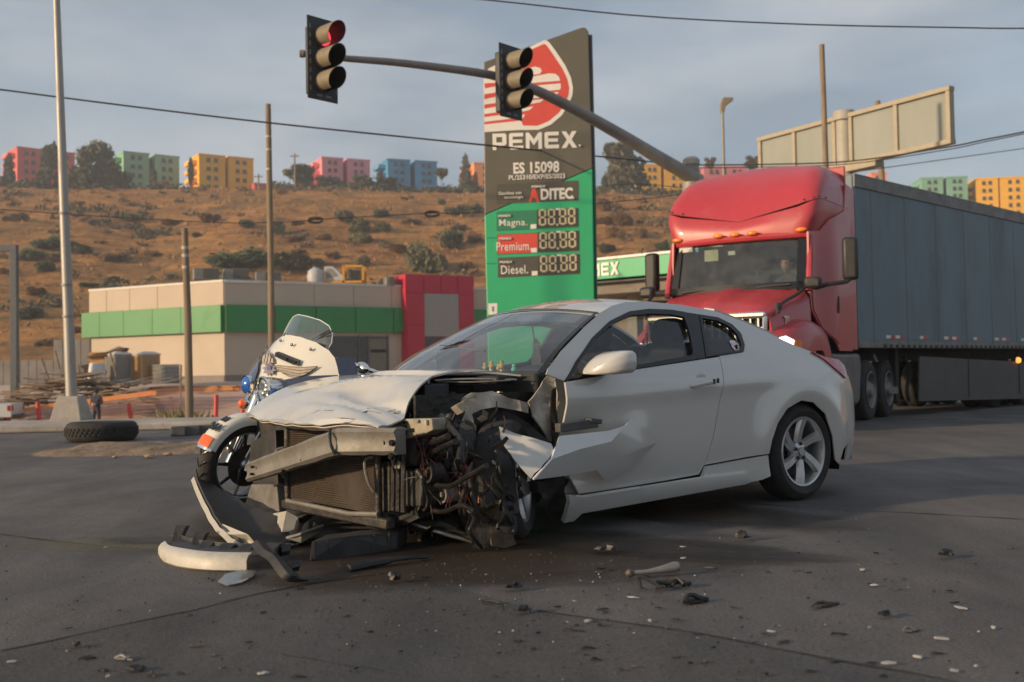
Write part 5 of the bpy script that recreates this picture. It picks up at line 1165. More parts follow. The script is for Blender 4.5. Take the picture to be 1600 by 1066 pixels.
B().prism([V((2.86,1.15,.95)),V((3.04,.80,.95)),V((3.08,0,.95)),V((3.04,-.80,.95)),V((2.86,-1.15,.95)),V((2.4,-1.22,.95)),V((2.4,1.22,.95))],(0,0,-.55)).obj('front_bumper',blackt,tractor,bevel=.03)
B().box((0.2,0,.75),(5.2,.9,.3)).obj('chassis_frame',chass,tractor,bevel=.02)
for y in (-.5,.5): B().tube([V((-.25,y,.9)),V((-.25,y,3.0))],.06,10).obj('exhaust_stack',chrome,tractor)
# mirrors
def mirror_big(s_):
    q=V((1.30,1.57*s_,2.46))
    o=B().box(q,(.16,.22,.62),Matrix.Rotation(.2*s_,3,'Z')).obj('side_mirror',blackt,tractor,bevel=.05)
    B().box(q+V((-.085,0,0)),(.01,.17,.52),Matrix.Rotation(.2*s_,3,'Z')).obj('mirror_glass',alloy,o)
    B().tube(curve([V((1.50,1.12*s_,2.05)),V((1.45,1.30*s_,2.10)),V((1.33,1.52*s_,2.13)),V((1.30,1.57*s_,2.22))],10),.032,8).obj('mirror_arm',blackt,o)
    h=V((2.12,1.27*s_,2.08)); o=B().box(h,(.14,.24,.17),Matrix.Rotation(.15*s_,3,'Z')).obj('bonnet_mirror',blackt,tractor,bevel=.045)
    B().tube(curve([h+V((.02,-.10*s_,-.06)),V((2.38,1.14*s_,1.92)),V((2.66,1.03*s_,1.80)),V((2.76,.985*s_,1.72))],10),[.024]*8+[.04,.045],8).obj('mirror_arm',blackt,o)
    B().tube([V((2.76,.975*s_,1.78)),V((2.77,.98*s_,1.64))],.030,8).obj('mirror_bracket',blackt,o)
mirror_big(1); mirror_big(-1)
text('lettering','T98',M('cream_lettering',(.72,.65,.45),.6),tractor,TY(1230,502,1.0)+V((0,.012,0)),(-1,.02,0.0),(0,0,1),.17,bold=.006)
# driver behind the windscreen
skin=M('skin',(.36,.20,.13),.6,var=.08); shirt=M('dark_shirt',(.05,.055,.07),.9); hairm=M('dark_hair',(.02,.016,.013),.8)
def figure(name,label,verts,edges,radii,mat,sub=2):
    me=bpy.data.meshes.new(name); me.from_pydata(verts,edges,[]); o=bpy.data.objects.new(name,me); COL.objects.link(o); me.materials.append(mat)
    m=o.modifiers.new('skin','SKIN'); m.use_smooth_shade=True
    bpy.context.view_layer.update()
    if not me.skin_vertices: 
        bpy.context.view_layer.objects.active=o; bpy.ops.mesh.customdata_skin_add()
    for i,r_ in enumerate(radii): me.skin_vertices[0].data[i].radius=(r_,r_) if not isinstance(r_,tuple) else r_
    me.skin_vertices[0].data[0].use_root=True
    s2=o.modifiers.new('sub','SUBSURF'); s2.levels=sub; s2.render_levels=sub
    return o
def head(par,c,s_,face,skinm,hair,hooded=None):
    """egg-shaped head with nose, ears, brow, hair cap; face = forward direction"""
    f=V(face).normalized(); l_=V((0,0,1)).cross(f).normalized(); u=V((0,0,1)); c=V(c); b=B(); rows_=[]
    for i in range(13):
        t=math.pi*i/12; z=-math.cos(t); rr=max(.002,math.sin(t)); row=[]
        for j in range(20):
            a=2*math.pi*j/20; ca,sa=math.cos(a),math.sin(a)
            fx=.098*rr*ca*(1 if ca<0 else .95)-(.012 if z<-.35 and ca<0 else 0); ly=.076*rr*sa*(1-.18*max(0,-z))
            if ca>.9: fx+=.022*math.exp(-((z+.12)/.16)**2)-.012*math.exp(-((z-.12)/.08)**2)+.008*math.exp(-((z+.48)/.07)**2)
            if .55<ca<.9: fx-=.010*math.exp(-((z-.08)/.12)**2)
            row.append(c+(f*fx+l_*ly+u*(.125*z))*s_)
        rows_.append(row)
    b.rows(rows_,closed=True)
    for k in (1,-1): b.lathe([(.001,.012),(.022,.008),(.026,0),(.02,-.01)],10,tuple(c+l_*.078*k*s_-f*.005*s_),'z')
    o=b.obj('head',skinm,par)
    hb=B(); hr=[]
    for i in range(5,13):
        t=math.pi*i/12; z=-math.cos(t); rr=max(.002,math.sin(t)); hr.append([c+(f*(.106*rr*math.cos(a)-.004-(.02 if z<.3 and math.cos(a)>.1 else 0)*math.cos(a)*1.6)+l_*.083*rr*math.sin(a)+u*.133*z)*s_ for a in [2*math.pi*j/20 for j in range(20)]])
    hb.rows(hr,closed=True).obj('hair',hair,o)
    for k in (1,-1):
        e=B().lathe([(max(.0005,.012*math.sin(t)),-.012*math.cos(t)) for t in lin(0,math.pi,6)],8,tuple(c+(f*.082+l_*.03*k+u*.014)*s_),'z').obj('eye',gloss,o)
    return o
hp=TX(1229,413,1.12)
drv=thing('person','truck driver in a dark shirt holding the steering wheel behind the windscreen','person',frame=trk)
by=hp.y; bx=hp.x; bz=hp.z
vs=[(bx-.24,by,1.60),(bx-.22,by,1.80),(bx-.16,by,2.02),(bx-.10,by,bz-.24),(bx-.05,by,bz-.12),
    (bx-.12,by+.17,bz-.27),(bx-.02,by+.25,bz-.50),(bx+.20,by+.20,bz-.42),
    (bx-.12,by-.17,bz-.27),(bx-.02,by-.27,bz-.50),(bx+.20,by-.18,bz-.40)]
figure('body','x',vs,[(0,1),(1,2),(2,3),(3,4),(3,5),(5,6),(6,7),(3,8),(8,9),(9,10)],[(.17,.13),(.16,.12),(.18,.12),(.12,.09),.06,.075,.055,.04,.075,.055,.04],shirt).parent=drv
head(drv,(bx,by,bz),1.05,(1,-.15,-.05),skin,hairm)
for s_ in (1,-1):
    p=V((bx+.22,by+(.20 if s_>0 else -.18),bz-.41)); b=B()
    for k in range(4): b.tube(curve([p+V((.02,(-.03+.02*k)*1.0,.0)),p+V((.075,-.03+.02*k,.012)),p+V((.085,-.03+.02*k,-.025)),p+V((.06,-.03+.02*k,-.04))],7),.0095,6)
    b.tube([p+V((.0,-.04*s_,.0)),p+V((.05,-.06*s_,.005)),p+V((.07,-.05*s_,-.01))],.011,6); b.tube([p+V((-.03,0,-.005)),p+V((.0,0,0)),p+V((.03,0,.002))],[.032,.042,.036],10)
    b.obj('hand',skin,drv)

# ================================================================ police motorcycle
mot=Frame((-1.909,7.311,0),45); LEAN=R(11); _lc,_ls=math.cos(LEAN),math.sin(LEAN)
moto=thing('police_motorcycle','cream and navy police motorcycle leaning on its stand behind the wrecked bonnet','motorcycle',frame=mot)
moto.rotation_euler=(Matrix.Rotation(mot.rz,3,'Z')@Matrix.Rotation(-LEAN,3,'X')).to_euler()
def ML(px,py,x):
    p=mot.on(px,py,x=x); return V((p.x,p.y*_lc-p.z*_ls,p.y*_ls+p.z*_lc))
cream=M('cream_fairing_paint',(.66,.625,.54),.28,var=.05,coat=.7,scale=3)
navy=M('navy_paint',(.018,.020,.055),.25,coat=.7,var=.1)
Y0=-.015
YW=-.075
def FXs(y,z): y-=Y0; return -.12-.80*y*y-.85*max(0,z-.86)**1.1-.25*max(0,.80-z)
def MF(px,py,off=0):
    """first point of the fairing surface along the line of sight through a photo pixel"""
    x=.1; g=None
    for i in range(110):
        p=ML(px,py,x); h=x-FXs(p.y,p.z)
        if g is not None and h<=0 and p.y<.75: break
        g=h; x-=.01
    a,c=x,x+.01
    for _ in range(12):
        m=(a+c)/2; p=ML(px,py,m)
        if m-FXs(p.y,p.z)>0: c=m
        else: a=m
    return V((a+off,p.y,p.z))
def half(pts): return pts+[(-y,z) for y,z in reversed(pts)]
FO=half([(0,1.205),(.17,1.195),(.30,1.16),(.37,1.12),(.42,1.07),(.48,1.0),(.55,.94),(.555,.90),(.46,.86),(.32,.79),(.19,.735),(.12,.70),(.06,.675)])
fo=[q for i,q in enumerate(FO) if i!=len(FO)-1]
fair=B().sheet(fo,.025,lambda y,z:V((FXs(y+Y0,z),y+Y0,z))).obj('fairing',cream,moto,solid=.02,ang=60)
lo=[(MF(x,y).y-Y0,MF(x,y).z) for x,y in ((431,604),(450,593),(480,588),(510,586.5),(532,586),(537,597),(520,606),(490,614),(460,622),(440,626))]
for s_ in (1,-1):
    B().sheet(lo,.025,lambda y,z:V((FXs(y+Y0,z)+.022,y*s_+Y0,z))).obj('fairing_stripe',navy,fair,solid=.004)
    B().rows([[V((FXs(y+Y0,z),y*s_+Y0,z)) for y,z in FO[3:10]],[V((FXs(y+Y0,z)-.16,y*s_*.99+Y0,z)) for y,z in FO[3:10]]]).obj('fairing_side',navy,fair,solid=.012)
# air vent with two openings
vo=[MF(x,y,.022) for x,y in ((435,551),(440,549.5),(474,563),(471,571),(464,570),(434,557))]
vn=B().prism(vo,(.006,0,0)).obj('air_vent',black,fair,smooth=False)
for a in (((438,552),(454,559),(453,564),(438,557)),((457,560),(470,565),(467,568),(456,565))): B().prism([MF(x,y,.029) for x,y in a],(.004,0,0)).obj('vent_opening',gloss,vn,smooth=False)
# headlamp with chrome ring
hc=ML(414,610,-.06)
b=B().lathe([(.085,-.10),(.092,0),(.098,.02),(.088,.03),(.082,.02)],32,tuple(hc),'x').obj('headlamp',chrome,moto)
b2_=B().lathe([(.001,.03),(.05,.024),(.083,.008)],28,tuple(hc),'x').obj('lamp_lens',glass('lamp_glass',(.9,.92,.93),.05,.03),b)
B().lathe([(.001,-.055),(.05,-.03),(.082,.0)],24,tuple(hc),'x').obj('reflector_bowl',chrome,b)
for dy,dz in ((.0,.03),(-.03,-.03),(.03,-.03),(0,-.0)): B().lathe([(max(.001,.026*math.sin(t)),-.02*math.cos(t)) for t in lin(0,math.pi,7)],12,(hc.x-.015,hc.y+dy,hc.z+dz),'x').obj('lamp_projector',M('lamp_silver',(.6,.62,.64),.1,.9),b)
# auxiliary lamps: blue strobe and amber indicator
for s_ in (1,-1):
    p=ML(386,601,-.12) if s_<0 else V((ML(386,601,-.12).x,-ML(386,601,-.12).y,ML(386,601,-.12).z))
    h=B().lathe([(.02,-.09),(.055,-.06),(.066,-.01),(.062,.012)],22,tuple(p),'x').obj('strobe_lamp',chrome,moto)
    B().lathe([(.001,.035),(.035,.028),(.061,.006)],22,tuple(p),'x').obj('blue_lens',M('blue_lens',(.01,.10,.42),.1,coat=1,var=.4,scale=20),h)
    q=p+V((.03,.01*s_*-1,-.135)); h2=B().lathe([(.012,-.06),(.036,-.03),(.037,.0)],16,tuple(q),'x').obj('indicator',chrome,moto)
    B().lathe([(.001,.03),(.022,.024),(.036,.0)],16,tuple(q),'x').obj('amber_lens',M('orange_lens',(.75,.12,.02),.12,coat=1,var=.2),h2)
    B().tube([p+V((-.04,0,-.05)),q+V((-.03,0,.03)),V((-.10,.10*s_,q.z+.01))],.012,6).obj('lamp_bar',chrome,moto)
# windscreen of the fairing
WO=half([(0,1.345),(.14,1.338),(.225,1.312),(.275,1.262),(.295,1.20),(.285,1.135),(.15,1.15)]); wo=[q for q in WO[:-1]]
def WX(y,z): return -.40-.95*y*y-.42*(z-1.2)
def WV(y,z,o=0): return V((WX(y,z)+o,y+YW,z))
wm=glass('clear_screen',(.86,.90,.89),.10,.02); B().sheet(wo,.03,WV).obj('windscreen',wm,moto,solid=.004)
B().tube([WV(y,z) for y,z in WO[:6]]+[],.004,5).obj('windscreen_edge',M('clear_edge',(.55,.62,.60),.2),moto); B().tube([WV(-y,z) for y,z in WO[:6]],.004,5).obj('windscreen_edge',_mc['clear_edge'],moto)
B().sheet([(-.275,1.14),(.275,1.14),(.265,1.185),(0,1.205),(-.265,1.185)],.04,lambda y,z:WV(y,z,.006)).obj('windscreen_base',M('smoked_strip',(.045,.05,.055),.4),moto,solid=.003)
b=B()
for k in range(13): b.box((WX(-.15+.025*k,1.178)+.012,-.15+.025*k+YW,1.180),(.004,.016,.02))
b.obj('lettering_row',M('pale_print',(.55,.55,.52),.6),moto,smooth=False)
for y in (-.19,.0,.19): B().lathe([(.001,.012),(.011,.008),(.012,0)],10,(FXs(y+Y0,1.15)+.02,y+Y0,1.15),'x').obj('screen_bolt',gloss,moto)
for a in ((.05,.20),(.09,.23)): B().tube([V((-.44,a[0],1.20)),V((-.47,a[1],1.29))],.005,5).obj('antenna_strip',gloss,moto)
# winged star badge, drawn as thin raised lines on the fairing
line=M('dark_emblem_line',(.05,.045,.05),.5); wingc=M('emblem_feather_tan',(.38,.32,.25),.5); starc=M('emblem_star',(.22,.20,.24),.4)
def pl(name,pts,r_,m): return B().tube([MF(x,y,.024) for x,y in pts],r_,5).obj(name,m,fair)
rw=[(437,571),(452,572),(468,573),(482,573),(500,572.5)]
B().prism([MF(x,y,.021) for x,y in ((437,570),(455,572),(480,573.5),(501,572.5),(490,580),(478,587),(466,590),(455,587),(445,582),(437,578))],(.002,0,0)).obj('emblem_wing',wingc,fair,smooth=False)
for a in ([(437,571),(456,573),(480,574),(501,572.5)],[(437,574),(456,577),(474,579),(496,576.5)],[(438,577),(455,581),(471,584),(488,581.5)],[(441,580),(455,585),(468,588),(480,586.5)],[(446,583),(456,588),(466,590.5),(474,589)],[(501,572.5),(492,579),(480,586.5),(466,590.5)]): pl('emblem_feather',a,.0026,line)
B().prism([MF(x,y,.021) for x,y in ((422,541),(418,546),(415,556),(413,567),(416,569),(424,569),(433,567),(431,560),(428,552))],(.002,0,0)).obj('emblem_wing',wingc,fair,smooth=False)
for a in ([(422,540),(417,550),(413,562),(414,569)],[(422,540),(420,552),(417,568)],[(423,543),(424,555),(421,568)],[(425,548),(428,558),(426,568)],[(427,553),(432,562),(431,568)]): pl('emblem_feather',a,.0024,line)
st_=[]
for k in range(16):
    a=2*math.pi*k/16+.2; r_=13.5 if k%2==0 else 8.5; st_.append(MF(426+r_*.85*math.cos(a),577+r_*.75*math.sin(a),.024))
B().prism(st_,(.003,0,0)).obj('emblem_star',starc,fair,smooth=False)
B().tube(st_+[st_[0]],.0022,5).obj('emblem_outline',line,fair)
B().lathe([(.001,.004),(.028,.003),(.030,0)],16,tuple(MF(425.5,577,.026)),'x').obj('emblem_disc',M('emblem_blue',(.10,.10,.16),.4),fair)
# front wheel, mudguard, fork
w=thing('wheel','x','x'); del w['label']; del w['category']; w.parent=moto; w.location=(0,0,.325)
b=B(); hh=.065
b.lathe([(.225,-hh*.9),(.25,-hh*1.05),(.29,-hh*.95),(.318,-hh*.5),(.326,0),(.318,hh*.5),(.29,hh*.95),(.25,hh*1.05),(.225,hh*.9)],48,(0,0,0),'y'); b.obj('tyre',rubber,w)
b=B()
for k in range(26):
    a=2*math.pi*k/26
    for s_ in (1,-1):
        pts=[V(((.327-.012*t*t)*math.cos(a+.16*t),s_*.052*t,(.327-.012*t*t)*math.sin(a+.16*t))) for t in lin(.1,1,5)]; b.tube(pts,.004,4)
b.obj('tread_groove',gloss,w)['kind']='stuff'
b=B(); b.lathe([(.228,-.06),(.235,-.05),(.215,-.035),(.21,0),(.215,.035),(.235,.05),(.228,.06)],40,(0,0,0),'y'); b.obj('rim',gloss,w)
b=B(); b.lathe([(.234,.053),(.229,.062),(.220,.054)],44,(0,0,0),'y'); b.obj('rim_lip',alloy,w)
for k in range(9):
    a=2*math.pi*k/9; B().tube([V((.03*math.cos(a),.03,.03*math.sin(a))),V((.215*math.cos(a+.1),.035,.215*math.sin(a+.1)))],[.016,.011],6).obj('spoke',alloy if k%2 else gloss,w)
B().lathe([(.001,.07),(.03,.07),(.05,.05),(.055,-.05),(.001,-.07)],20,(0,0,0),'y').obj('hub',alloy,w)
for s_ in (1,): B().lathe([(.06,.068*s_),(.145,.066*s_),(.145,.060*s_),(.06,.062*s_)],32,(0,0,0),'y').obj('brake_disc',steel,w)
# mudguard
rows_=[]
for i in range(26):
    a=lerp(R(24),R(165),i/25); rr=.352; row=[]
    for j in range(11):
        t=-1+2*j/10; k=1-.12*abs(t)**2.2-.24*max(0,abs(t)-.72)**1.0; row.append(V((rr*k*math.cos(a),.088*math.sin(t*1.45)/math.sin(1.45),.325+rr*k*math.sin(a))))
    rows_.append(row)
gu=B().rows(rows_).obj('mudguard',cream,moto,solid=.006,ang=60)
def on_guard(a,t,off=.006):
    k=1-.12*abs(t)**2.2; rr=.352*k+off; return V((rr*math.cos(a),.088*math.sin(t*1.45)/math.sin(1.45),.325+rr*math.sin(a)))
b=B(); b.rows([[on_guard(R(a),t,.008) for t in lin(-.62,.62,9)] for a in (25,29,33,37)]); b.obj('guard_reflector',M('orange_reflector',(.70,.13,.03),.25),gu,solid=.006)
b=B(); b.rows([[on_guard(R(a),t,.005) for t in lin(-.95,.95,11)] for a in (22,24,25)]); b.obj('guard_trim',chrome,gu,solid=.008)
for txt,a,sz in (('M',R(63),.070),('264',R(49),.080)):
    at=on_guard(a,.0,.006); up_=V((-math.sin(a),0,math.cos(a)))
    text('lettering',txt,gloss,gu,at,(0,1,0),up_,sz,ext=.002,bold=.004)
for s_ in (1,-1):
    B().tube([V((.03,.115*s_,.30)),V((-.06,.115*s_,.52)),V((-.16,.115*s_,.80))],[.034,.034,.042],12).obj('fork_leg',chrome if s_<0 else alloy,moto)
    B().prism([V((.02,.10*s_,.34)),V((.06,.11*s_,.40)),V((-.10,.125*s_,.72)),V((-.17,.125*s_,.72)),V((-.08,.11*s_,.40))],(0,.02*s_,0)).obj('fork_cover',alloy,moto,bevel=.008)
B().box((.06,.10,.27),(.07,.05,.12)).obj('brake_caliper',gloss,moto,bevel=.015)
B().prism([V((-.08,.13,.66)),V((-.08,-.13,.66)),V((-.18,-.13,.82)),V((-.18,.13,.82))],(-.04,0,0)).obj('nacelle',chrome,moto,bevel=.02)
# mirrors, bars, tank, engine, seat, rear: the hidden remainder of the bike
for s_ in (1,-1):
    B().tube(curve([V((-.55,.20*s_,1.08)),V((-.60,.40*s_,1.07)),V((-.75,.48*s_,1.02)),V((-.84,.46*s_,1.0))],10),.016,8).obj('handlebar',chrome,moto)
    m=ML(566,575,-.62); mc_=V((m.x,abs(m.y)*s_,m.z))
    B().tube([V((-.62,.42*s_,1.06)),mc_+V((0,-.05*s_,-.01))],.009,6).obj('mirror_stem',chrome,moto)
    b=B().lathe([(max(.001,.052*math.sin(t)),-.035*math.cos(t)) for t in lin(0,math.pi,9)],16,(0,0,0),'x'); b.v=[(x+mc_.x,y*1.35+mc_.y,z*.8+mc_.z) for x,y,z in b.v]; b.obj('mirror',chrome,moto)
b=B(); b.rows([[V((x,y*wd,z-.10*abs(y)**2)) for y in lin(-1,1,9)] for x,wd,z in ((-.55,.08,.92),(-.65,.17,.98),(-.85,.19,.99),(-1.05,.15,.93),(-1.12,.08,.86))]); b.obj('fuel_tank',cream,moto,solid=.02)
crag((-.72,0,.50),(.5,.34,.5),40,'engine',steel,moto,amp=.2)
b=B(); b.rows([[V((x,y*wd,z-.05*abs(y)**3)) for y in lin(-1,1,7)] for x,wd,z in ((-1.05,.10,.86),(-1.25,.19,.76),(-1.5,.20,.77),(-1.75,.16,.84))]); b.obj('seat',black,moto,solid=.06)
B().box((-1.75,.30,.55),(.6,.2,.34)).obj('pannier',cream,moto,bevel=.06); B().box((-1.75,-.30,.55),(.6,.2,.34)).obj('pannier',cream,moto,bevel=.06)
b=B(); tyre(b,.31,.18,.20,0); o=b.obj('rear_tyre',rubber,moto); o.location=(-1.62,0,.325)
B().lathe([(.20,.05),(.10,.06),(.001,.07)],30,(-1.62,0,.325),'y').obj('rear_rim',alloy,moto)
B().tube([V((-.3,0,.35)),V((-1.0,0,.22)),V((-1.62,0,.33))],.04,8).obj('frame_tube',gloss,moto)
B().tube([V((-.8,.15,.30)),V((-.82,.36,.085))],.013,6).obj('side_stand',chrome,moto)

# ================================================================ fuel price totem
_t=P(762,490,25.1); tot=Frame((_t.x,_t.y,0),6)
sgn=thing('price_totem','tall green and dark grey fuel price totem with red drop emblem','sign',frame=tot)
SG=lambda px,py:(lambda p:(p.y,p.z))(tot.on(px,py,x=0))
greyp=M('totem_dark_grey',(.115,.105,.080),.45,var=.06,scale=1,dirt=(.16,.145,.12),dscale=.8,damt=.25)
greenp=M('totem_green',(.035,.40,.18),.4,var=.05,scale=1,dirt=(.06,.26,.13),dscale=.8,damt=.25)
whitep=M('totem_white',(.74,.71,.66),.45,var=.03); redpp=M('totem_red',(.62,.075,.055),.45,var=.05); creamd=M('display_cream',(.52,.47,.31),.6,var=.05); dispk=M('display_back',(.06,.055,.045),.4,var=.1); panelg=M('totem_label_grey',(.085,.08,.065),.45,var=.08)
greenl=M('totem_label_green',(.035,.20,.11),.45,var=.06)
def up3(pts,x): return [V((x,y,z)) for y,z in pts]
top=[SG(*a) for a in ((755.5,97),(830,71),(904,44.5),(911,42.5),(916,44),(919.5,50))]; mid=[SG(925.5,263),SG(757,336)]
bt=[(2.55,0.0),(-.02,0.0)]
B().prism(up3(top+[SG(925.5,263),SG(757,336)],-.34),(.34,0,0)).obj('upper_cladding',greyp,sgn,smooth=False,bevel=.02)
B().prism(up3([SG(757,336.5),SG(925.5,263.5),(SG(928,470)[0],0),(SG(762,490)[0],0)],-.34),(.34,0,0)).obj('lower_cladding',greenp,sgn,smooth=False,bevel=.02)
edge_=M('totem_shaded_edge_joint_green',(.018,.12,.06),.5); 
B().tube(up3([SG(921.5,52),SG(926.5,262)],-.16),.055,8).obj('edge_roll',M('totem_shaded_edge_grey',(.07,.07,.06),.5),sgn); B().tube(up3([SG(926.8,263),(SG(929,470)[0],0)],-.16),.055,8).obj('edge_roll',edge_,sgn)  # shade on the rim put into darker edge colours; green also draws joints
def C5(pts): return [SG(740+x/2.132,20+y/2.132) for x,y in pts]
lay=[0]
def decal(name,pts,m,x,par=sgn): return B().prism(up3(pts,x),(.004,0,0)).obj(name,m,par,smooth=False)
em=decal('drop_emblem',C5([(50,186),(90,166),(160,127),(235,92),(244,93),(252,99),(275,130),(305,175),(324,215),(331,250),(329,275),(318,305),(293,343),(257,373),(217,390),(150,391),(36,398),(34,300),(33,215)]),whitep,.002)
decal('emblem_red',C5([(160,138),(234,104),(242,108),(266,142),(296,187),(312,222),(318,250),(316,272),(306,300),(284,333),(250,361),(212,377),(165,376),(156,355),(160,325),(175,305),(160,300)]),redpp,.007,em)
for pts in ([(160,191),(205,180),(222,185),(228,195),(220,205),(160,211)],[(160,219),(180,217),(250,203),(272,204),(284,214),(289,227),(160,238)],[(160,247),(290,236),(291,250),(288,257),(160,268)],[(160,276),(285,265),(272,279),(160,290)],[(150,297),(236,288),(222,299),(150,312)],[(150,320),(200,313),(186,325),(150,333)],[(150,342),(172,339),(165,352),(150,355)]): decal('emblem_stripe',C5(pts),whitep,.012,em)
for pts in ([(60,208),(92,180),(100,186),(102,212),(66,226),(56,222)],[(36,236),(102,232),(102,240),(38,252)],[(36,272),(102,262),(102,274),(36,288)],[(36,306),(102,298),(102,308),(36,320)],[(36,338),(150,322),(150,332),(36,348)],[(36,364),(150,350),(150,360),(36,372)],[(104,250),(150,244),(150,252),(104,260)],[(104,282),(150,276),(150,284),(104,292)]): decal('emblem_stripe',C5(pts),redpp,.007,em)
def stext(txt,px,py,hpx,wpx,m,x=.006,bold=.01,par=sgn,**k):
    """lettering of a given height and width in photo pixels, flat on the totem face"""
    y,z=SG(px,py); sc=25.1/FPX; vs,fs=textmesh(txt,1,.003/(hpx*sc/.70),bold,**k)
    xs_=[q[0] for q in vs]; ys_=[q[1] for q in vs]; w=max(xs_)-min(xs_); h=max(ys_)-min(ys_); cx=(max(xs_)+min(xs_))/2; cy=(max(ys_)+min(ys_))/2
    fx=wpx*sc/w; fy=hpx*sc/h
    # Blender text x -> totem y (to the right), text y -> z
    return B().add([(x+q[2],y+(q[0]-cx)*fx,z+(q[1]-cy)*fy) for q in vs],fs).obj('lettering',m,par,smooth=False)
def block_word(cw=1.0,gap=.16):
    """the station name in heavy block capitals, as flat outlines in a unit-high row"""
    R_=lambda a,b_,c,d:[(a,b_),(c,b_),(c,d),(a,d)]
    Pc=[R_(0,0,.24,1),R_(.24,.78,.62,1),R_(.24,.26,.62,.46),[(.62,.26),(.80,.26),(.90,.36),(.90,.90),(.80,1),(.62,1)]]
    Ec=[[(0,.10),(.10,0),(.24,0),(.24,1),(.10,1),(0,.90)],R_(.24,.78,.92,1),R_(.24,.40,.86,.60),R_(.24,0,.92,.22)]
    Mc=[[(0,0),(.24,0),(.24,.58),(.52,.22),(.80,.58),(.80,0),(1.04,0),(1.04,1),(.84,1),(.52,.60),(.20,1),(0,1)]]
    Xc=[[(0,0),(.30,0),(.50,.30),(.70,0),(1.0,0),(.66,.50),(.98,1),(.69,1),(.50,.71),(.31,1),(.02,1),(.34,.50)]]
    out=[];x=0
    for L,w in ((Pc,.90),(Ec,.92),(Mc,1.04),(Ec,.92),(Xc,1.0)):
        out+=[[(x+a*cw,c) for a,c in p] for p in L]; x+=w*cw+gap
    return out,x-gap
wd_,wl_=block_word()
b=B(); (ya,za),(yb,zb2)=SG(770,235),SG(902,231); hh_=26*25.1/FPX
for p in wd_: b.prism([V((.006,lerp(ya,yb,a/wl_),lerp(za,zb2,a/wl_)+c*hh_)) for a,c in p],(.006,0,0))
b.obj('lettering',whitep,sgn,smooth=False); stext('.',906,228,3,3,whitep)
stext('ES 15098',838,262,18,72,whitep,bold=.03); stext('PL/25310/EXP/ES/2023',839,276.5,7.5,88,whitep,bold=.02)
def box4(a,b_,c,d): return [SG(a,d+(0)),SG(c,d-(c-a)*.045),SG(c,b_-(c-a)*.045),SG(a,b_)]
decal('label_panel',box4(776,288,904,319),panelg,.003)
stext('Gasolinas con',797,302,5,36,whitep,.010); stext('tecnología',803,309,5.5,30,whitep,.010); stext('PEMEX',842,292,3.5,22,whitep,.010,bold=.03)
stext('A',834.5,304,24,17,redpp,.010,bold=.05); stext('DITEC',870,303,18,50,whitep,.010,bold=.04); stext('.',896,310,3,2.5,whitep,.010)
for (nm,m,y0,y1,x0) in (('Magna.',greenl,331,361,776),('Premium.',redpp,366.5,398,777),('Diesel.',panelg,403,434,778)):
    pn=decal('label_panel',box4(x0,y0,x0+128,y1),panelg if m is not greenl else greenl,.003); decal('label_colour',box4(x0+1,y0+1,x0+63,y1-1),m,.008,pn); decal('display',box4(x0+63,y0-3,x0+127,y1-4.5),dispk,.009,pn)
    stext('PEMEX',x0+13,y0+7,3.5,20,whitep,.014,bold=.02,par=pn); stext(nm,x0+26,y0+18.5,13.5,{'M':44,'P':54,'D':42}[nm[0]],whitep,.014,bold=.004,par=pn,spacing=1.05)
    decal('price_tag',[SG(x0+53,y1-3),SG(x0+62,y1-3.5),SG(x0+62,y1-10.5),SG(x0+53,y1-10)],whitep,.014,pn); decal('display_label',[SG(x0+92,y0-2.5),SG(x0+99,y0-2.8),SG(x0+99,y0-5.5),SG(x0+92,y0-5.2)],whitep,.014,pn)
    for k,dx in enumerate((65.5,79.5,97,111)):
        b=B(); sc=25.1/FPX; y,z=SG(x0+dx+6.2,(y0+y1)/2-3.8-(dx+6)*.045+1); W_,H_,t=11.6*sc,26*sc,.044
        for (cy,cz,wy,wz) in ((0,H_/2-t/2,W_-2*t,t),(0,0,W_-2*t,t),(0,-H_/2+t/2,W_-2*t,t),(-W_/2+t/2,H_/4,t,H_/2-t),(W_/2-t/2,H_/4,t,H_/2-t),(-W_/2+t/2,-H_/4,t,H_/2-t),(W_/2-t/2,-H_/4,t,H_/2-t)): b.box((.017,y+cy,z+cz),(.008,wy*1.06 if wy>t else wy,wz if wz<=t else wz*.97))
        b.obj('digit',creamd,pn,smooth=False)
    y,z=SG(x0+94.8,y1-9.5); B().box((.017,y,z),(.008,.05,.05)).obj('decimal_point',creamd,pn,smooth=False)
nt=decal('notice',[SG(763,492),SG(777,491.5),SG(777,474),SG(763,474.5)],whitep,.003); decal('notice_mark',[SG(769,487),SG(772,487),SG(772,479),SG(769,479)],M('notice_blue',(.15,.2,.35),.5),.008,nt)
for py in (372,412): decal('panel_joint',[SG(760,py+.6),SG(776,py),SG(776,py-.8),SG(760,py-.2)],edge_,.003)
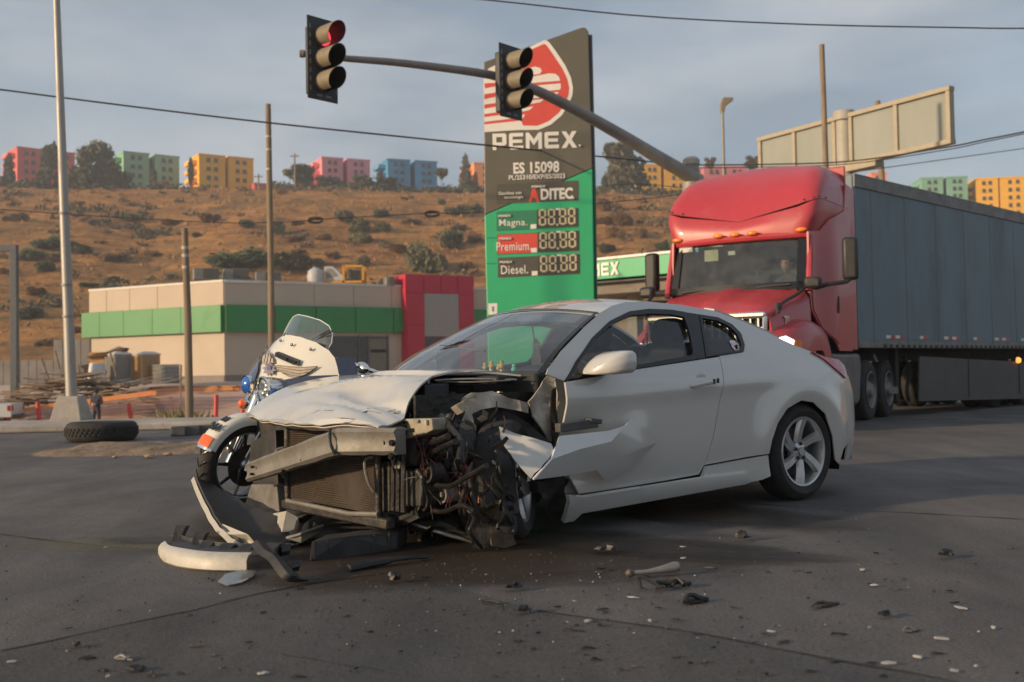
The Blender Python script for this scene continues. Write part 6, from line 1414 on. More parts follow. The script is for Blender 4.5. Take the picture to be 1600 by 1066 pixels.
# ================================================================ traffic lights
housing=M('signal_black',(.028,.030,.033),.55,var=.2,scale=6); visorm=M('signal_visor_tan',(.20,.165,.115),.6,var=.15,scale=4,dirt=(.12,.10,.08),damt=.4); visin=M('signal_inner',(.02,.018,.017),.6)
pole_m=M('galvanised_pole',(.27,.25,.225),.6,.25,var=.12,scale=4,dirt=(.16,.14,.12),dscale=5,damt=.35,stretch=(1,1,.3))
def signal(label,px,py,dist,deg,hpx,red):
    c=P(px,py,dist); H_=hpx/FPX*dist; k=H_/1.35
    fr=Frame(c,deg); r=thing('traffic_light',label,'traffic light',frame=fr); r.scale=(k,k,k)
    B().box((-.02,0,0),(.03,.60,1.35)).obj('backplate',housing,r,bevel=.03)
    B().box((-.14,0,0),(.22,.36,1.12)).obj('housing',housing,r,bevel=.03)
    b=B()
    for s_ in (1,-1):
        for z in lin(-.5,.5,8): b.box((-.001,.255*s_,z),(.012,.018,.075))
    b.obj('plate_slot',M('slot_grey',(.17,.17,.17),.5),r,smooth=False)
    for y in (-.08,.10): B().box((0,y,-.60),(.008,.11,.035)).obj('maker_plate',_mc['slot_grey'],r,smooth=False)
    for i,z in enumerate((.37,0,-.37)):
        vis=B(); n=28; ro,ri,L=.165,.158,.46
        ang=[math.pi*1.5+.35+(2*math.pi-.7)*j/(n-1) for j in range(n)]
        def ln(a): return L*(.80+.20*math.sin(a))
        vis.rows([[V((0,ro*math.cos(a),z+ro*math.sin(a))) for a in ang],[V((ln(a),ro*math.cos(a),z+ro*math.sin(a))) for a in ang],[V((ln(a),ri*math.cos(a),z+ri*math.sin(a))) for a in ang],[V((0,ri*math.cos(a),z+ri*math.sin(a))) for a in ang]])
        vo=vis.obj('visor',visorm,r,ang=30)
        ins=B(); ins.rows([[V((.01,.156*math.cos(a),z+.156*math.sin(a))) for a in ang],[V((ln(a)-.004,.156*math.cos(a),z+.156*math.sin(a))) for a in ang]]); ins.obj('visor_lining',visin,vo)
        col=[M('signal_red_lit',(.30,.01,.01),.3,emit=(1,.06,.10),es=.9) if red else M('signal_red_off',(.07,.008,.008),.25),M('signal_amber_off',(.06,.035,.008),.25),M('signal_green_off',(.01,.04,.03),.25)][i]
        B().lathe([(.001,.03),(.08,.024),(.15,.0)],26,(0.012,0,z),'x').obj('lens',col,r)
    B().box((-.22,0,0),(.14,.10,.30)).obj('bracket',pole_m,r,bevel=.01)
    return r
signal('traffic light with its red lamp lit at the tip of the mast arm',505,93,16.5,-47,131,True)
signal('unlit traffic light hanging before the red drop emblem on the totem',799,128,18.7,-48,116,False)
arm=thing('signal_mast','tapered grey mast arm reaching over the road with its pole behind the red truck','traffic pole',P(1092,640,21.3)*1)
arm.location=(P(1092,600,21.3).x,P(1092,600,21.3).y,0); bx_=V(arm.location)
ap=curve([P(470,84,16.9),P(535,91,17.1),(P(640,100,17.8)),P(770,118,18.9),P(832,139,19.3),P(900,172,19.9),P(970,211,20.5),P(1030,247,20.9),P(1092,283,21.3)],50)
B().tube([q-bx_ for q in ap],[.045+.105*(i/49)**1.2 for i in range(50)],16).obj('mast_arm',pole_m,arm)
B().tube([V((0,0,0)),V((-.06,0,5.05))],[.20,.16],18).obj('pole',pole_m,arm); B().lathe([(.18,0),(.18,.10),(.12,.16),(.001,.18)],18,(-.06,0,5.03)).obj('pole_cap',M('cap_pale',(.42,.39,.34),.6),arm)
B().lathe([(.27,0),(.27,.05),(.21,.06)],18,(0,0,0)).obj('base_plate',pole_m,arm)
B().lathe([(.20,-.12),(.20,.12)],18,(-.05,0,4.55)).obj('arm_collar',pole_m,arm)
q=ap[0]-bx_; B().tube([q+V((-.01,0,0)),q+V((.06,0,-.005))],.062,14).obj('end_cap',visorm,arm)
# ================================================================ poles and wires
woodm=M('timber_pole',(.23,.175,.12),.9,var=.25,scale=3,dirt=(.12,.10,.08),dscale=2,damt=.4,stretch=(6,6,.5),bump=.4,bscale=20)
def pole(name,label,cat,top_,base,Y_,r0,r1,m,group=None,base_z=None):
    t=P(*top_,Y_); b_=P(*base,Y_); z0=terr(b_.x,b_.y) if base_z is None else base_z
    d=(t-b_); b_=t-d*((t.z-z0)/d.z)
    o=B().tube([b_-V((0,0,.1))-b_*0-b_,(t-b_)*.5+V((.02,0,0)),t-b_],[r0,(r0+r1)/2,r1],14).obj('pole',m)
    o.location=b_; return o,b_,t
def woodpole(label,top_,base,Y_,r0,r1,group=None,bands=True):
    o,b_,t=pole('pole',label,'pole',top_,base,Y_,r0,r1,woodm); o.name='timber_pole'; tag(o,label,'utility pole',group)
    if bands:
        for k in (.80,.86,.90): q=(t-b_)*k; B().lathe([(lerp(r0,r1,k)+.006,-.03),(lerp(r0,r1,k)+.006,.03)],12,tuple(q)).obj('pole_band',M('pale_band',(.45,.42,.36),.6),o)
    return o
woodpole('short timber pole with pale bands before the cream end wall of the station shop',(288.5,357),(296,660),21,.085,.06)
woodpole('tall timber pole in front of the station shop, directly behind the motorcycle',(419,163),(424,560),33,.11,.085)
woodpole('bare timber pole rising over the truck roof, outside the billboard',(1284,70),(1288,200),34,.10,.085,bands=False)
woodpole('timber pole crossing behind the blank billboard',(1371,158),(1376,250),60,.19,.16,bands=False)
lp=thing('street_lamp','round galvanised lamp post in a concrete block on the pavement','lamp post',(0,0,0))
b0=P(112,640,20.2); b0.z=.13; t0=P(87,-40,20.2); lp.location=b0
B().tube([V((0,0,.4)),(t0-b0)*.5,(t0-b0)],[.105,.085,.060],18).obj('pole',M('galvanised_pole_light',(.36,.345,.32),.5,.35,var=.15,scale=4,dirt=(.22,.20,.17),dscale=4,damt=.4,stretch=(1,1,.3)),lp)
for k in (.23,.30,.46): q=(t0-b0)*k; B().lathe([(.112-.04*k,-.025),(.118-.04*k,0),(.112-.04*k,.025)],18,tuple(q)).obj('joint_ring',pole_m,lp)
B().rows([[V((x*a,y*a,z)) for x,y in ((-1,-1),(1,-1),(1,1),(-1,1))] for z,a in ((-.1,.30),(.05,.29),(.44,.20),(.46,.19))]+[[V((0,0,.46))]*4],closed=True).obj('concrete_block',mt_conc,lp,smooth=False,bevel=.02); 
B().tube([(t0-b0),(t0-b0)+V((0,.1,.5)),(t0-b0)+V((.1,-.9,1.0))],.04,8).obj('lamp_arm',pole_m,lp); B().box((t0-b0)+V((.12,-1.2,1.02)),(.28,.6,.12)).obj('lamp_head',pole_m,lp,bevel=.04)
gan=thing('steel_gantry','dark steel post with a square arm at the photo edge beyond the pavement','steel frame',(0,0,0)); g0=P(25,630,49); gan.location=(g0.x,g0.y,terr(g0.x,g0.y)); z1=P(18,383,49).z-gan.location.z
B().box((-.05,0,z1/2),(.30,.30,z1)).obj('post',M('painted_steel_blue_grey',(.10,.11,.125),.5,.3,var=.15,dirt=(.13,.11,.09)),gan,bevel=.01); B().box((-2.2,0,z1-.15),(4.0,.30,.298)).obj('crossbar',_mc['painted_steel_blue_grey'],gan,bevel=.01); B().box((-.05,0,.02),(.62,.62,.06)).obj('base_plate',_mc['painted_steel_blue_grey'],gan)
sl2=thing('street_lamp','small cobra head street lamp standing over the amber towers','street lamp',(0,0,0)); q=P(1131,262,70); sl2.location=(q.x,q.y,0)
zt=P(1131,175,70).z; B().tube([V((0,0,0)),V((0,0,zt))],[.14,.09],10).obj('pole',pole_m,sl2); B().prism([V((-.12,0,zt-.05)),V((-.10,0,zt+.55)),V((.08,0,zt+1.0)),V((.72,0,zt+.98)),V((.75,0,zt+.80)),V((.25,0,zt+.45)),V((.12,0,zt-.05))],(0,.35,0)).obj('lamp_head',M('lamp_head_tan',(.22,.17,.11),.6),sl2,bevel=.04)
wirem=M('cable_black',(.03,.03,.032),.7)
def cable(label,pts,r_,group=None):
    o=B().tube(curve([P(*p) for p in pts],40),r_,5).obj('cable',wirem); return tag(o,label,'cable',group)
cable('thin cable crossing the empty sky above the mast arm and billboard',((-900,-260,22),(-100,-82,22),(560,-17,22),(760,0,22),(1000,25,22),(1250,38,22),(1480,43,22),(1640,44,22),(2000,34,22),(3000,-60,22)),.016)
cable('thick cable sagging below the traffic lights and across the totem',((-1500,-120,23),(-700,30,23),(-60,132,23),(0,140,23),(210,167,23),(420,192,23),(640,215,23),(780,229,23),(860,237,25.5),(930,244,27),(1000,251,29.5),(1062,258,32)),.020)
cable('upper cable running over the trailer roof to the billboard',((3000,-180,21),(2200,80,23),(1640,198,26),(1540,218,27),(1480,230,28),(1330,252,30),(1200,257,31),(1060,258,32)),.022,)
cable('lower cable close beneath the one running over the trailer roof',((3000,-176,20.9),(2200,83.5,22.9),(1640,201,25.9),(1540,221.5,26.9),(1480,234,27.9),(1330,256,29.9),(1200,261,30.9),(1060,263,31.9)),.014)
cable('thin distant cable between the station shop and the totem',((-800,240,40),(-100,318,40),(280,345,40),(420,348,40),(500,343,40),(600,337,40),(680,333,40),(760,331,41),(1100,300,43),(1900,190,45)),.018)
cable('thin cable low across the amber towers behind the mast arm',((930,292,60),(1000,288,60),(1090,296,60)),.02)
for (px,py,lb) in ((493,343,'coiled loop of spare cable hanging over the hillside, nearest the tall timber pole'),(675,333,'coiled loop of spare cable hanging over the hillside, nearest the totem')):
    c=P(px,py,39.9); b=B()
    for k in range(3): b.tube([c+V((.28*math.cos(t)+rnd(-.02,.02),rnd(-.02,.02),.09*math.sin(t)-.03*k)) for t in lin(0,6.28,16)],.020,5)
    tag(b.obj('cable_coil',wirem),lb,'cable coil')
for (px,py,yb) in ((461,240,300),(404,272,300),):
    q=P(px,yb,318); zt=P(px,py,318).z-q.z; b=B().tube([V((0,0,-1)),V((0,0,zt))],.28,6); 
    o=b.obj('utility_pole',woodm); o.location=q
    B().box((0,0,zt-.8),(2.6,.3,.35)).obj('crossarm',woodm,o); tag(o,'distant utility pole with a crossarm '+('beside the ridge palm' if px==461 else 'over the low red house'),'utility pole')
# ================================================================ billboard
bc=P(1318,215,44); bd=Frame((bc.x,bc.y,0),0); e0=P(1190,227,43.6); e1=P(1484,139,36)
def zz(px,py,Y_): return P(px,py,Y_).z
dv=V((e1.x-e0.x,e1.y-e0.y,0)); Lb=dv.length; ang=math.atan2(dv.y,dv.x)
bb=thing('billboard','blank grey billboard of four framed panels on a thick round column','billboard',(e0.x,e0.y,0),ang)
pan=M('billboard_panel',(.27,.285,.26),.7,var=.08,scale=.6,dirt=(.20,.19,.16),dscale=.5,damt=.4,stretch=(1,1,.3)); frm=M('billboard_frame',(.36,.31,.23),.65,var=.12,dirt=(.18,.15,.11),damt=.3)
def bs(px): # distance along the board at a photo column
    d=ray(px,200); k=d.x; u=dv.normalized(); return (k*e0.y-e0.x)/(u.x-k*u.y)
zb_=zz(1484,222,36); zt_=zz(1484,139,36)
cuts=[0,bs(1243),bs(1306),bs(1332),bs(1403),Lb]
for i,(a,c) in enumerate(((0,1),(1,2),(3,4),(4,5))):
    s0,s1=cuts[a],cuts[c]; B().box(((s0+s1)/2,0,(zb_+zt_)/2),(s1-s0-.1,.10,zt_-zb_-.1)).obj('panel',pan,bb,bevel=.01)
for s_ in (cuts[0],cuts[1],cuts[2],cuts[3],cuts[4],cuts[5]): B().box((s_,-.02,(zb_+zt_)/2),(.16,.26,zt_-zb_)).obj('upright',frm,bb,bevel=.01)
for z in (zb_,zt_): B().box((Lb/2,-.03,z),(Lb+.2,.30,.16)).obj('frame_rail',frm,bb,bevel=.01)
s_=(cuts[2]+cuts[3])/2; B().lathe([(.30,-1),(.30,zt_-.15),(.40,zt_-.12),(.40,zt_+.22),(.001,zt_+.28)],22,(s_,0,0)).obj('column',M('billboard_column',(.36,.335,.28),.6,var=.1,dirt=(.2,.17,.13),damt=.3),bb)
B().box((s_,0,zb_-.18),(3.2,.5,.25)).obj('support_beam',frm,bb,bevel=.02)
# ================================================================ filling station shop
shopc=P(350,477,57); zB=.55
tan=M('shop_tan_render',(.50,.415,.33),.8,var=.06,scale=.4,dirt=(.36,.29,.23),dscale=.5,damt=.25); green_b=M('shop_green_band',(.045,.235,.075),.45,var=.05,scale=.5,dirt=(.04,.17,.06),dscale=.6,damt=.3); shopred=M('shop_red_panel',(.47,.028,.055),.4,var=.06,scale=.7); shopgrey=M('shop_grey_panel',(.34,.30,.27),.6,var=.05); darkgl=M('shop_dark_glass',(.035,.032,.028),.08,var=.4,scale=.4,coat=.6)
UL=V((math.sin(R(-62)),math.cos(R(-62)),0)); UR=V((math.sin(R(58)),math.cos(R(58)),0))
c0=V((shopc.x,shopc.y,0))
def sx(U,px,py=500): return along(c0,U,px,py)
zT=P(350,437,57).z; z1_,z0_=P(350,477,57).z,P(350,518.5,57).z
sl_l=sx(UL,140,480); sr=sx(UR,775,480)
shop=thing('station_shop','low tan filling station shop with green fascia band and red entrance portal','shop',(c0.x,c0.y,zB))
A=V((0,0,0)); L_=UL*sl_l; R_=UR*sr
nL=V((-UL.y,UL.x,0)); nL=nL if nL.y<0 else -nL; nR=V((UR.y,-UR.x,0))
def wallp(name,p,q,za,zb,n,out,th,m,par=shop,bev=0,sm_=False):
    p=V(p);q=V(q); a=p+n*out; b_=q+n*out
    return B().prism([a+V((0,0,za-zB)),b_+V((0,0,za-zB)),b_+V((0,0,zb-zB)),a+V((0,0,zb-zB))],-n*th).obj(name,m,par,smooth=False,bevel=bev)
B().prism([A+V((0,0,-.6)),R_+V((0,0,-.6)),R_+UL*12+V((0,0,-.6)),L_+V((0,0,-.6))],(0,0,zT-zB+.4)).obj('wall',tan,shop,smooth=False)
joints=[0,.27,.47,.68,.86,1]
for k,(a,c) in enumerate(zip(joints,joints[1:])):                                    # band and parapet in separate cladding sheets
    wallp('fascia_panel',UL*sx(UL,133)*a,UL*sx(UL,133)*c-UL*.03,z0_,z1_,nL,.28,.25,green_b); wallp('parapet_panel',L_*a+UL*.01,L_*c-UL*.03,z1_+.03,zT-.12,nL,.05,.05,tan)
jr=[0,.16,.30,.44,.58,.72]
for a,c in zip(jr,jr[1:]):
    wallp('fascia_panel',UR*sr*a+UR*.02,UR*sr*c-UR*.03 if c<.72 else UR*sx(UR,628),z0_,z1_,nR,.28,.25,green_b); wallp('parapet_panel',R_*a+UR*.01,R_*c-UR*.03,z1_+.03,zT-.12,nR,.05,.05,tan)
wallp('fascia_panel',UR*sx(UR,736),UR*sx(UR,775),z0_,z1_,nR,.28,.25,green_b)
wallp('coping',A,L_,zT-.12,zT,nL,.08,.4,M('coping_pale',(.62,.58,.52),.6)); wallp('coping',UR*.02,R_,zT-.12,zT,nR,.08,.4,_mc['coping_pale'])
wallp('plinth',A,R_,zB,zB+.42,nR,.03,.03,M('plinth_grey',(.22,.19,.18),.8)); wallp('plinth',UL*.02,L_,zB,zB+.42,nL,.03,.03,_mc['plinth_grey'])
wallp('light_strip',UR*.05,UR*sx(UR,406),P(350,441,57).z,P(350,438.6,57).z,nR,.10,.05,M('white_trim',(.75,.73,.70),.5))
win=wallp('shop_window',UR*sx(UR,512),UR*sx(UR,605),zB+.2,P(512,528,63).z,nR,.02,.04,darkgl)
for px in (512,560,574,605): wallp('mullion',UR*sx(UR,px)-UR*.05,UR*sx(UR,px)+UR*.05,zB+.2,P(512,527,63).z,nR,.06,.05,M('mullion_grey',(.10,.10,.10),.5),win)
wallp('window_notice',UR*sx(UR,578),UR*sx(UR,602),P(578,552,63).z,P(578,547,63).z,nR,.03,.01,M('notice_dark',(.02,.02,.02),.6),win); wallp('window_blind',UR*sx(UR,576),UR*sx(UR,603),zB+.2,P(578,531,63).z,nR,.022,.01,M('blind_tan',(.20,.18,.14),.7),win)
# red portal, clad panel by panel round a grey recessed field
zP=P(628,428,62).z; p0_,p1_=sx(UR,628),sx(UR,733); q0_,q1_=sx(UR,656),sx(UR,709); zf=P(656,459,63).z; zd=P(656,526,63).z
wallp('portal_core',UR*p0_,UR*p1_,zB,zP-.02,nR,.62,1.6,M('portal_core_red',(.40,.025,.05),.5))
for (a,c) in ((p0_,q0_),(q1_,p1_)):
    zs=[zB,1.35,2.55,3.75,zf]
    for k in range(4): wallp('portal_panel',UR*a+UR*.02,UR*c-UR*.02,zs[k]+.02,zs[k+1]-.02,nR,.66,.05,shopred)
xs_=lin(p0_,p1_,5)
for k in range(4): wallp('portal_panel',UR*xs_[k]+UR*.02,UR*xs_[k+1]-UR*.02,zf+.02,zP,nR,.66,.05,shopred)
wallp('portal_field',UR*q0_,UR*q1_,zd,zf,nR,.635,.03,shopgrey); wallp('entrance_door',UR*q0_,UR*q1_,zB,zd-.02,nR,.64,.04,darkgl)
B().prism([UR*p0_+nR*.64+V((0,0,0)),UR*p0_+nR*.64+V((0,0,zP-zB)),UR*p0_-nR*.9+V((0,0,zP-zB)),UR*p0_-nR*.9],-UR*.05).obj('portal_side',shopred,shop,smooth=False)
# rooftop machines
mach=M('machine_grey',(.24,.225,.20),.6,.2,var=.15); machd=M('machine_grille',(.03,.028,.027),.6,var=.2); yel=M('yellow_steel',(.55,.27,.03),.5,var=.1)
def roofbox(name,label,px0,px1,py0,py1,Y_,cat,split=.35,group=None):
    a=P(px0,py1,Y_);b_=P(px1,py0,Y_); w=b_.x-a.x;h=b_.z-a.z
    r=thing(name,label,cat,a,.35,group); B().box((w/2,.6,h/2),(w,1.2,h)).obj('casing',mach,r,smooth=False,bevel=.02)
    B().box((w*(split+1)/2,-.02,h*.5),(w*(1-split)*.9,.05,h*.85)).obj('grille',machd,r,smooth=False)
    b=B()
    for k in range(8): b.box((w*(split+1)/2,-.05,h*(.12+.1*k)),(w*(1-split)*.86,.02,.03))
    b.obj('louvre',mach,r,smooth=False); return r
roofbox('air_conditioner','grey rooftop air conditioner at the cream end corner of the shop',303,341,418,436,59,'air conditioner'); roofbox('air_conditioner','grey rooftop air conditioner beside the corner one, over the white light strip',350,388,419,437,60,'air conditioner'); roofbox('air_conditioner','grey rooftop air conditioner partly behind the tall timber pole',400,439,424,442,60,'air conditioner')
roofbox('air_conditioner','small rooftop unit next to the red portal top',604,617,432,446,62,'air conditioner'); roofbox('air_conditioner','dark rooftop unit just beyond the red portal',733,741,436,447,66,'air conditioner',split=.1)
t=thing('roof_tank','pale round water tank on the shop roof beside a slanted duct','tank',P(493,440,62)); B().lathe([(.45,-.1),(.5,.3),(.42,.62),(.2,.78),(.001,.8)],20,(0,0,0)).obj('tank_shell',M('tank_pale',(.42,.42,.42),.5,var=.1),t); B().lathe([(.15,.76),(.15,.86),(.001,.88)],12,(0,0,0)).obj('tank_lid',mach,t)
t=thing('roof_duct','pale slanted air duct on the shop roof between tank and yellow frame','duct',P(507,439,62)); B().prism([(0,0,0),(0,0,.85),(.5,0,.85),(1.25,0,.12),(1.25,0,0)],(0,.8,0)).obj('duct_hood',_mc['tank_pale'],t,bevel=.02); B().prism([(.10,-.02,.1),(.10,-.02,.7),(.45,-.02,.7),(.8,-.02,.3)],(0,.02,0)).obj('duct_panel',mach,t,smooth=False)
t=thing('roof_frame','yellow steel frame around a dark fan unit on the shop roof','steel frame',P(537,442,62)); 
for a,c in (((0,0,0),(0,0,1.05)),((1.15,0,0),(1.15,0,.95)),((0,0,1.0),(1.15,0,.95)),((0,.9,0),(0,.9,1.05)),((1.15,.9,0),(1.15,.9,1.0)),((-2.6,0,.05),(1.2,0,.05))): B().beam(a,c,.13,.13).obj('frame_bar',yel,t)
B().box((.62,.5,.42),(.75,.7,.78)).obj('fan_casing',mach,t,bevel=.02); B().box((.66,.13,.45),(.5,.04,.6)).obj('fan_grille',machd,t)
# ================================================================ filling station canopy behind the truck
cg=M('canopy_green',(.02,.34,.145),.4,var=.05); ca=P(900,411,45); cb=P(1100,394,41); cdir=V((cb.x-ca.x,cb.y-ca.y,0)); cl=cdir.length
can=thing('station_canopy','green filling station canopy with white lettering between totem and truck','canopy',(ca.x,ca.y,0),math.atan2(cdir.y,cdir.x))
zc1=P(928,408.5,44.6).z; zc0=P(928,438,44.6).z
B().box((cl/2-1,2,(zc0+zc1)/2),(cl+2,4,zc1-zc0)).obj('fascia',cg,can,smooth=False,bevel=.02); B().box((cl/2-1,1.98,zc1+.05),(cl+2.05,4.1,.10)).obj('fascia_trim',M('white_trim',(.75,.73,.70),.5),can,smooth=False)
B().box((cl/2-1,2.2,zc0-.35),(cl+2,3.6,.5)).obj('canopy_beam',M('beam_tan',(.17,.145,.12),.7),can,smooth=False); B().box((cl/2-1,2.0,zc0-.12),(cl+2,3.9,.06)).obj('soffit_trim',M('trim_dark',(.06,.06,.055),.6),can,smooth=False)
s0=along(ca,cdir.normalized(),897,424); s1=along(ca,cdir.normalized(),968,424)
b=B()
for p in wd_: b.prism([V((lerp(s0,s1,a/wl_),-.02,(zc0+zc1)/2-.27+c*.54)) for a,c in p],(0,-.03,0))
b.obj('lettering',whitep,can,smooth=False)
for s_ in (1.5,cl-.8): B().box((s_,2.2,(zc0)/2),(.5,.5,zc0)).obj('canopy_column',M('column_grey',(.33,.30,.27),.7),can)
bw_=thing('boundary_wall','tan rendered wall under the canopy behind the wrecked coupe roof','wall',(ca.x,ca.y+3.4,0),math.atan2(cdir.y,cdir.x)); B().box((cl/2,1,1.9),(cl+3,.3,3.8)).obj('wall_panel',M('wall_tan',(.30,.25,.20),.85,var=.15,scale=.8),bw_,smooth=False); B().box((cl/2,1,3.84),(cl+3,.42,.1)).obj('coping',_mc['trim_dark'],bw_,smooth=False)
# ================================================================ building yard beside the shop
def yard(px,py,Y_): q=P(px,py,Y_); return q
mt_board=M('scrap_timber',(.24,.17,.115),.9,var=.4,scale=2,stretch=(1,8,8)); mt_lum=M('fresh_orange_timber',(.50,.22,.06),.85,var=.3,scale=2); osb=M('orange_plywood',(.48,.24,.06),.8,var=.15)
o=grid(lin(-46,-6,40),[44.5,46,47.5,49,50.5,52,53.5,55,57,62],lambda x,y:terr(x,y)+.02).obj('yard_soil',M('pinkish_soil',(.40,.31,.26),.95,var=.22,scale=.6,bump=.4,bscale=4)); struct(o)
gw=thing('boundary_wall','grey unfinished block wall at the foot of the hill beside the shop','wall',(0,0,0)); 
for a,c in (((-6,590,60),(85,598,60)),((85,560,60),(142,568,60))):
    p=P(a[0],a[1],a[2]);q=P(c[0],c[1],c[2]); zt=p.z+ (0.9 if a[0]<0 else 1.0)
    n=7 if a[0]<0 else 4
    for k in range(n):
        x0=lerp(p.x,q.x,k/n);x1=lerp(p.x,q.x,(k+1)/n); B().box(((x0+x1)/2,p.y,zt/2-.4),(x1-x0-.03,.25,zt+.9)).obj('block_panel',M('grey_block',(.23,.21,.195),.9,var=.2,scale=1.5,dirt=(.14,.12,.10)),gw,smooth=False)
def box_thing(name,label,cat,px0,px1,py0,py1,Y_,m,rz=.5,dep=1.1): 
    a=P(px0,py1,Y_);b_=P(px1,py0,Y_); w=b_.x-a.x; h=b_.z-a.z
    return thing(name,label,cat,(a.x+w*.5,a.y,a.z),rz),w,h
for nm,px0,px1,m,m2,lb in (('grey',166,206,M('toilet_grey',(.30,.29,.26),.55,var=.1),M('toilet_grey_dark',(.24,.235,.225),.55),'grey portable toilet with pale roof between bulk bag and tan toilet'),('tan',207,250,M('toilet_tan',(.46,.27,.12),.55,var=.1),M('toilet_tan_dark',(.34,.20,.10),.55),'tan portable toilet between grey toilet and liquid tote')):
    r,w,h=box_thing('portable_toilet',lb,'portable toilet',px0,px1,549,601,52,m,.80); s_=w*.72
    B().box((0,0,h*.45),(s_,s_,h*.9)).obj('cabin',m,r,smooth=False,bevel=.03)
    B().prism([(-s_*.45,-s_/2-.02,.1),(s_*.35,-s_/2-.02,.1),(s_*.35,-s_/2-.02,h*.84),(-s_*.45,-s_/2-.02,h*.84)],(0,.03,0)).obj('door',m2,r,smooth=False,bevel=.01)
    b=B()
    for k in range(7): b.box((-s_/2-.012,-s_*.42+k*s_*.14,h*.45),(.03,.04,h*.8))
    b.obj('wall_rib',m2,r,smooth=False)
    B().rows([[V((x*s_*a,y*s_*a,z)) for x,y in ((-.53,-.53),(.53,-.53),(.53,.53),(-.53,.53))] for z,a in ((h*.89,1),(h*.92,1.02),(h*.99,.55),(h,.4))]+[[V((0,0,h))]*4],closed=True).obj('roof',M('toilet_roof',(.50,.49,.43),.6),r,smooth=False)
r,w,h=box_thing('liquid_tote','caged white liquid tote on a pallet next to the tan toilet','tote',239,280,569,600,51.5,None,.80); s_=w*.72
B().box((0,0,h*.55),(s_,s_,h*.8)).obj('tote_bottle',M('tote_white',(.52,.50,.44),.5,var=.08),r,bevel=.06); B().box((0,0,h*.07),(s_*1.05,s_*1.05,h*.14)).obj('pallet',mt_board,r,smooth=False)
b=B()
for k in range(8):
    t_=-.5+k/7
    for (x,y) in ((t_*s_*1.06,-s_*.53),(t_*s_*1.06,s_*.53),(-s_*.53,t_*s_*1.06),(s_*.53,t_*s_*1.06)): b.box((x,y,h*.55),(.03,.03,h*.84))
for z in lin(.16,.97,5):
    for (cx,cy,dx,dy) in ((0,-s_*.53,s_*1.06,.03),(0,s_*.53,s_*1.06,.03),(-s_*.53,0,.03,s_*1.06),(s_*.53,0,.03,s_*1.06)): b.box((cx,cy,h*z),(dx,dy,.03))
b.obj('cage',M('cage_grey',(.30,.29,.27),.5,.4),r,smooth=False)
q=P(152,606,51); b=B(); b.rows([[V((x*a,y*a,z)) for x,y in [(math.cos(t),math.sin(t)) for t in lin(0,5.9,14)]] for z,a in ((0,.42),(.3,.46),(.7,.43),(1.05,.38),(1.25,.36),(1.3,.30))],closed=True); o=b.obj('bulk_bag',M('white_bag',(.60,.59,.57),.8,var=.08,scale=3,bump=.6,bscale=6)); o.location=q-V((0,0,.1)); tag(o,'upright white bulk bag beside the grey toilet, under an orange board','bag')
q=P(152,575,52); o=B().box((0,0,.0),(.75,.06,.85)).obj('plywood_board',osb,smooth=False); o.location=q+V((0,0,.35)); tag(o,'orange plywood board standing above the white bulk bag','board')
q=P(140,556,51.8); o=B().prism([(-.2,0,-.1),(.3,0,.12),(.9,0,.18),(1.6,0,.38),(1.75,0,.34),(1.65,0,.2),(.9,0,.02),(.3,0,-.08)],(0,.6,0)).obj('tarpaulin',M('dark_tarp',(.09,.06,.04),.9,var=.4)); o.location=q; tag(o,'ragged dark tarpaulin over the plywood board by the toilets','tarpaulin')
q=P(133,572,51.9); o=B().prism([(-.25,0,-.75),(-.05,0,-.2),(-.25,0,0),(.25,0,.12),(.22,0,-.2),(.02,0,-.5)],(0,.08,0)).obj('dark_rag',M('dark_cloth',(.05,.04,.035),.95)); o.location=q; tag(o,'dark rag hanging from a stake left of the bulk bag','rag')
# scrap heap: single boards one can pick apart
hp_=thing('scrap_pile','heap of loose grey and brown scrap boards behind the orange kerb','scrap heap',P(110,628,48.5)-V((0,0,.15)))
for k in range(210):
    u=rnd(-1,1); x=u*3.1; hgt=(1-abs(u)**1.6)*1.6; z=rnd(0,hgt); L=rnd(.7,2.4); a=rnd(-.55,.55); tl_=rnd(-.35,.35); d=V((math.cos(a),math.sin(a)*.6,tl_*.5)); c=V((x,rnd(-.6,1.0),z+.05))
    B().beam(c-d*L/2,c+d*L/2,rnd(.08,.2),rnd(.03,.08)).obj('board',mt_board if k%3 else M('grey_scrap',(.24,.225,.21),.9,var=.35),hp_,smooth=False)
sp2=thing('sheet_pile','pile of bent grey metal sheets before the portable toilets','scrap heap',P(200,606,49.5)-V((0,0,.05)))
for k in range(12): 
    x=-1.9+k*.33; B().beam((x,-.3+rnd(-.2,.2),.1+rnd(0,.15)),(x+1.3,.1,.28+rnd(0,.25)),.5,.03).obj('metal_sheet',M('grey_sheet',(.33,.31,.29),.6,.2,var=.25),sp2,smooth=False)
lum=thing('timber_stack','long stack of orange planks lying before the shop corner','timber stack',P(306,611,50)-V((0,0,.1)),.02)
for k in range(18): B().beam((-2.05+rnd(-.25,.15),rnd(-.3,.3),.05+.075*(k//5)),(1.95+rnd(-.2,.2),rnd(-.3,.3),.07+.075*(k//5)),.13,.07).obj('plank',mt_lum,lum,smooth=False)
for k,(a,c) in enumerate((((182,582),(172,550)),((98,592),(86,548)),((77,588),(64,560)),((125,592),(122,570)),((152,606),(150,585)),((281,650),(283,570)),((275,652),(266,620)))):
    p=P(*a,49);q=P(*c,49); o=B().tube([V((0,0,-.2)),(q-p)],.05,6).obj('stake',mt_board); o.location=p; tag(o,'rough wooden stake stuck in the building yard soil','stake','wooden stakes in the yard')
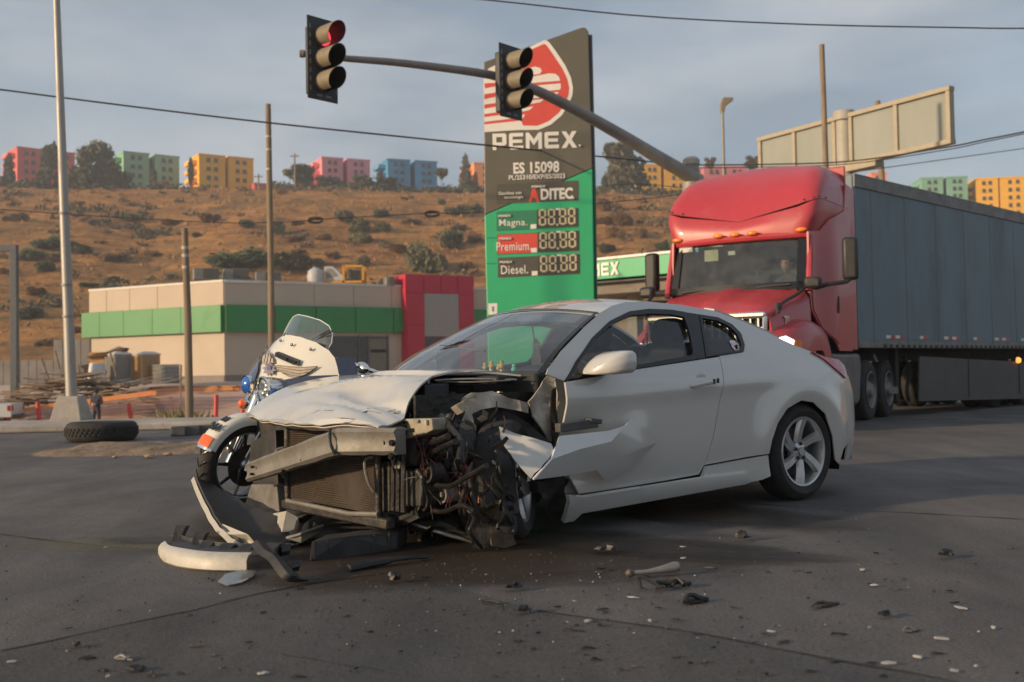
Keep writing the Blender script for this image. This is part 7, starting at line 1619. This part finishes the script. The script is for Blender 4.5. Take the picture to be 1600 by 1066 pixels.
# orange kerb rail, netting and its red posts
def strip(label,pts,h,m,Y_,name='barrier_rail'):
    v_=[P(x,y,Y_) for x,y in pts]; b=B(); b.rows([[q for q in v_],[q-V((0,0,h)) for q in v_]]); o=b.obj(name,m,None,solid=.12,smooth=False); return tag(o,label,'barrier')
orange=M('orange_barrier_plastic',(.72,.24,.03),.6,var=.12)
strip('long orange rail sloping along the scrap heap to the timber stack',((28,639),(90,630),(150,622),(235,611),(245,610.5)),.20,orange,46.5)
strip('low orange barrier on the ground behind the dark kerb blocks',((245,660),(300,659),(345,660),(376,659)),.22,orange,44.6)
net=thing('net_fence','pale pink safety net strung between red posts round the yard','fence',(0,0,0)); nm=M('pink_net',(.66,.36,.31),.8,var=.15)
b=B()
for k in range(120):
    px=lerp(28,382,k/119); t=P(px,lerp(642,607,min(1,max(0,(px-28)/230))),45.5); bt_=P(px,664,45.5); b.beam(bt_,t,.014,.010)
for k in range(11):
    f=k/10; b.tube([P(px,lerp(664,lerp(642,607,min(1,max(0,(px-28)/230))),f),45.5) for px in lin(28,382,14)],.006,4)
b.obj('netting',nm,net,smooth=False)['kind']='stuff'
for i,((x0,y0),(x1,y1)) in enumerate((((63,666),(59,628)),((208,668),(201,630)),((337,660),(338,617)),((381,664),(379,640)),((14,668),(12,640)))):
    p=P(x0,y0,45);q=P(x1,y1,45); B().tube([p-V((0,0,.2)),q],.10,8).obj('post',M('red_plastic_post',(.55,.06,.05),.55),net); B().box(p+V((-.3,0,.12)),(.35,.35,.4)).obj('post_foot',mt_conc,net,bevel=.03)
# weeds at the pole foot
def weeds(label,px,py,Y_,w,h,n,m):
    c=P(px,py,Y_); vs=[];fs=[]
    for _ in range(n):
        p=V((rnd(-w,w),rnd(-.3,.3),0)); t=p+V((rnd(-.25,.25),rnd(-.2,.2),h*rnd(.4,1))); u=V((rnd(-1,1),rnd(-1,1),0)).normalized()*.022; k=len(vs); m_=p.lerp(t,.55)+V((rnd(-.05,.05),0,0))
        vs+=[p-u,p+u,m_+u*.8,t,m_-u*.8]; fs.append((k,k+1,k+2,k+3,k+4))
    me=bpy.data.meshes.new('weeds'); me.from_pydata([tuple(q) for q in vs],[],fs); me.materials.append(m); o=bpy.data.objects.new('weeds',me); COL.objects.link(o); o.location=c; return tag(o,label,'weeds',kind='stuff')
wg=M('dry_weed_green',(.20,.19,.05),.9,var=.4); wy=M('dry_weed_straw',(.34,.25,.11),.9,var=.3)
weeds('dry green weeds around the foot of the banded timber pole',288,668,22,.42,.45,160,wg); weeds('straw coloured weeds beside the banded timber pole',238,672,22,.35,.32,130,wy); weeds('sparse straw weeds near the dark kerb blocks',320,671,22,.4,.2,90,wy)
# pickup partly outside the frame
pk=Frame((P(28,668,45).x,P(28,668,45).y,P(28,668,45).z),80)
pu=thing('pickup_truck','white pickup truck parked in the side street at the photo edge','pickup',frame=pk)
pw=M('pickup_white',(.62,.62,.60),.35,coat=.5,var=.04)
B().prism([(0,-.9,.45),(0,-.9,1.05),(1.75,-.9,1.05),(1.78,-.9,1.15),(1.95,-.82,1.72),(3.0,-.82,1.72),(3.6,-.9,1.12),(4.9,-.9,1.0),(5.05,-.9,.45)],(0,1.8,0)).obj('body',pw,pu,bevel=.04)
B().prism([(1.85,-.93,1.15),(1.99,-.86,1.62),(2.95,-.86,1.62),(3.4,-.93,1.15)],(0,1.86,0)).obj('window',darkgl,pu,smooth=False)
B().box((.0,0,.50),(.18,1.7,.16)).obj('rear_bumper',M('dark_bumper',(.06,.06,.06),.5),pu,bevel=.03)
for s_ in (1,-1): B().box((-.01,.82*s_,.85),(.05,.12,.24)).obj('tail_light',redlens,pu,bevel=.01); B().box((.10,.905*s_,.85),(.14,.02,.22)).obj('tail_light',redlens,pu)
for x in (.95,4.2):
    for s_ in (1,-1):
        b=B(); b.lathe([(.20,-.1),(.34,-.11),(.36,-.05),(.36,.05),(.34,.11),(.20,.1)],28,(x,.82*s_,.36),'y'); w=b.obj('wheel',rubber,pu); B().lathe([(.001,.09*s_),(.12,.08*s_),(.20,.09*s_)],20,(x,.82*s_,.36),'y').obj('rim',alloy,w)
# person standing in the side street
pp=P(151,673,44.4); pe=thing('person','person in dark navy clothes standing in the side street behind the tyre','person',(pp.x,pp.y,pp.z),-.3)
cl=M('navy_clothes',(.028,.034,.055),.9,var=.2,scale=4); 
vs=[(0,0,.92),(0,0,1.12),(0,0,1.36),(0,0,1.47),(.10,0,.90),(.12,.0,.50),(.13,.03,.08),(.14,-.12,.04),(-.10,0,.90),(-.12,-.02,.50),(-.14,.02,.08),(-.15,-.13,.04),(.20,0,1.40),(.27,.03,1.14),(.13,-.20,1.10),(-.20,0,1.40),(-.28,.03,1.14),(-.12,-.20,1.12)]
figure('body','x',vs,[(0,1),(1,2),(2,3),(0,4),(4,5),(5,6),(6,7),(0,8),(8,9),(9,10),(10,11),(2,12),(12,13),(13,14),(2,15),(15,16),(16,17)],[(.16,.12),(.15,.11),(.17,.115),.065,.095,.07,.05,.045,.095,.07,.05,.045,.075,.055,.04,.075,.055,.04],cl).parent=pe
head(pe,(0,-.03,1.60),1.0,(0,-1,-.3),skin,hairm)
B().lathe([(.118,-.02),(.115,.05),(.07,.11),(.001,.125)],16,(0,-.02,1.62)).obj('cap',M('dark_cap',(.02,.022,.03),.9),pe)
for s_ in (1,-1):
    b=B(); p=V((.115*s_,-.225,1.10))
    for k in range(4): b.tube([p+V((-.03*s_+.0,-.01,.025-.016*k)),p+V((-.07*s_,-.03,.02-.016*k)),p+V((-.09*s_,-.005,.02-.016*k))],.010,5)
    b.tube([p+V((-.01*s_,-.02,.03)),p+V((-.05*s_,-.05,.045))],.011,5); b.tube([p+V((.02*s_,.02,0)),p,p+V((-.035*s_,-.01,0))],[.035,.042,.034],8); b.obj('hand',skin,pe)
B().box((0,-.26,1.12),(.07,.012,.13)).obj('held_phone',M('orange_phone_case',(.5,.16,.05),.5),pe)
# loose truck tyre on the road edge
q=G(140,692,0); b=B(); Rr=.50
b.lathe([(.30,.03),(.36,.0),(.44,-.01),(.485,.02),(.50,.06),(.50,.19),(.485,.23),(.44,.26),(.36,.25),(.30,.22),(.285,.125)],60,(0,0,0),'z',close=True)
o=b.obj('truck_tyre',rubber); o.location=(q.x,q.y+.45,.02); tag(o,'big worn truck tyre lying flat on the road before the lamp post','tyre')
b=B()
for k in range(44):
    a=2*math.pi*k/44
    for j,z in enumerate((.085,.125,.165)):
        aa=a+j*.05; b.box((.502*math.cos(aa),.502*math.sin(aa),z),(.022,.045,.034),Matrix.Rotation(aa,3,'Z'))
t_=b.obj('tread_block',rubber,o,smooth=False); t_['kind']='stuff'
# ================================================================ torn bumper and debris round the coupe
def W3(x,y,z=0): return V((x,y,z))
# front lip: white curved blade with black stays
lipw=thing('bumper_lip','curved white bumper lip with black plastic stays lying in front of the coupe','car part',G(320,880))
LP=lambda px,py,z=0:G(px,py,z)-V(lipw.location)
bot=curve([LP(250,868),LP(258,879),LP(285,888),LP(330,893),LP(386,894)],22)
rows_=[]
for i,p in enumerate(bot):
    h=lerp(.050,.066,sm(i/21,0,.5))
    rows_.append([p+V((0,.02,.003)),p+V((0,.0,.014)),p+V((.0,.004,h*.75)),p+V((.003,.02,h)),p+V((.01,.06,h+.006))])
B().rows(rows_).obj('lip_blade',M('grimy_white_plastic',(.46,.44,.395),.45,var=.08,scale=4,dirt=(.18,.15,.11),dscale=5,damt=.45),lipw,solid=.010,ang=50)
rows_=[[p+V((.01,.05,.050)),p+V((.015,.10,.056)),p+V((.02,.20,.062)),p+V((.02,.215,.082))] for p in curve([LP(258,872),LP(280,880),LP(325,887),LP(385,889),LP(425,886)],20)]
B().rows(rows_).obj('lip_inner_shelf',black,lipw,solid=.008)
for (px,py,w_,h_) in ((258,868,.04,.055),(288,877,.045,.045),(299,883,.05,.015),(329,887,.055,.012),(362,889,.05,.012),(402,887,.055,.015)):
    p=LP(px,py); B().prism([p+V((0,.09,.055)),p+V((w_,.10,.055)),p+V((w_+.02,.16,.07+h_)),p+V((.0,.17,.075+h_))],(.012,.035,0)).obj('stay',black,lipw,smooth=False,bevel=.004)
# big bumper cover lying on its face
cov=thing('bumper_cover','large torn bumper cover, black inside, lying under the smashed radiator','car part',G(410,850))
CV=lambda px,py,z:G(px,py,z)-V(cov.location)
out_=[((305,745),.24),((316,772),.20),((335,808),.13),((356,833),.08),((372,846),.05),((400,856),.03),((440,853),.02),((480,843),.03),((506,826),.06)]
inn=[((330,757),.20),((352,772),.17),((382,787),.14),((405,797),.12),((425,806),.11),((445,815),.09),((462,818),.08),((478,822),.07),((492,822),.06)]
a_=curve([V(CV(*p,z)) for p,z in out_],30); c_=curve([V(CV(*p,z)) for p,z in inn],30)
rows_=[]
for i in range(30):
    m1=a_[i].lerp(c_[i],.35)-V((0,0,.05*math.sin(math.pi*i/29)));m2=a_[i].lerp(c_[i],.7)-V((0,0,.045*math.sin(math.pi*i/29))); j=.02*noise.noise(V((i*.6,2,1)))
    rows_.append([a_[i]+V((0,0,j)),m1,m2,c_[i]+V((0,0,j*1.5))])
for r_ in rows_:
    for q in r_: q.z=max(q.z,.012)
B().rows(rows_).obj('inner_skin',black,cov,solid=.012,ang=35)
B().rows([[r_[0]+V((-.008,-.006,.002)),r_[0]+V((-.02,-.03,-.02 if r_[0].z>.05 else 0)),r_[1]+V((-.015,-.04,-.022 if r_[0].z>.08 else -.0))] for r_ in rows_]).obj('outer_skin',M('cream_white_plastic',(.44,.41,.345),.4,var=.08,scale=5,dirt=(.2,.17,.12),dscale=5,damt=.4),cov,solid=.006)
flp=[CV(345,820,.10),CV(388,838,.09),CV(398,850,.05),CV(405,856,.02),CV(372,853,.03),CV(352,838,.06)]
B().prism(flp,(0,-.01,.012)).obj('torn_flap',_mc['cream_white_plastic'],cov,smooth=False,bevel=.003)
for pts in (((425,806,.11),(447,803,.13),(466,812,.10),(462,830,.05),(440,832,.05)),((446,842,.05),(470,836,.07),(506,822,.09),(504,829,.06),(470,848,.03))): B().prism([CV(*p) for p in pts],(0,.01,.012)).obj('torn_flap',_mc['cream_white_plastic'] if pts[0][0]<430 else M('greyed_plastic',(.20,.18,.15),.6,var=.3,scale=8),cov,smooth=False,bevel=.003)
br=thing('bumper_bracket','long black bent bumper bracket lying beside the white lip','car part',G(440,885))
BV=lambda px,py,z:G(px,py,z)-V(br.location)
pts=curve([BV(402,852,.13),BV(412,866,.11),BV(428,876,.09),BV(440,892,.06),BV(452,905,.03),BV(470,908,.015),BV(488,906,.012)],22)
B().rows([[p+V((-.025,0,-.0)),p+V((0,.0,.018)),p+V((.03,.01,.004)),p+V((.034,.015,-.0)) ] for p in pts]).obj('bracket_channel',black,br,solid=.008)
B().tube(curve([BV(432,868,.10),BV(444,880,.07),BV(452,895,.05),BV(464,905,.02)],12),.018,8).obj('bracket_tube',gloss,br)
for (px,py,z) in ((428,868,.11),(440,863,.12),(455,888,.05)): B().prism([BV(px,py,z),BV(px+14,py-3,z),BV(px+12,py+4,z-.02),BV(px+2,py+6,z-.02)],(0,.01,.03)).obj('bracket_tab',gloss,br,smooth=False)
o=B().prism([G(340,912)+V((0,0,.006)),G(352,905)+V((0,0,.02)),G(378,899)+V((0,0,.022)),G(401,897)+V((0,0,.012)),G(396,905)+V((0,0,.01)),G(378,914)+V((0,0,.008)),G(355,918)+V((0,0,.005))],(0,0,.004)).obj('lamp_cover',glass('broken_lens',(.75,.78,.78),.45,.08),smooth=False); tag(o,'clear broken headlamp cover lying in front of the white lip','lens')
bx2=thing('air_duct_box','black ribbed plastic duct lying on the wet asphalt under the engine','car part',G(545,865)); 
BX=lambda px,py,z=0:G(px,py,z)-V(bx2.location)
_bx=[BX(482,879),BX(545,873),BX(622,860)]; B().prism([_bx[0],_bx[0]+V((.01,.02,.10)),_bx[1]+V((0,.03,.105)),_bx[2]+V((0,.03,.085)),_bx[2],_bx[1]],(.03,.20,0)).obj('duct_shell',M('duct_plastic',(.030,.031,.034),.45,var=.3,scale=9,dirt=(.09,.08,.07),damt=.4),bx2,smooth=False,bevel=.012)
for px in (490,512,535,560,585,608): p=BX(px,lerp(879,860,(px-482)/140)); B().box(p+V((.0,.012,.055)),(.012,.03,.085)).obj('duct_rib',black,bx2,smooth=False)
o=B().tube(curve([G(545,895)+V((0,0,.02)),G(585,888)+V((0,0,.025)),G(630,882)+V((0,0,.03)),G(668,876)+V((0,0,.02))],12),[.02]*6+[.012]*6,7).obj('plastic_strip',black); tag(o,'long thin black plastic strip under the front of the coupe','car part')
# scattered pieces, each with its place from the photograph
def shard(px,py,L,Wd,H,m,label,seed,name='plastic_shard',rz=None,grp=None,chunk=False):
    g=G(px,py); random.seed(seed)
    L*=g.y/FPX; Wd*=g.y/FPX*1.6; H*=g.y/FPX; rz=rnd(-.6,.6) if rz is None else rz
    if chunk:
        bm=bmesh.new(); bmesh.ops.create_icosphere(bm,subdivisions=2,radius=.5)
        for v_ in bm.verts: q=v_.co*(1+.8*noise.noise(v_.co*3+V((seed,0,0)))); v_.co=V((q.x*L,q.y*Wd,max(-.05*H,q.z*H)))
        b=B().add([tuple(v_.co+V((0,0,H*.35))) for v_ in bm.verts],[[w.index for w in f.verts] for f in bm.faces]); bm.free(); o=b.obj(name,m,smooth=False)
    else:
        n=random.choice((4,5,5,6)); th0=rnd(0,6); tl_=rnd(-.12,.12); pts=[]
        for i in range(n):
            a=th0+2*math.pi*i/n+rnd(-.3,.3); k=rnd(.55,1); x,y=L*.5*k*math.cos(a),max(Wd,L*.16)*.5*k*math.sin(a); pts.append(V((x,y,max(.002,.004+tl_*x+.15*y+rnd(0,.3)*H*.3))))
        b=B().prism(pts,(0,0,rnd(.002,.006)))
        if H>5*g.y/FPX and L>14*g.y/FPX: b.tube(curve([V((-L*.4,0,H*.2)),V((-L*.1,Wd*.2,H*rnd(.5,1))),V((L*.25,-Wd*.1,H*.3)),V((L*.48,0,H*.15))],8),rnd(.15,.3)*H,5)
        o=b.obj(name,m,smooth=False)
    o.location=g+V((0,0,.003)); o.rotation_euler=(0,0,rz); return tag(o,label,'debris',grp)
GB,GW='small black plastic scraps on the asphalt','small pale scraps on the asphalt'
big=[(948,866,26,12,14,black,'angular black plastic chunk on the road near the torn wing wheel',True),(1158,846,22,10,12,black,'black plastic block on the road in front of the rear wheel',True),(1480,873,20,10,11,black,'black plastic chunk alone on the far bright side of the road',True),
 (1086,943,44,14,12,black,'black clawed trim piece beyond the plastic bottle shape',False),(1287,949,58,9,8,M('brown_trim',(.06,.05,.04),.6),'long dark curved trim strip lying on the open road',False),(616,913,16,12,16,black,'black rubber lump in front of the duct box',True),(803,924,20,10,12,black,'black crumpled scrap below the sagging wheel',True),
 (770,945,40,5,5,black,'thin black strip below the crumpled scrap',False),(818,960,16,10,12,black,'small black hooked scrap nearest the bottom centre crack',True),(895,988,34,4,4,black,'short black sliver beside the road joint',False),(1383,966,22,10,10,black,'black scrap between the dark trim strip and white pieces',True),(1423,988,30,8,6,M('grey_trim',(.13,.13,.13),.5),'grey pointed trim sliver beside a long white clip',False),
 (213,1050,26,9,8,black,'black scrap at the lower edge below the cracked joint',True),(237,1058,18,6,5,black,'small black flake at the lower edge beside the black scrap',False),(192,1033,32,7,7,M('grey_trim',(.13,.13,.13),.5),'grey hooked sliver below the cracked joint',False),(135,1032,24,5,5,black,'short black strip left of the grey hooked sliver',False),(120,1013,14,9,8,black,'black pebble sized scrap on the cracked joint',True)]
dblack=M('debris_black',(.009,.009,.009),.5,var=.3)
for i,a in enumerate(big): shard(a[0],a[1],a[2]*1.2,a[3]*1.2,a[4]*1.35,dblack if a[5] is black else a[5],a[6],100+i,chunk=a[7])
whitec=M('white_plastic_scrap',(.34,.34,.335),.5,var=.05)
for i,(px,py,L,Wd,lb) in enumerate(((1502,953,30,9,'white triangular paint flake on the open road'),(1348,893,18,8,'small white wedge beside a brown crumb'),(1068,857,16,5,'thin white flake near the black plastic chunk'),(1205,990,22,6,'white oval flake beside black slivers'),(1470,1002,42,5,'long white plastic clip'),(1386,1041,34,6,'white bar shaped scrap above the lower edge'),(1434,1031,24,5,'white flake beyond the bar shaped scrap'),(1491,1052,26,10,'jagged white scrap closest to the lower edge'),(1525,1045,10,5,'tiny white chip next to the jagged white scrap'),(17,1038,30,8,'white flake at the lower photo corner below the joint'),(1553,985,10,9,'small white lump near the black road edge scraps'),(1015,973,8,8,'tiny upright white chip near the road joint'))): shard(px,py,L*.85,Wd*.8,3,whitec,lb,200+i,name='paint_flake')
# broken lamp body with its bulb socket
lb_=thing('broken_headlight','clear grey broken lamp body with a rusty end beside black bits','car part',G(1025,903)); lb_.rotation_euler=(0,0,.12)
B().tube([V((-.10,0,.025)),V((-.04,0,.028)),V((.02,.01,.032)),V((.09,.02,.04)),V((.11,.02,.042))],[.012,.010,.016,.025,.020],14).obj('lamp_shell',M('cloudy_plastic',(.15,.145,.14),.3,var=.2,scale=20,coat=.5),lb_); B().tube([V((-.135,0,.022)),V((-.12,0,.026)),V((-.10,0,.025))],[.010,.019,.014],12).obj('lamp_socket',M('rusty_socket',(.07,.05,.04),.6,var=.4,scale=20),lb_)
bk_=thing('trim_cluster','black tangled trim bits in front of the broken lamp body','car part',G(1025,922))
for k in range(7):
    a=V((rnd(-.14,.14),rnd(-.04,.05),.01)); B().tube(curve([a,a+V((rnd(-.05,.05),rnd(-.02,.02),rnd(.01,.05))),a+V((rnd(-.09,.09),rnd(-.03,.03),.012))],7),rnd(.006,.012),6).obj('trim_bit',black,bk_)
random.seed(55)
used=[]
spots=[(345,848),(515,103),(180,915),(230,921),(150,870),(205,866)]
k=0
while k<150:
    px=rnd(20,1590); py=rnd(835,1062)
    if 250<px<900 and py<905: 
        if rnd(0,1)<.75 or py<870: continue
    if rnd(0,1)>.35+.65*math.exp(-((px-950)/420)**2): continue
    st_r=random.getstate(); s_=rnd(2.5,10)*(1 if py<960 else 1.2); dark=rnd(0,1)<.93
    shard(px,py,s_*rnd(1,2.4),s_*.45,s_*.45,random.choice([dblack,dblack,dblack,M('brown_trim',(.06,.05,.04),.6)]) if dark else whitec,'tiny '+('black plastic' if dark else 'white paint')+' crumb scattered on the asphalt after the crash',int(px*7+py),name='debris_crumb',grp=GB if dark else GW,chunk=rnd(0,1)<.4); random.setstate(st_r); random.random(); k+=1
# glass grit and fine crumbs: nobody could count them
vs=[];fs=[]
for _ in range(1500):
    g=G(min(1590,max(10,random.gauss(800,330))),min(1064,max(800,random.gauss(905,65)))); s_=rnd(.002,.007); a=rnd(0,6.3); kk=len(vs)
    vs+=[(g.x+s_*math.cos(a+j*2.1),g.y+s_*math.sin(a+j*2.1),.004) for j in range(3)]+[(g.x,g.y,.004+s_*rnd(.4,1.2))]; fs+=[(kk,kk+1,kk+3),(kk+1,kk+2,kk+3),(kk+2,kk,kk+3)]
for nm,sel,m in (('grit',lambda i:i%16!=0,M('dark_grit',(.03,.028,.026),.7)),('glass_crumbs',lambda i:i%16==0,M('pale_glass_crumb',(.30,.31,.31),.3))):
    v2=[];f2=[]
    for i in range(len(fs)//3):
        if sel(i): kk=len(v2); v2+=vs[i*4:i*4+4]; f2+=[(kk,kk+1,kk+3),(kk+1,kk+2,kk+3),(kk+2,kk,kk+3)]
    me=bpy.data.meshes.new(nm); me.from_pydata(v2,[],f2); me.materials.append(m); o=bpy.data.objects.new(nm,me); COL.objects.link(o); tag(o,('fine dark grit' if nm=='grit' else 'fine sparkling glass crumbs')+' strewn over the asphalt round the wreck','debris',kind='stuff')

# ================================================================ air
lo_,hi_=V((-600,-120,-3)),V((600,420,75)); b=B().box((lo_+hi_)/2,hi_-lo_)
hz=bpy.data.materials.new('thin_haze'); hz.use_nodes=True; n=hz.node_tree.nodes; n.remove(n['Principled BSDF']); v_=n.new('ShaderNodeVolumePrincipled'); v_.inputs['Color'].default_value=(.86,.88,.92,1); v_.inputs['Density'].default_value=.0006; v_.inputs['Anisotropy'].default_value=.2
hz.node_tree.links.new(v_.outputs[0],n['Material Output'].inputs['Volume']); o=b.obj('haze',hz,smooth=False); o['kind']='stuff'; o['label']='thin evening haze over the whole place'
